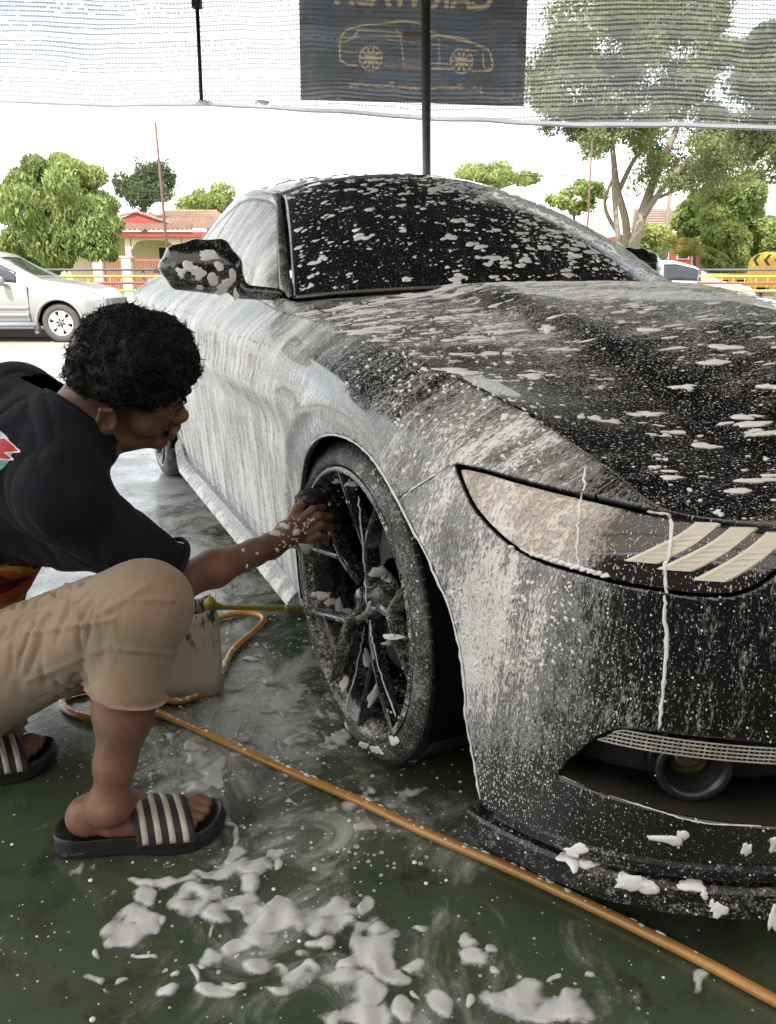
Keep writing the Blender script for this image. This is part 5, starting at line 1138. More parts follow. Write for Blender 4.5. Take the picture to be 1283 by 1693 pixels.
# yellow lorry partly seen past the railing at the far right
def lorry():
    p=at(1283,470,24); root=empty('lorry',(p[0]+.6,24,-.14)); tag(root,'yellow flatbed lorry side with dark openings at the far right edge','lorry')
    b=MB(); b.box(-2.6,3.5,0,2.0,.65,1.12); o=bevel(b.build('bed',simple('lorry_yellow',(.50,.33,.07),.6,var=.15),root),.03)
    for k in range(7):
        b=MB(); b.box(-2.4+k*.62,-2.05+k*.62,-.02,.02,.72,1.02); b.build('side_opening',MCAV,root)
    b=MB(); b.box(-2.65,3.5,-.04,.0,1.12,1.2); b.build('top_rail',MYEL,root)
    for x in (-1.6,2.0):
        b=MB(); T=Matrix.Translation((x,-.02,.42))@Matrix.Rotation(R(90),4,'X'); b.lathe([(.0001,.0),(.20,.0),(.25,.03),(.42,.02),(.42,-.2)],28,T); b.build('wheel',MBGT,root,True)
lorry()
# ---------------- the crouching person ----------------
MSKIN=M('brown_skin')
def skin():
    m=MSKIN; v=m.coord(); f=m.n('Attribute',attribute_name='fade').outputs['Fac']
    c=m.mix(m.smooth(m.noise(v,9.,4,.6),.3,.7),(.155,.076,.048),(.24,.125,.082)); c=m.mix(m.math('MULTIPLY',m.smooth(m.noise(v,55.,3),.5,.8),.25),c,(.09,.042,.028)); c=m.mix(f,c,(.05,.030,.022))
    m.bump(m.math('ADD',m.noise(v,420.,3,.7),m.math('MULTIPLY',m.noise(v,90.,3),1.6)),.0011,.8)
    m.p(Base_Color=c,Roughness=.45,Subsurface_Weight=.12,Subsurface_Radius=(.012,.004,.002),Specular_IOR_Level=.45)
skin()
def cloth(name,a,b_,scale=30.,rough=.85,bump=.0006,sheen=.2):
    m=M(name); v=m.coord(); n=m.noise(v,6.,4,.6); w=m.noise(v,900.,2); fold_=m.noise(m.n('Mapping',i_0=v,i_3=(1,1,1)).outputs[0],scale,3,.5,.8)
    m.bump(m.math('ADD',m.math('MULTIPLY',w,.2),fold_),bump*3); return m.p(Base_Color=m.mix(m.smooth(n,.3,.7),a,b_),Roughness=rough,Sheen_Weight=sheen,Specular_IOR_Level=.25)
MSHIRT=cloth('black_tee_cotton',(.008,.008,.012),(.013,.013,.018),14.,sheen=0.)
MSHORT=cloth('khaki_cotton',(.25,.185,.125),(.32,.245,.175),16.,bump=.0009)
person=empty('person',tuple(at(60,1200,1.3)*[1,1,0])); PO=np.array(person.location)
tag(person,'crouching person in black tee, khaki shorts and striped slides scrubbing the front wheel','person')
def pmesh(name,sd,lo,hi,h,mat,parent=person,disp=None,attrs=None,name_off=True):
    V,F=sd.mesh(lo,hi,h); F=[tuple(f) for f in F.tolist()]
    if disp is not None: N=vnormals(V,F); V=V+N*disp(V)[:,None]
    a={k:fn(V) for k,fn in attrs.items()} if attrs else None
    o=mk(name,V-PO,F,parent,mat,True,a); sm=o.modifiers.new('smooth','SMOOTH'); sm.factor=.5; sm.iterations=2; return o
# key joints
J=dict(rank=at(180,1330,1.165),rcalf=at(206,1185,1.175),rknee=at(242,1000,1.205),rhip=at(-75,1140,1.36),
       lank=at(-15,1222,1.50),lknee=at(80,1040,1.70),lhip=at(-85,1120,1.52),
       rsh=at(100,818,1.255),relb=at(298,962,1.375),rwri=at(447,903,1.60),lsh=at(30,676,1.50),lelb=at(110,880,1.68),lwri=at(240,930,1.62),
       neck=at(128,705,1.355),chest=at(40,790,1.39),belly=at(-60,900,1.42),pelvis=at(-100,1060,1.44))
# head frame
al,ro,ya=R(17),R(26),R(4)
f0=np.array([math.cos(al),0,-math.sin(al)]); u0=np.array([math.sin(al),0,math.cos(al)]); s0=np.array([0,1.,0])
u_=u0*math.cos(ro)-s0*math.sin(ro); s_v=s0*math.cos(ro)+u0*math.sin(ro); f_=f0
rz=np.array([[math.cos(ya),-math.sin(ya),0],[math.sin(ya),math.cos(ya),0],[0,0,1]]); f_,s_v,u_=rz@f_,rz@s_v,rz@u_
HR=np.stack([f_,s_v,u_],1); HC=at(201,624,1.36)
HL_=lambda f,s,u: HC+HR@np.array([f,s,u])
body=SDF(.018)
def headsdf(b):
    e=lambda c,r,k=.015,op=1: b.ell(HL_(*c),r,HR,k,op); c_=lambda a,bb,ra,rb,k=.012: b.cone(HL_(*a),HL_(*bb),ra,rb,k)
    e((.002,0,.025),(.092,.077,.092)); e((.045,0,.005),(.056,.060,.062),.02); e((.040,0,-.050),(.056,.056,.062),.02)
    for s in (1,-1):
        c_((-.015,s*.050,-.060),(.035,s*.040,-.098),.020,.017,.02); c_((.035,s*.040,-.098),(.078,s*.012,-.108),.017,.014,.016)
        e((.058,s*.036,-.048),(.026,.024,.026),.02); c_((.080,s*.018,.006),(.068,s*.050,.004),.014,.011,.014)
        e((.101,s*.031,-.018),(.006,.014,.007),.012,-1); e((.084,s*.031,-.020),(.0125,.0165,.0115),.006)
        c_((.108,s*.010,-.050),(.102,s*.014,-.050),.0070,.0065,.006)
        # ear
        e((.006,s*.081,-.034),(.016,.0085,.029),.006); e((.010,s*.089,-.029),(.009,.0075,.016),.004,-1); e((.000,s*.082,-.052),(.008,.006,.009),.006)
        c_((-.006,s*.087,-.012),(-.009,s*.089,-.034),.0038,.0035,.004); c_((-.006,s*.087,-.012),(.012,s*.084,-.008),.0038,.0035,.004); c_((-.009,s*.089,-.034),(-.002,s*.085,-.056),.0035,.0035,.004)
        c_((.010,s*.079,-.030),(.010,s*.079,-.038),.004,.004,.004)
    e((.076,0,-.112),(.018,.020,.016),.014)
    c_((.092,0,-.002),(.110,0,-.042),.0085,.0105,.014); e((.113,0,-.046),(.0105,.0115,.0095),.008); c_((.103,0,-.056),(.102,0,-.066),.009,.010,.010)
    c_((.102,-.016,-.076),(.102,.016,-.076),.0070,.0070,.006); c_((.107,-.006,-.074),(.107,.006,-.074),.0055,.0055,.006); c_((.099,-.014,-.088),(.099,.014,-.088),.0082,.0082,.004)
headsdf(body)
body.cone(HL_(-.032,0,-.045),J['neck'],.056,.053,.03); body.cone(HL_(-.02,0,-.08),at(150,730,1.35),.046,.05,.03)
# torso, arms, legs
body.cone(J['chest'],J['belly'],.115,.115,.05); body.cone(J['belly'],J['pelvis'],.115,.125,.05); body.cone(J['neck'],J['chest'],.050,.10,.04)
for s,h in (('r','rhip'),('l','lhip')):
    body.cone(J['chest'],J[s+'sh'],.078,.050,.04); body.cone(J['pelvis'],J[h],.11,.10,.04); 
body.chain([J['rsh'],(J['rsh']+J['relb'])/2+[0,0,-.005],J['relb']],[.050,.042,.035]); ml=J['relb']*.65+J['rwri']*.35
body.chain([J['relb'],ml,J['relb']*.2+J['rwri']*.8,J['rwri']],[.034,.037,.027,.024])
body.chain([J['lsh'],J['lelb'],J['lwri']],[.05,.038,.027]); body.cone(J['lwri'],at(282,915,1.60),.026,.016)
for a,b_ in (((270,913),(293,912)),((272,920),(292,919))): body.cone(at(*a,1.60),at(*b_,1.595),.010,.008,.006)
body.chain([J['rhip'],J['rknee'],J['rcalf'],at(190,1262,1.168),J['rank']],[.085,.053,.046,.034,.028])
body.cone(J['rknee']+[.012,-.012,.0],J['rcalf'],.045,.036); body.ell(J['rcalf']+[-.012,.01,.045],(.040,.040,.080),k=.03)
body.chain([J['lhip'],J['lknee'],(J['lknee']+J['lank'])/2,J['lank']],[.085,.056,.054,.034])
feet=[]
def foot(T,H,ank):
    T=np.array(T);H=np.array(H);f=(T-H);L_=np.linalg.norm(f);f/=L_;n=np.array([f[1],-f[0],0]);up=np.array([0,0,1.])   # n points to the near (outer) side
    P=lambda a,b_,c:H+f*a+n*b_+up*c; z0=.030; fr=np.stack([f,n,up],1)
    body.ell(P(.045,0,z0+.026),(.030,.025,.026),fr,k=.02); body.cone(P(.048,0,z0+.046),ank,.025,.027,.03)
    body.cone(ank+[0,0,-.005],P(.12,-.008,z0+.038),.026,.026,.035); body.cone(P(.06,.0,z0+.024),P(.19,.008,z0+.016),.026,.020,.025); body.cone(P(.12,-.010,z0+.034),P(.205,-.020,z0+.018),.028,.018,.025); body.cone(P(.10,.014,z0+.018),P(.195,.030,z0+.012),.020,.013,.02)
    for i,(b_,a1,r) in enumerate(((-.032,.276,.0130),(-.010,.273,.0100),(.008,.264,.0093),(.024,.252,.0088),(.038,.238,.0083))):
        a0=.212-.006*i; body.cone(P(a0,b_*.85,z0+.016),P((a0+a1)/2,b_,z0+.020),r*1.02,r*.95,.007); body.cone(P((a0+a1)/2,b_,z0+.020),P(a1-r,b_,z0+.011),r*.95,r,.004)
        nails.append((P(a1-.004,b_,z0+.018+r*.25),f,n,r))
    feet.append((H,f,n,L_)); return P
nails=[]
body.ell(J['rank']+[.012,-.030,.004],(.012,.010,.014),k=.01)
foot(at(378,1372,z=0),at(103,1400,z=0),J['rank'])
_lt=at(85,1262,z=0); _ld=np.array([.955,.295,0]); foot(_lt,_lt-_ld*.285,J['lank'])
# right hand gripping the mitt
pal=at(482,882,1.640); body.cone(J['rwri'],pal,.027,.026,.02)
body.cone(pal+[-.012,-.01,.012],at(500,862,1.665),.022,.013,.014); body.cone(pal,at(508,890,1.665),.024,.013,.014); body.cone(pal,at(498,904,1.650),.022,.012,.014)
FG_=[((498,858,1.650),(518,842,1.655),(533,840,1.678),(538,846,1.695)),((506,869,1.650),(528,853,1.650),(543,855,1.672),(546,864,1.690)),((510,881,1.650),(531,868,1.648),(546,872,1.668),(548,882,1.685)),((509,893,1.648),(527,885,1.645),(540,890,1.662),(541,899,1.675))]
for i,g in enumerate(FG_):
    P=[at(*q) for q in g]; r=(.0098,.0100,.0096,.0082)[i]; body.cone(P[0],P[1],r*1.08,r,.005); body.cone(P[1],P[2],r,r*.92,.003); body.cone(P[2],P[3],r*.92,r*.8,.003)
P=[at(478,868,1.650),at(492,842,1.665),at(506,826,1.680),at(518,822,1.695)]; body.chain(P,[.014,.0115,.0105,.0085],.006)
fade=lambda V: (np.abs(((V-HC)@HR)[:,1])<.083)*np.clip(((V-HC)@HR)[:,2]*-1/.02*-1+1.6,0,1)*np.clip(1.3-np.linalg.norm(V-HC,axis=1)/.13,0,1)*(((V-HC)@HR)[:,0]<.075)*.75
def assemble():
    boxes=[((-1.15,.95,-.01),(.02,1.95,.62),.0045),]
    lo1,hi1=HC-[.17,.17,.17],HC+[.17,.17,.17]; hl0,hh0=at(470,890,1.64)-[.075,.075,.085],at(510,870,1.66)+[.075,.075,.085]
    fl0,fh0=at(103,1440,z=0)-[.02,.06,.0],at(378,1372,z=0)+[.04,.12,.14]
    Vs=[];Fs=[];o=0
    def part(lo,hi,h,exc):
        nonlocal o
        V,F=body.mesh(lo,hi,h)
        keep=np.ones(len(V),bool)
        for a,b_ in exc: keep&=~((V>np.array(a)+.006)&(V<np.array(b_)-.006)).all(1)
        F=F[keep[F].any(1)]; Vs.append(V);Fs.append(F+o);o+=len(V)
    part((-1.1,.98,-.01),(-.02,1.95,1.0),.0050,[(lo1,hi1),(hl0,hh0),(fl0,fh0)])
    part(lo1,hi1,.0024,[]); part(hl0,hh0,.0020,[]); part(fl0,fh0,.0024,[])
    V=np.vstack(Vs);F=np.vstack(Fs); u,inv=np.unique(F,return_inverse=True); return V[u],[tuple(f) for f in inv.reshape(-1,4).tolist()]
BV,BF=assemble()
bodyo=mk('body',BV-PO,BF,person,MSKIN.m,True,{'fade':fade(BV)}); sm=bodyo.modifiers.new('s','SMOOTH'); sm.factor=.4; sm.iterations=1
# eyelids line and brow as short dark hairs; hair
MHAIR=M('black_hair'); MHAIR.bump(MHAIR.noise(MHAIR.coord(),260.,4,.7),.002); MHAIR.p(Base_Color=(.005,.0045,.0045),Roughness=.5,Specular_IOR_Level=.3)
hair=SDF(.02); ee=lambda c,r,k=.02,op=1: hair.ell(HL_(*c),r,HR,k,op)
ee((.010,0,.048),(.086,.085,.080)); ee((.040,0,.062),(.075,.080,.065)); ee((-.030,0,.026),(.054,.074,.058)); ee((.085,0,.050),(.035,.062,.036)); ee((.035,-.05,.025),(.060,.040,.032)); ee((.035,.05,.025),(.060,.040,.032)); ee((-.02,-.045,.018),(.048,.038,.026))
def hdisp(V): return   .0035*vnoise(V*48,3,20)+.0035*vnoise(V*130,4,24)
def hcut(V,F): return V,F
HV_,HF_=hair.mesh(HC-[.2,.2,.15],HC+[.2,.2,.2],.0035); HF_=[tuple(f) for f in HF_.tolist()]; HV_=HV_+vnormals(HV_,HF_)*hdisp(HV_)[:,None]
_hl=(HV_-HC)@HR; HV_,HF_,_=clip(HV_,HF_,_hl[:,2]-(-.004-.10*_hl[:,0])+.004*vnoise(HV_*60,6)); ho=mk('hair',HV_-PO,HF_,person,MHAIR.m,True)
def curls():
    r=np.random.default_rng(12); V=np.array([v.co[:] for v in ho.data.vertices]); N=vnormals(V,[tuple(p.vertices) for p in ho.data.polygons]); L=(V+PO-HC)@HR
    ok=np.where(L[:,2]>.006-.10*L[:,0])[0]; b=MB(); pick=r.choice(ok,4200)
    for i in pick:
        n=N[i]; p=V[i]-n*.003; t=np.cross(n,r.normal(size=3)); t/=np.linalg.norm(t); t=t*.8+HR@np.array([.55,0,-.35]); t-=n*(t@n); t/=np.linalg.norm(t); s=np.cross(n,t)
        R_=r.uniform(.003,.008); turns=r.uniform(.3,.8)*2*math.pi; ln=r.uniform(.012,.026); ph=r.uniform(0,6); pts=[]
        for k in range(8):
            a=turns*k/7+ph; pts.append(p+t*(ln*k/7+R_*math.sin(a)*.8)+s*R_*math.cos(a)+n*(.0022+.0022*math.sin(k*.7+ph)))
        b.tube(pts,[.0007,.0009,.0009,.0009,.0008,.0007,.0005,.0003],3,False)
    # forelock curls over the brow
    for k in range(26):
        p=HC+HR@np.array([.108+r.uniform(-.014,.010),r.uniform(-.05,.04),.035+r.uniform(-.02,.02)])-PO; R_=r.uniform(.007,.012); pts=[]
        for j in range(9):
            a=j*.62; pts.append(p+HR@np.array([R_*math.sin(a)*.7+.002*j*.3,.002*j*r.uniform(-.3,.3),-.0042*j-R_*.3*math.cos(a)]))
        b.tube(pts,[.0022,.0024,.0022,.002,.0018,.0015,.0012,.0009,.0005],4,False)
    o=b.build('curl',MHAIR.m,ho,True); tag(o,kind='stuff')
curls()
b=MB()
for s in (1,-1):
    for k in range(26):
        t=k/25; p=np.array([.094-.018*t**1.5,s*(.012+.038*t),.010+.004*math.sin(t*3)]); q=p+[-.002,s*.006,.002]; P=[HL_(*p)-PO,HL_(*q)-PO]; b.tube(P,[.0009,.0004],3,False)
tag(b.build('eyebrow',MHAIR.m,person,True),kind='stuff')
# shirt
sh_=SDF(.03)
sh_.cone(J['neck']+[-.008,.0,-.008],J['chest'],.080,.120,.05); sh_.cone(J['chest'],J['belly'],.134,.128,.05); sh_.cone(J['belly'],at(-70,985,1.42),.130,.120,.05)
sh_.cone(J['chest'],J['rsh'],.105,.068,.04); sh_.cone(J['chest'],J['lsh'],.105,.080,.04); sh_.cone(J['neck'],J['rsh'],.056,.062,.04); sh_.cone(J['neck'],J['lsh'],.06,.075,.04)
se=J['rsh']*.20+J['relb']*.80; sh_.cone(J['rsh']+[0,0,-.012],se+[0,0,-.008],.068,.060,.03); sh_.cone(J['lsh'],J['lsh']*.4+J['lelb']*.6,.076,.062,.03); sh_.ell(at(120,890,1.34),(.09,.07,.06),k=.04)
axis=(J['relb']-J['rsh']); axis/=np.linalg.norm(axis)
def wr(V,seed,amp,dirv,fr=60,low=9):
    d=np.array(dirv,float);d/=np.linalg.norm(d); t=V@d; Q=V-t[:,None]*d; w=vnoise(Q*fr*2.2+t[:,None]*d*fr*.30+vnoise(V*5,seed+9)[:,None]*.9,seed,16); m_=np.clip(.5+.6*vnoise(V*low,seed+1,12),0,1); return amp*(1.6*np.clip(1-np.abs(w)*1.5,0,1)**1.5-.3)*m_
V,F=sh_.mesh((-1.2,.95,.25),(-.10,1.85,1.0),.0048); F=[tuple(f) for f in F.tolist()]
# cut sleeve end, neck opening and hem
V,F,_=clip(V,F,np.where(np.linalg.norm(V-se,axis=1)<.12,((se+axis*.012)-V)@axis,1.))
nk=HL_(-.035,0,-.06)-J['neck']; nk/=np.linalg.norm(nk); V,F,_=clip(V,F,np.where(np.linalg.norm(V-(J['neck']+nk*.035),axis=1)<.16,((J['neck']+nk*.014)-V)@nk,1.))
N=vnormals(V,F); V=V+N*(wr(V,11,.0038,(.5,.2,-.8),20,5)+wr(V,14,.0030,(.2,.1,-1),34,6)*np.exp(-((V-at(200,860,1.25))**2).sum(1)/.02)+.0012*vnoise(V*14,5))[:,None]
V,F,_=fold(V,F,.006)
zc=at(60,948,1.30)[2]; prn=np.clip((zc+.012*vnoise(V*9,2)-V[:,2])/.01,0,1)*(V[:,0]<at(165,940,1.3)[0])
def shirtmat():
    m=MSHIRT; 
    M_=M('tee_with_print'); v=M_.coord('Object'); pr=M_.n('Attribute',attribute_name='print').outputs['Fac']
    n=M_.noise(v,6.,4,.6); base=M_.mix(M_.smooth(n,.3,.7),(.008,.008,.012),(.015,.014,.020)); st=M_.noise(M_.n('Mapping',i_0=v,i_2=(0,R(35),0),i_3=(3.,1.,9.)).outputs[0],1.6,1)
    cr=M_.n('ValToRGB'); cr.color_ramp.interpolation='CONSTANT'; e=cr.color_ramp.elements; e[0].color=(.10,.008,.02,1); e[1].position=.47; e[1].color=(.45,.10,.02,1)
    for p_,c_ in ((.54,(.55,.32,.08,1)),(.60,(.12,.01,.02,1))): q=e.new(p_); q.color=c_
    M_.nt.links.new(st,cr.inputs[0]); M_.bump(M_.math('ADD',M_.noise(v,14.,3,.5,.8),M_.math('MULTIPLY',M_.noise(v,900.,2),.12)),.002)
    return M_.p(Base_Color=M_.mix(pr,base,cr.outputs[0]),Roughness=.9,Sheen_Weight=.04,Specular_IOR_Level=.12)
so_=mk('tee_shirt',V-PO,F,person,shirtmat(),True,{'print':prn}); sm=so_.modifiers.new('s','SMOOTH'); sm.iterations=2; sm.factor=.5
SHV,SHF=V,F
# collar rib
c0=J['neck']+nk*.015; a_=np.cross(nk,[0,0,1.]); a_/=np.linalg.norm(a_); b2=np.cross(nk,a_); b=MB(); P=[c0+a_*.076*math.cos(t)+b2*.076*math.sin(t)-PO for t in np.linspace(0,2*math.pi,40)]; b.tube(P,.0065,8,False); b.build('collar',MSHIRT,so_,True)
P=[se+axis*.008+ (lambda q:q*.066)(np.cross(axis,[0,0,1.])/np.linalg.norm(np.cross(axis,[0,0,1.]))*math.cos(t)+np.cross(axis,np.cross(axis,[0,0,1.])/np.linalg.norm(np.cross(axis,[0,0,1.])))*math.sin(t))-PO for t in np.linspace(0,2*math.pi,36)]; b=MB(); b.tube(P,.0045,6,False); b.build('sleeve_hem',MSHIRT,so_,True)
# printed badge on the back: a landscape roundel crossed by a red zigzag, laid on the cloth
def badge():
    from mathutils.bvhtree import BVHTree
    bv=BVHTree.FromPolygons([tuple(v) for v in SHV.tolist()],SHF); org=Vector((0,0,CAM_H))
    def onS(px,py,l):
        d=(Vector(at(px,py,1.))-org).normalized(); h=bv.ray_cast(org,d); 
        return None if h[0] is None else np.array(h[0]+h[1]*(l if h[1].dot(d)<0 else -l))
    def patch(name,inside,mat,l,x0,x1,y0,y1,n=34):
        V=[];F=[];id_={}
        for j in range(n+1):
            for i in range(n+1):
                p=onS(x0+(x1-x0)*i/n,y0+(y1-y0)*j/n,l)
                if p is not None: id_[i,j]=len(V); V.append(p-PO)
        if not V: return
        sc=np.array([inside(x0+(x1-x0)*i/n,y0+(y1-y0)*j/n) for (i,j) in id_]); 
        F=[(id_[i,j],id_[i,j+1],id_[i+1,j+1],id_[i+1,j]) for j in range(n) for i in range(n) if all(k in id_ for k in ((i,j),(i+1,j),(i+1,j+1),(i,j+1)))]
        F=[f for f in F if max(np.linalg.norm(V[f[a]]-V[f[(a+1)%4]]) for a in range(4))<.02]
        V2,F2,_=clip(np.array(V),F,sc); return mk(name,V2,F2,so_,mat,True)
    m=M('badge_landscape'); v=m.coord(); s=m.n('SeparateXYZ',i_0=v); z=m.math('ADD',s.outputs[2],m.math('MULTIPLY',m.noise(v,30.,3),.02)); cr=m.n('ValToRGB'); e=cr.color_ramp.elements; zc_=at(0,745,1.3)[2]
    e[0].position=0; e[0].color=(.12,.26,.05,1); e[1].position=1; e[1].color=(.55,.62,.60,1)
    for p_,c_ in ((.35,(.25,.40,.08,1)),(.48,(.08,.22,.30,1)),(.62,(.25,.50,.62,1))): q=e.new(p_); q.color=c_
    m.set(cr.inputs[0],m.math('MULTIPLY',m.math('SUBTRACT',z,zc_-.04),12.)); m.p(Base_Color=cr.outputs[0],Roughness=.6)
    patch('badge',lambda x,y:1-math.hypot((x+22)/42,(y-745)/38),m.m,.0012,-66,24,700,790)
    zz=[(-60,735),(-20,732),(8,726),(33,747),(5,748),(22,760),(-10,758),(-60,762)]
    def pol(P,gr=0): 
        P=np.array(P,float); c=P.mean(0); P=c+(P-c)*(1+gr); return lambda x,y: float(poly_sd(np.array([x]),np.array([y]),[tuple(p) for p in P])[0])
    patch('bolt_outline',lambda x,y:pol(zz)(x,y)+2.2,simple('badge_white',(.75,.72,.70),.6),.0020,-66,40,715,775,46)
    patch('bolt',pol(zz),simple('badge_red',(.42,.02,.03),.6),.0028,-66,40,715,775,46)
badge()
# shorts
st=SDF(.025)
st.cone(J['pelvis'],J['rhip'],.135,.122,.04); st.cone(J['rhip'],J['rknee']+[-.01,0,-.002],.118,.076,.04); st.cone(J['rknee'],at(214,1128,1.18),.072,.063,.03); st.ell(J['rknee']+[.002,-.004,.0],(.068,.068,.062),k=.03)
st.cone(J['pelvis'],J['lhip'],.135,.12,.04); st.cone(J['lhip'],J['lknee'],.115,.08,.04); st.cone(J['lhip'],at(-15,1190,1.50),.09,.07,.04)
V,F=st.mesh((-1.25,1.0,.05),(-.2,1.9,.68),.0048); F=[tuple(f) for f in F.tolist()]
lc=at(216,1143,1.18); dl=at(200,1200,1.17)-J['rknee']; dl/=np.linalg.norm(dl); V,F,_=clip(V,F,np.where((np.linalg.norm(V-lc,axis=1)<.115)&(np.linalg.norm((V-lc)-((V-lc)@dl)[:,None]*dl,axis=1)<.085),(lc-V)@dl,1.))
N=vnormals(V,F); kn=J['rknee']
d_leg=(J['rhip']-J['rknee']); d_leg/=np.linalg.norm(d_leg)
dsp=wr(V,21,.0062,(.25,.1,1.),42,6)*np.clip((kn[0]-.02-V[:,0])/.10,0.15,1)+wr(V,22,.005,(1.,.0,-.5),46,8)*np.exp(-((V-at(225,1060,1.12))**2).sum(1)/.012)+.0010*vnoise(V*24,7)
# stitched seams as shallow grooves
def seam(px0,px1,w=.004,dep=.004):
    a=at(*px0,1.1);b_=at(*px1,1.1); o=np.array([0,0,CAM_H]); n=np.cross(a-o,b_-o); n/=np.linalg.norm(n); L=b_-a; d=np.abs((V-o)@n); t=((V-a)@L)/(L@L); return -dep*np.exp(-(d/w)**2)*((t>-.1)&(t<1.3)&(V[:,1]<1.35))
dsp=dsp+seam((112,972),(140,1035))+seam((0,1055),(138,1032))+seam((140,1030),(205,992))+seam((205,992),(255,992))+seam((195,1072),(300,1082),.003,.003)+seam((0,1145),(130,1090),.003,.003)+seam((175,968),(196,985),.003,.003)
V=V+N*dsp[:,None]; V,F,_=fold(V,F,.010)
shorts=mk('shorts',V-PO,F,person,MSHORT,True); sm=shorts.modifiers.new('s','SMOOTH'); sm.iterations=1; sm.factor=.4
# striped slides
MSOLE=simple('black_rubber_sole',(.016,.016,.018),.38,bump=.0008,bs=220); MSTRAP=simple('black_knit_strap',(.020,.020,.022),.6,bump=.0012,bs=420); MSTRIPE=simple('silver_stripe',(.50,.47,.42),.42,var=.2,vs=60,bump=.0006)
def slide(H,f,n,L_,label):
    sl_=empty('slide',tuple(H-PO)); 
    sl_.parent=person; up=np.array([0,0,1.]); o=np.zeros(3)
    P=lambda a,b_,c:(f*a+n*b_+up*c)
    # outline of the sole
    K=[(-.012,0),(-.004,.026),(.03,.040),(.08,.040),(.14,.044),(.20,.056),(.25,.052),(.285,.030),(.298,-.004),(.293,-.035),(.265,-.052),(.21,-.052),(.14,-.042),(.08,-.040),(.03,-.040),(-.004,-.026)]
    O=catmull(np.array(K+[K[0]]),81)[:-1]; m_=len(O); cen=np.array([.14,0.])
    lv=[(.96,.000),(1.0,.004),(1.01,.012),(.99,.026),(.985,.036),(.955,.038),(.93,.031),(.5,.028),(.0,.028)]
    V=[];F=[]
    for s,z in lv:
        for x,y in O:
            q=cen+(np.array([x,y])-cen)*s; lift=.010*np.clip((q[0]-.22)/.08,0,1)**2; V.append(P(q[0],q[1],z*(1 if s>.94 else 1)+lift+(.006*np.clip((.05-q[0])/.05,0,1) if s>.94 and z>.02 else 0)))
    for k in range(len(lv)-1):
        for i in range(m_): F.append((k*m_+i,k*m_+(i+1)%m_,(k+1)*m_+(i+1)%m_,(k+1)*m_+i))
    F.append(tuple(range(m_))[::-1]); mk('sole',V,F,sl_,MSOLE,True)
    # strap: an arch over the forefoot
    def arch(a,t,lift=0.):   # t 0 near side foot edge .. 1 far side
        th=math.pi*t; w=.054; hgt=.090-.22*(a-.125); yy=w*math.cos(th); zz=.022+(hgt-.022)*math.sin(th)**.72; yy+=0.004*math.cos(th); nn=np.array([math.cos(th),math.sin(th)]); return P(a+.018*math.cos(th),yy+nn[0]*lift,zz+nn[1]*lift)
    A=np.linspace(.128,.234,14); T=np.linspace(.0,1.,30)
    G=np.array([[arch(a,t,.002) for t in T] for a in A]); V,F=gridmesh(G)
    if vnormals(V,F)[7*30+15,2]<0:F=[q[::-1] for q in F]
    V,F,_=fold(V,F,.005); st_=mk('strap',V,F,sl_,MSTRAP,True)
    for k in range(4):
        a0=.139+.0240*k; G=np.array([[arch(a,t,.0034) for t in np.linspace(.03,.97,30)] for a in np.linspace(a0,a0+.0110,3)]); V,F=gridmesh(G)
        if vnormals(V,F)[45,2]<0:F=[q[::-1] for q in F]
        V,F,_=fold(V,F,.0015); mk('stripe',V,F,st_,MSTRIPE,True)
    return sl_,P
for i,(H,f,n,L_) in enumerate(feet):
    sl_,P=slide(H,f,n,L_,'')
    if i==0:
        cu=bpy.data.curves.new('sole_lettering','FONT'); cu.body='20PROTOTEC'[:2]; cu.size=.020; ob=bpy.data.objects.new('t',cu); COL.objects.link(ob); dg=bpy.context.evaluated_depsgraph_get(); me=bpy.data.meshes.new_from_object(ob.evaluated_get(dg)); bpy.data.objects.remove(ob)
        V=[P(.010+v.co.x*.55,.0405+.0002*0,.012+v.co.y*.55) for v in me.vertices]; 
        cu2=bpy.data.curves.new('t2','FONT'); cu2.body='PROTEC'; cu2.size=.010; ob=bpy.data.objects.new('t',cu2); COL.objects.link(ob); me2=bpy.data.meshes.new_from_object(ob.evaluated_get(bpy.context.evaluated_depsgraph_get())); bpy.data.objects.remove(ob)
        V2=[P(.026+v.co.x*.62,.0408,.0135+v.co.y*.62) for v in me2.vertices]
        V=[v+n*.0028 for v in V]+[v+n*.0028 for v in V2]; F=[tuple(p.vertices) for p in me.polygons]+[tuple(len(me.vertices)+i for i in p.vertices) for p in me2.polygons]; tag(mk('lettering',V,F,sl_,simple('sole_print',(.18,.18,.19),.6),False),kind='stuff')
# scrubbing mitt: a stringy black pad
def mitt():
    c=at(513,826,1.70); s=SDF(.01); s.ell(c,(.034,.036,.024)); s.ell(c+[.02,.015,-.03],(.024,.026,.030)); V,F=s.mesh(c-.08,c+.08,.003); root=mk('scrub_mitt',V,[tuple(q) for q in F.tolist()],None,simple('black_mitt',(.012,.012,.012),.5,bump=.002,bs=90),True); tag(root,'wet stringy black scrub mitt held in the hand against the tyre','mitt')
    r=np.random.default_rng(3); N=vnormals(V,[tuple(q) for q in F.tolist()]); b=MB()
    for i in r.choice(len(V),330):
        n=N[i]; d=r.normal(size=3)*.6+n+[0,0,-.5]; d/=np.linalg.norm(d); b.tube([V[i]-n*.002,V[i]+n*.006,V[i]+n*.007+d*.007,V[i]+n*.004+d*.014],[.0024,.0025,.0022,.0014],5)
    o=b.build('mitt_strand',bpy.data.materials['black_mitt'],root,True); tag(o,kind='stuff')
mitt()
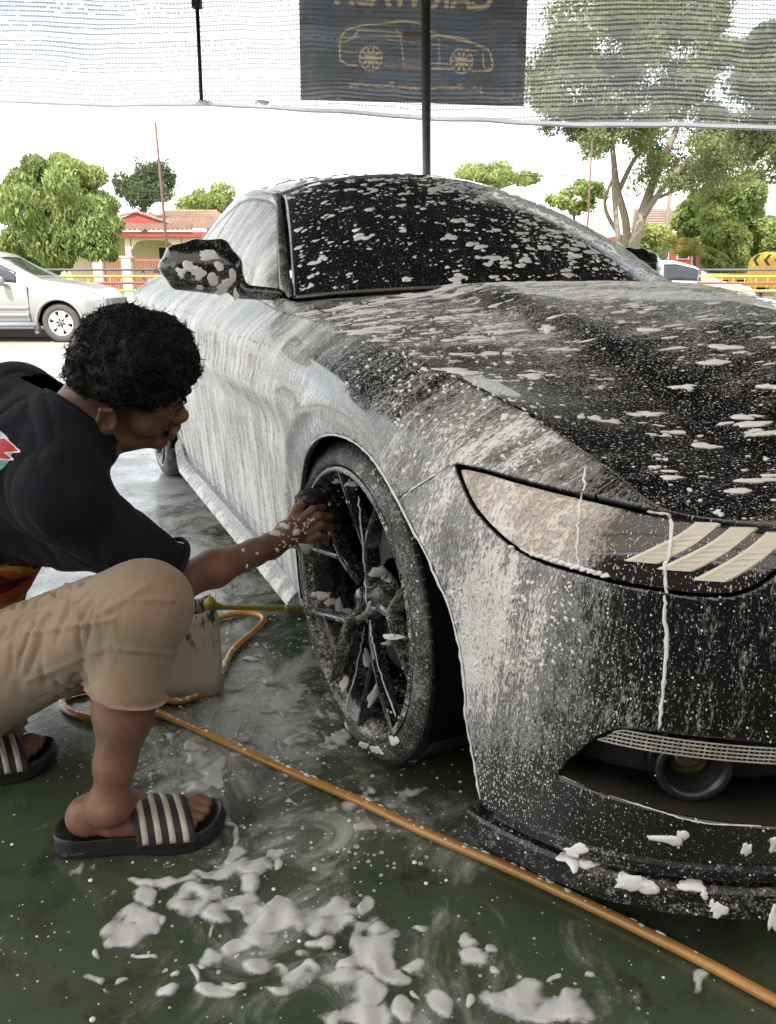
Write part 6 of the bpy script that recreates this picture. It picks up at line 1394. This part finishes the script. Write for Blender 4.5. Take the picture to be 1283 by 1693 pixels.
# ---------------- loose foam, hose, bucket ----------------
from mathutils.bvhtree import BVHTree
def world_bvh(objs):
    V=[];F=[]
    for o in objs:
        M_=o.matrix_world; k=len(V); V+=[M_@v.co for v in o.data.vertices]; F+=[tuple(i+k for i in p.vertices) for p in o.data.polygons]
    return BVHTree.FromPolygons(V,F)
bpy.context.view_layer.update()
def kids(o): 
    r=[]
    for c in o.children: r+= [c]+kids(c)
    return r
CARM=[o for o in kids(car) if o.type=='MESH' and o.name.split('.')[0] in ('hood','front_fender','front_bumper','door','rocker_panel','wing_mirror','windscreen','headlight','bumper_lip','front_splitter','rear_quarter_panel','side_skirt','roof','roof_rail','belt_moulding','light_bar','fog_light','side_window','cowl_panel')]
CB=world_bvh(CARM); ORG=Vector((0,0,CAM_H)); CMI=car.matrix_world.inverted()
def hit(px,py,bv=CB):
    d=(Vector(at(px,py,1.))-ORG).normalized(); h=bv.ray_cast(ORG,d)
    if h[0] is None: return None
    n=h[1] if h[1].dot(d)<0 else -h[1]; return h[0],n
def tocar(P): return np.array([tuple(CMI@Vector(p)) for p in P])
def foamobj(V,F,parent,name='foam_blob'):
    o=mk(name,V,F,parent,MFOAM,True); tag(o,kind='stuff'); return o
def grid_blobs(G,n,sel,size,aspect,hh,tdir,seed,cluster=(1,6),spread=1.1,irr=.25):
    """clusters of foam blobs on a lofted surface grid; sel(P)->keep probability"""
    r=np.random.default_rng(seed); nv,nu=G.shape[:2]; P=[];N=[];A=[]
    def smp(i,j):
        i0=np.clip(i.astype(int),0,nv-2); j0=np.clip(j.astype(int),0,nu-2); a=(i-i0)[:,None];b_=(j-j0)[:,None]
        p=G[i0,j0]*(1-a)*(1-b_)+G[i0+1,j0]*a*(1-b_)+G[i0,j0+1]*(1-a)*b_+G[i0+1,j0+1]*a*b_; nn=np.cross(G[i0+1,j0]-G[i0,j0],G[i0,j0+1]-G[i0,j0]); nn/=np.linalg.norm(nn,axis=1,keepdims=True)+1e-12; nn*=np.where(nn[:,2:]<0,-1,1); return p,nn
    di=np.linalg.norm(G[1:,:]-G[:-1,:],axis=2).mean(); dj=np.linalg.norm(G[:,1:]-G[:,:-1],axis=2).mean()
    I=[];Jj=[];S_=[]
    while len(I)<n:
        i,j=r.uniform(1,nv-2),r.uniform(1,nu-2); p,_=smp(np.array([i]),np.array([j]))
        if r.random()>sel(p)[0]: continue
        s=size[0]*(size[1]/size[0])**(r.random()**1.7); k=r.integers(*cluster)
        for c in range(k):
            sc=s*(1 if c==0 else r.uniform(.35,.9)); I.append(np.clip(i+r.normal()*s*spread/di,0,nv-1.01)); Jj.append(np.clip(j+r.normal()*s*spread*aspect*.6/dj,0,nu-1.01)); S_.append(sc)
    p,nn=smp(np.array(I),np.array(Jj)); S_=np.array(S_); t=np.array(tdir,float)[None]-nn*(nn@np.array(tdir,float))[:,None]; t/=np.linalg.norm(t,axis=1,keepdims=True)
    asp=aspect*r.uniform(.7,1.3,len(S_)); return domes(p,nn,t,S_*asp,S_,np.minimum(S_*hh,.011)*r.uniform(.6,1.1,len(S_)),seed=seed,irr=irr)
# windscreen: scattered clots, thickening to the far side and foot
V,F=grid_blobs(WSG,2100,lambda P:np.clip(.22+.9*np.clip((P[:,1]+.35)/.7,0,1)+.25*np.clip((P[:,2]-1.28)/.08,0,1),0,1),(.0035,.015),1.5,.28,(-.25,.95,0),31)
foamobj(V,F,car)
V,F=grid_blobs(WSG,1500,lambda P:np.clip(.3+.6*(P[:,1]>.0),0,1),(.0015,.004),1.5,.5,(-.25,.95,0),32,(1,2)); foamobj(V,F,car)
V,F=grid_blobs(RFG,420,lambda P:np.ones(1),(.004,.013),2.0,.5,(-.25,.95,0),33); foamobj(V,F,car)
# bonnet: combed, stretched runs
HGf=np.concatenate([HG,HG[-2::-1]*np.array([1,-1,1])],0); HGf=HGf.transpose(1,0,2)+np.array([0,0,.0015])
def hs(P):
    x,y=P[:,0],P[:,1]; d=.85*np.clip((.25-x)/.7,0.0,1)+.05; d=d+.35*np.exp(-((y+.12)/.22)**2-((x-.05)/.4)**2); d*=1-.85*np.exp(-((y+.42-.0*x)/.055)**2)*(x>-.35); return np.clip(d,0,1)
V,F=grid_blobs(HGf,2300,hs,(.0018,.0065),4.6,.55,(.25,.97,-.05),34,(1,7),1.8,.3); foamobj(V,F,car)
V,F=grid_blobs(HGf,1600,lambda P:np.clip(.25+.5*hs(P),0,1),(.0009,.0026),2.4,.7,(.25,.97,-.05),35,(1,2)); foamobj(V,F,car)
# sighted clots on the car
def px_blobs(lst,seed,parent=car,bv=CB,hh=.45,conv=tocar,dirpx=(1,0),irr=.25,name='foam_blob',n_sub=1):
    r=np.random.default_rng(seed); P=[];N=[];T=[];A=[];B_=[]
    for (x,y,rx,ry) in lst:
        for k in range(n_sub):
            xx=x+(r.normal()*rx*.45 if k else 0); yy=y+(r.normal()*ry*.45 if k else 0); h=hit(xx,yy,bv); h2=hit(xx+dirpx[0]*2,yy+dirpx[1]*2,bv)
            if h is None or h2 is None: continue
            dep=(h[0]-ORG).length; t=(h2[0]-h[0]); t=t-h[1]*t.dot(h[1])
            if t.length<1e-6 or t.length>.05: continue
            sc=(1 if k==0 else r.uniform(.35,.7)); st_=t.length/(2/FPX*dep); P.append(h[0]);N.append(h[1]);T.append(t.normalized()); A.append(rx*dep/FPX*sc*min(st_,1.3)); B_.append(ry*dep/FPX*sc*1.25)
    P,N,T=[np.array([tuple(v) for v in q]) for q in (P,N,T)]; A,B_=np.array(A),np.array(B_); V,F=domes(P,N,T,A,B_,np.minimum(A,B_)*hh+.001,seed=seed,irr=irr,seg=14)
    return foamobj(conv(V) if conv else V,F,parent,name)
px_blobs([(312,440,9,7),(330,452,10,8),(345,425,14,5),(362,440,9,5),(352,462,10,8),(372,470,12,8),(368,482,8,10),(385,455,6,8),(345,420,14,6),(390,488,5,7),(300,450,8,6),(330,475,6,4)],41,n_sub=3,hh=.12,irr=.4)
px_blobs([(945,1412,26,9),(975,1425,20,8),(1045,1460,24,10),(1070,1468,20,8),(1145,1463,24,8),(1105,1388,24,7),(1130,1380,10,6),(1235,1405,8,9),(1190,1505,14,8),(1278,1520,8,14),(1165,1480,6,5),(1178,1495,5,5),(1280,1395,8,10),(1215,1340,16,5),(1030,1450,10,6),(1225,1232,10,7)],42,n_sub=6,hh=.25,irr=.35)
px_blobs([(1075,685,22,4),(1050,686,8,3),(1140,810,4,4),(1165,738,21,5),(1222,812,20,6),(1157,828,3,3),(1188,845,4,3),(1183,848,4,3),(1083,773,8,4),(985,692,9,6),(1010,697,14,4),(1225,690,24,4),(1270,640,16,5),(1120,715,16,4),(1240,720,8,3),(1100,760,3,3),(1265,760,3,3),(1070,545,20,4),(905,545,10,6),(1200,575,24,5),(1180,600,26,5),(960,690,6,4),(1130,640,18,4),(835,690,6,5),(838,585,7,5),(842,600,5,5),(993,640,4,3),(715,545,5,4),(760,560,6,3)],43,hh=.3,n_sub=3,irr=.4)
px_blobs([(845+i*12,905+i*3.6,8,3) for i in range(14)],44,n_sub=2,hh=.5)
r_=np.random.default_rng(5)
px_blobs([(r_.uniform(745,960),r_.uniform(950,1100)+0,r_.uniform(1.5,5),r_.uniform(1,3.5)) for _ in range(120)]+[(r_.uniform(650,900),r_.uniform(620,780),r_.uniform(1.5,4),r_.uniform(1,3)) for _ in range(130)]+[(r_.uniform(560,860),r_.uniform(500,640),r_.uniform(1.5,5),r_.uniform(1,3)) for _ in range(90)],45,dirpx=(.6,.8),hh=.22,irr=.4)
px_blobs([(x,y,r_.uniform(.7,2.6),r_.uniform(.6,1.5)) for x,y in zip(r_.uniform(760,1283,220),r_.uniform(900,1520,220))],46,dirpx=(.8,.6),hh=.6,irr=.1)
# runs of suds along shut lines and down the bumper
def run(pts,rad,seed,bv=CB,jit=1.2,lift=.0):
    r=np.random.default_rng(seed); P=[]
    pts=catmull(np.array(pts,float),max(12,int(sum(math.hypot(pts[i+1][0]-pts[i][0],pts[i+1][1]-pts[i][1]) for i in range(len(pts)-1))/7)))
    for x,y in pts:
        h=hit(x+r.normal()*jit,y,bv)
        if h is not None and (not P or (h[0]-P[-1]).length<.08): P.append(h[0]+h[1]*lift)
    if len(P)<3:return
    P=[CMI@p for p in P]; n=len(P); rr=[rad*r.uniform(.65,1.35)*(1 if 0<i<n-1 else .5) for i in range(n)]; b=MB(); b.tube(P,rr,7); o=b.build('foam_run',MFOAM,car,True)
run([(1070,845),(1090,848),(1105,850),(1110,866),(1109,900),(1101,940),(1100,980),(1098,1010),(1103,1060),(1098,1120),(1094,1160),(1090,1205),(1088,1243)],.0026,1)
run([(968,770),(966,800),(959,830),(957,862)],.0018,2); run([(957,862),(955,900),(953,945)],.0017,3)
run([(752,768),(700,797),(660,826),(645,838)],.0018,4); run([(860,905),(900,928),(960,947),(1040,968),(1120,984)],.0019,5)
run([(930,1283),(1000,1312),(1080,1338),(1160,1360),(1260,1366)],.0011,8); 
run([(500,512),(497,520),(492,530)],.001,11)
b=MB()
def archpt(a):
    if a<0: x=.075+.392+.30*(-a)*.33; z=.33+a*.33
    else: x=.075+.392*math.cos(a); z=.33+.392*math.sin(a)
    j=SG.reshape(-1,3); m_=(j[:,1]<0)&(np.abs(j[:,0])<.8); q=j[m_]; k=np.argmin((q[:,0]-x)**2+(q[:,2]-z)**2); return np.array([x,q[k,1]-.001,z])
P=[archpt(a)+[0,0,0] for a in np.linspace(-.42,2.6,90)]; rr=[.0022*random.uniform(.6,1.5) for _ in P]; b.tube(P,rr,6); b.build('foam_run',MFOAM,car,True)
# suds caught on the spokes, rim lip and tyre
WH=[o for o in car.children if o.name.startswith('wheel') and o.type=='EMPTY' and o.location.x>-.1 and o.location.y<0][0]
WM=[o for o in kids(WH) if o.type=='MESH']; WBV=world_bvh(WM)
r_=np.random.default_rng(9); lst=[]
for k in range(110):
    a=r_.uniform(0,6.28); q=r_.uniform(.80,1.0); lst.append((597+q*(97)*math.cos(a)+q*12*math.sin(a),1020-q*252*math.sin(a),r_.uniform(.8,2.4),r_.uniform(.8,2.2)))
px_blobs(lst+[(625,945,14,8),(640,955,8,10),(575,1012,14,5),(560,1005,6,12),(650,1053,20,4),(640,1063,10,5),(533,985,12,6),(545,995,8,6),(622,1240,16,5),(600,1232,16,5),(650,1225,12,6),(572,1205,8,8),(606,1090,6,14),(618,1150,6,18),(585,800,14,4),(560,796,10,4),(612,1010,8,10),(570,1130,6,12),(600,1020,10,8)],47,bv=WBV,hh=.3,n_sub=4,irr=.4)
def hitrun(pts,rad,seed): run(pts,rad,seed,bv=WBV,jit=.8)
hitrun([(592,820),(598,880),(603,950),(606,1000)],.0018,21); hitrun([(604,1035),(590,1100),(570,1180)],.0018,22); hitrun([(612,1030),(625,1100),(655,1185)],.0016,23)
# ---------------- suds on the floor ----------------
def mkff():
    m=M('floor_foam'); v=m.coord(); w=m.vor(v,330.); w2=m.noise(v,60.,4,.6); th=m.n('Attribute',attribute_name='thick').outputs['Fac']
    m.bump(m.math('ADD',m.math('MULTIPLY',w,.25),w2),.0011,.6)
    hole=m.smooth(m.vor(v,95.),.0,.22); a=m.smooth(m.math('ADD',th,m.math('MULTIPLY',m.math('SUBTRACT',m.noise(v,120.,4,.7),.5),.45)),.0,.55)
    c=m.mix(m.noise(v,22.,4),(.42,.43,.43),(.66,.67,.67)); m.p(Base_Color=c,Roughness=.30,Alpha=m.math('MULTIPLY',a,m.math('ADD',.72,m.math('MULTIPLY',hole,.28))),Specular_IOR_Level=.45); return m.m
MFF=mkff()
def floor_foam(ells,x0,x1,y0,y1,res,namp,hmax,seed,nf=38.,extra=None,name='floor_foam',label=None):
    xs=np.arange(x0,x1,res); ys=np.arange(y0,y1,res); X_,Y_=np.meshgrid(xs,ys); P=np.stack([X_.ravel(),Y_.ravel(),np.zeros(X_.size)],1)
    c,s=math.cos(PITCH),math.sin(PITCH); d=P[:,1]*c+CAM_H*s; u=P[:,1]*s-CAM_H*c; px=PW/2+FPX*P[:,0]/d; py=PH/2-FPX*u/d
    f=np.full(len(P),-1.)
    wx=px+9*vnoise(P*30,seed+1,10)+5*vnoise(P*85,seed+3,16); wy=py+6*vnoise(P*30,seed+2,10)+4*vnoise(P*85,seed+4,16)
    for (cx,cy,rx,ry) in ells:
        g=1-np.sqrt(((wx-cx)/(rx*1.32))**2+((wy-cy)/(ry*1.3))**2); k=.25; h=np.clip(.5+.5*(g-f)/k,0,1); f=f*(1-h)+g*h+k*h*(1-h)*.8
    if extra is not None: f=np.maximum(f,extra(P,px,py))
    f=f+namp*vnoise(P*nf,seed,22)+namp*.45*vnoise(P*nf*2.6,seed+5,26)
    lace=vnoise(P*150,seed+8,26); f=f-np.clip(.22-f,0,.22)*np.clip(lace,0,2)*1.8-.30*np.clip(1.1-np.abs(vnoise(P*42,seed+12,14))*6,0,1)*np.clip(.9-f,0,1)
    z=hmax*np.clip(f*1.5,0,1)**.7*(1+.45*vnoise(P*75,seed+7,20)); P[:,2]=z+.0004
    i=np.arange(X_.size).reshape(X_.shape); F=np.stack([i[:-1,:-1],i[:-1,1:],i[1:,1:],i[1:,:-1]],-1).reshape(-1,4); keep=(f[F]>0).any(1); F=F[keep]; us,inv=np.unique(F,return_inverse=True); V,F2,A_=clip(P[us],[tuple(q) for q in inv.reshape(-1,4).tolist()],f[us]-.005,[f[us]])
    o=mk(name,V,F2,None,MFF,True,{'thick':A_[0]}); tag(o,label,'foam',None,'stuff'); return o
EA=[(376,1376,12,20),(382,1409,16,16),(404,1436,30,14),(371,1442,35,14),(338,1447,25,10),(305,1458,28,10),(273,1464,25,8),(240,1464,22,8),(245,1485,20,12),(235,1518,35,18),(207,1540,30,18),(245,1529,30,14),(273,1524,15,12),(185,1551,12,12),(161,1573,7,14),(327,1480,30,14),(311,1502,28,16),(349,1480,16,10),(404,1464,20,18),(393,1496,35,14),(360,1513,20,14),(436,1513,30,8),(469,1502,22,12),(485,1491,10,6),(464,1535,45,18),(436,1556,30,16),(491,1524,25,16),(349,1545,10,25),(355,1578,22,12),(393,1573,22,12),(338,1592,8,6),(551,1507,36,20),(573,1529,22,18),(535,1535,25,12),(524,1562,25,12),(496,1584,25,14),(551,1562,16,8),(425,1605,28,14),(322,1611,6,14),(338,1638,14,10),(360,1644,20,9),(387,1633,18,10),(491,1622,35,14),(524,1611,22,12),(453,1633,25,8),(469,1611,16,8),
(611,1540,14,20),(627,1567,24,26),(633,1600,28,20),(666,1622,25,14),(687,1605,16,10),(584,1605,14,12),(578,1627,28,14),(600,1649,35,14),(578,1676,40,16),(611,1682,30,16),
(142,1622,20,8),(191,1627,15,8),(164,1630,12,5),(262,1644,18,7),(224,1642,8,4),(284,1614,6,4),(237,1575,18,4),(595,1499,10,9),(687,1535,13,11),(663,1671,13,10),(455,1409,14,12),(461,1431,8,8),(475,1325,10,4),(483,1385,8,4),
(768,1553,14,15),(805,1567,10,9),(781,1591,28,18),(824,1608,10,6),(973,1611,8,6),(911,1623,10,8),(792,1660,9,9),(725,1660,22,20),(664,1671,16,11),(690,1655,8,8),(877,1639,22,14),(855,1660,38,20),(898,1676,36,18),(951,1655,16,12),(946,1676,32,20),(1150,1625,12,14),
(311,1232,20,12),(314,1265,14,16),(340,1278,30,16),(360,1291,26,12),(331,1307,24,14),(317,1327,12,12),(347,1346,12,5),(242,1310,18,5),(34,1321,11,6),(48,1346,5,3)]
floor_foam(EA,-.62,.62,.66,1.55,.0026,.20,.0060,61,label='thick white foam puddles lying on the green floor in the foreground')
def wheelside(P,px,py):
    d=np.exp(-((px-500)/95)**2-((py-1190)/75)**2)*1.0; d=np.maximum(d,.9*np.exp(-((px-640)/60)**2-((py-1310)/28)**2)); d=np.maximum(d,.75*np.exp(-((px-430)/70)**2-((py-1120)/35)**2)); d=np.maximum(d,.8*np.exp(-((px-560)/50)**2-((py-1345)/20)**2)); return d*.85-.62
floor_foam([],-.62,.22,1.05,2.1,.0036,.42,.006,71,nf=52.,extra=wheelside,label='broken lacy foam on the floor between the front wheel and the container')
r_=np.random.default_rng(77); n=2600; xy=np.stack([r_.uniform(-1.0,.9,n),r_.uniform(.72,2.6,n)],1); w_=np.exp(-((xy[:,0]+.2)/.45)**2-((xy[:,1]-1.45)/.5)**2)+.10; k=r_.random(n)<w_; xy=xy[k]; n=len(xy); rad=.0012+.0042*r_.random(n)**4
V,F=domes(np.column_stack([xy,np.zeros(n)]),np.tile([0,0,1.],(n,1)),np.tile([1.,0,0],(n,1)),rad,rad*.9,rad*.7,seg=8,rings=2,irr=.05); o=mk('floor_bubble',V,F,None,MFOAM,True); tag(o,'tiny loose foam bubbles scattered over the wet green floor','foam',None,'stuff')
# suds on the hand and arm
HB=world_bvh([bodyo]); TP=lambda V:V-PO
px_blobs([(r_.uniform(455,520),r_.uniform(855,915),r_.uniform(.8,2.6),r_.uniform(.8,2.2)) for _ in range(60)]+[(402,910,2,3),(400,948,3,4),(455,882,10,5),(470,870,8,5),(505,905,12,7),(520,915,12,6),(490,880,5,6),(408,936,1.5,3),(425,915,2,2)],81,parent=person,bv=HB,conv=TP,hh=.5)
# ---------------- hose ----------------
MHOSE=M('orange_hose'); 
def hosem():
    m=MHOSE; v=m.coord(); n=m.noise(v,12.,4,.6); d=m.smooth(m.noise(v,40.,4,.7),.55,.7); m.bump(m.noise(v,150.,3),.0008); return m.p(Base_Color=m.mix(m.math('MULTIPLY',d,.5),m.mix(n,(.36,.17,.035),(.52,.27,.06)),(.16,.09,.03)),Roughness=.28,Coat_Weight=.4)
hosem()
def gp(px,py,z=.011): return at(px,py,z=z)
hp=[gp(1420,1722),gp(1283,1655),gp(1150,1583),gp(1000,1509),(gp(850,1439)),gp(700,1375),gp(600,1327),gp(500,1284),gp(400,1239),gp(300,1194),gp(250,1178),gp(200,1190),gp(150,1187),gp(112,1174),gp(104,1157),gp(125,1144),gp(180,1138),gp(245,1150),gp(300,1158,.012),gp(355,1130,.012),gp(385,1075,.012),gp(420,1044,.012),gp(436,1026,.012),gp(425,1015,.012),gp(390,1014,.012),gp(340,1030,.012),gp(300,1060,.012)]
b=MB(); P=catmull(np.array(hp),260); P[:,2]+=.0; b.tube(P,.0092,12); o=b.build('garden_hose',MHOSE.m,smooth=True); tag(o,'long orange hose running across the wet floor past the splitter and round the container','hose')
r_=np.random.default_rng(4); idx=r_.choice(np.arange(20,200),150); a=r_.uniform(-.6,.9,150); T_=np.gradient(P,axis=0)[idx]; T_/=np.linalg.norm(T_,axis=1,keepdims=True); sd_=np.cross(T_,[0,0,1.]); nn=sd_*np.sin(a)[:,None]+np.array([0,0,1.])*np.cos(a)[:,None]; rad=.0012+.003*r_.random(150)**2
V,F=domes(P[idx]+nn*.0090,nn,T_,rad*2,rad,rad*.6,irr=.3); tag(mk('hose_suds',V,F,o,MFOAM,True),kind='stuff')
# cut-down plastic container with a rag, a wand lying across it
def bucket():
    c=at(312,1137,z=0); root=empty('cut_plastic_container',tuple(c)); tag(root,'stained off-white cut-open plastic container standing on the floor behind the knee','container'); yaw=R(14)
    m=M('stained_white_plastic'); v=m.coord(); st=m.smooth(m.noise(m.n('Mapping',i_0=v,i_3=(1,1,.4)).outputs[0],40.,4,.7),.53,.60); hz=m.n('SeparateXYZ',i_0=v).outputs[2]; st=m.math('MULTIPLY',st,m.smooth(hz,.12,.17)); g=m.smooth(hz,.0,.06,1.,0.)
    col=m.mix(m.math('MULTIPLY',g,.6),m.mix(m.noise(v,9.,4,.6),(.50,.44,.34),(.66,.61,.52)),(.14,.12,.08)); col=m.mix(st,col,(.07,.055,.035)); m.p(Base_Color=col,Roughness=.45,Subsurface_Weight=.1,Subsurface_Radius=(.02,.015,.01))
    n=64; lv=[(.0,.98),(.006,1.0),(.06,1.0),(.12,.985),(.17,.93),(.20,.82),(.215,.80)]
    V=[];F=[]
    def sup(t,a,b_): 
        ct,stt=math.cos(t),math.sin(t); return a*abs(ct)**.45*(1 if ct>0 else -1),b_*abs(stt)**.45*(1 if stt>0 else -1)
    def top(t): return .215+.030*max(0,math.cos(t-.2))+.012*max(0,math.cos(t+2.0))-.0*math.sin(t)
    for li,(z,s) in enumerate(lv):
        for k in range(n):
            t=2*math.pi*k/n; x,y=sup(t,.088*s,.062*s); sl=max(0,(z-.10))/.115
            x=x*(1) + .014*sl; zz=z if li<len(lv)-1 else top(t); V.append((x*math.cos(yaw)-y*math.sin(yaw),x*math.sin(yaw)+y*math.cos(yaw),zz))
    m0=len(V)
    for li,(z,s) in enumerate(lv[::-1]):
        for k in range(n):
            x,y,z_=V[(len(lv)-1-li)*n+k]; V.append((x*.965,y*.95,max(z_-.0005,.006)))
    L_=len(lv)*2
    for i in range(L_-1):
        for k in range(n): F.append((i*n+k,i*n+(k+1)%n,(i+1)*n+(k+1)%n,(i+1)*n+k))
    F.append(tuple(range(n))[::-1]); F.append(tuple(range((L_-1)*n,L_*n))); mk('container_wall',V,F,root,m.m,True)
    s=SDF(.012); c0=np.array([-.01,.0,.215]); r=np.random.default_rng(2)
    for k in range(9): s.ell(c0+r.normal(size=3)*[.026,.016,.014]+[0,0,.006],r.uniform(.014,.03,3))
    V,F=s.mesh(c0-.11,c0+.11,.004); N=vnormals(V,[tuple(q) for q in F.tolist()]); V=V+N*(.004*vnoise(V*90,3))[:,None]; o=mk('scrub_brush',V+np.array(c),[tuple(q) for q in F.tolist()],None,simple('wet_black_rag',(.02,.02,.018),.35,bump=.003,bs=90),True); tag(o,'wet black scrubbing rag stuffed in the mouth of the cut container','rag')
bucket()
b=MB(); P=[at(346,996,1.74),at(352,1001,1.755),at(370,1004,1.77),at(440,1005,1.80),at(500,1006,1.83)]; b.tube(P,[.016,.013,.0068,.0068,.0068],12); w_=b.build('spray_wand',simple('olive_yellow_plastic',(.30,.25,.02),.35),smooth=True); tag(w_,'thin olive-yellow spray wand reaching from the container to the front wheel','wand')
b=MB(); q=P[4]*.22+P[3]*.78; b.tube([P[4]*.5+P[3]*.5,P[4]*.62+P[3]*.38],.0088,12); b.tube([P[4],at(507,1007,1.835)],[.006,.002],10); b.build('wand_nozzle',simple('brass',(.45,.33,.08),.3,.6),w_,True)
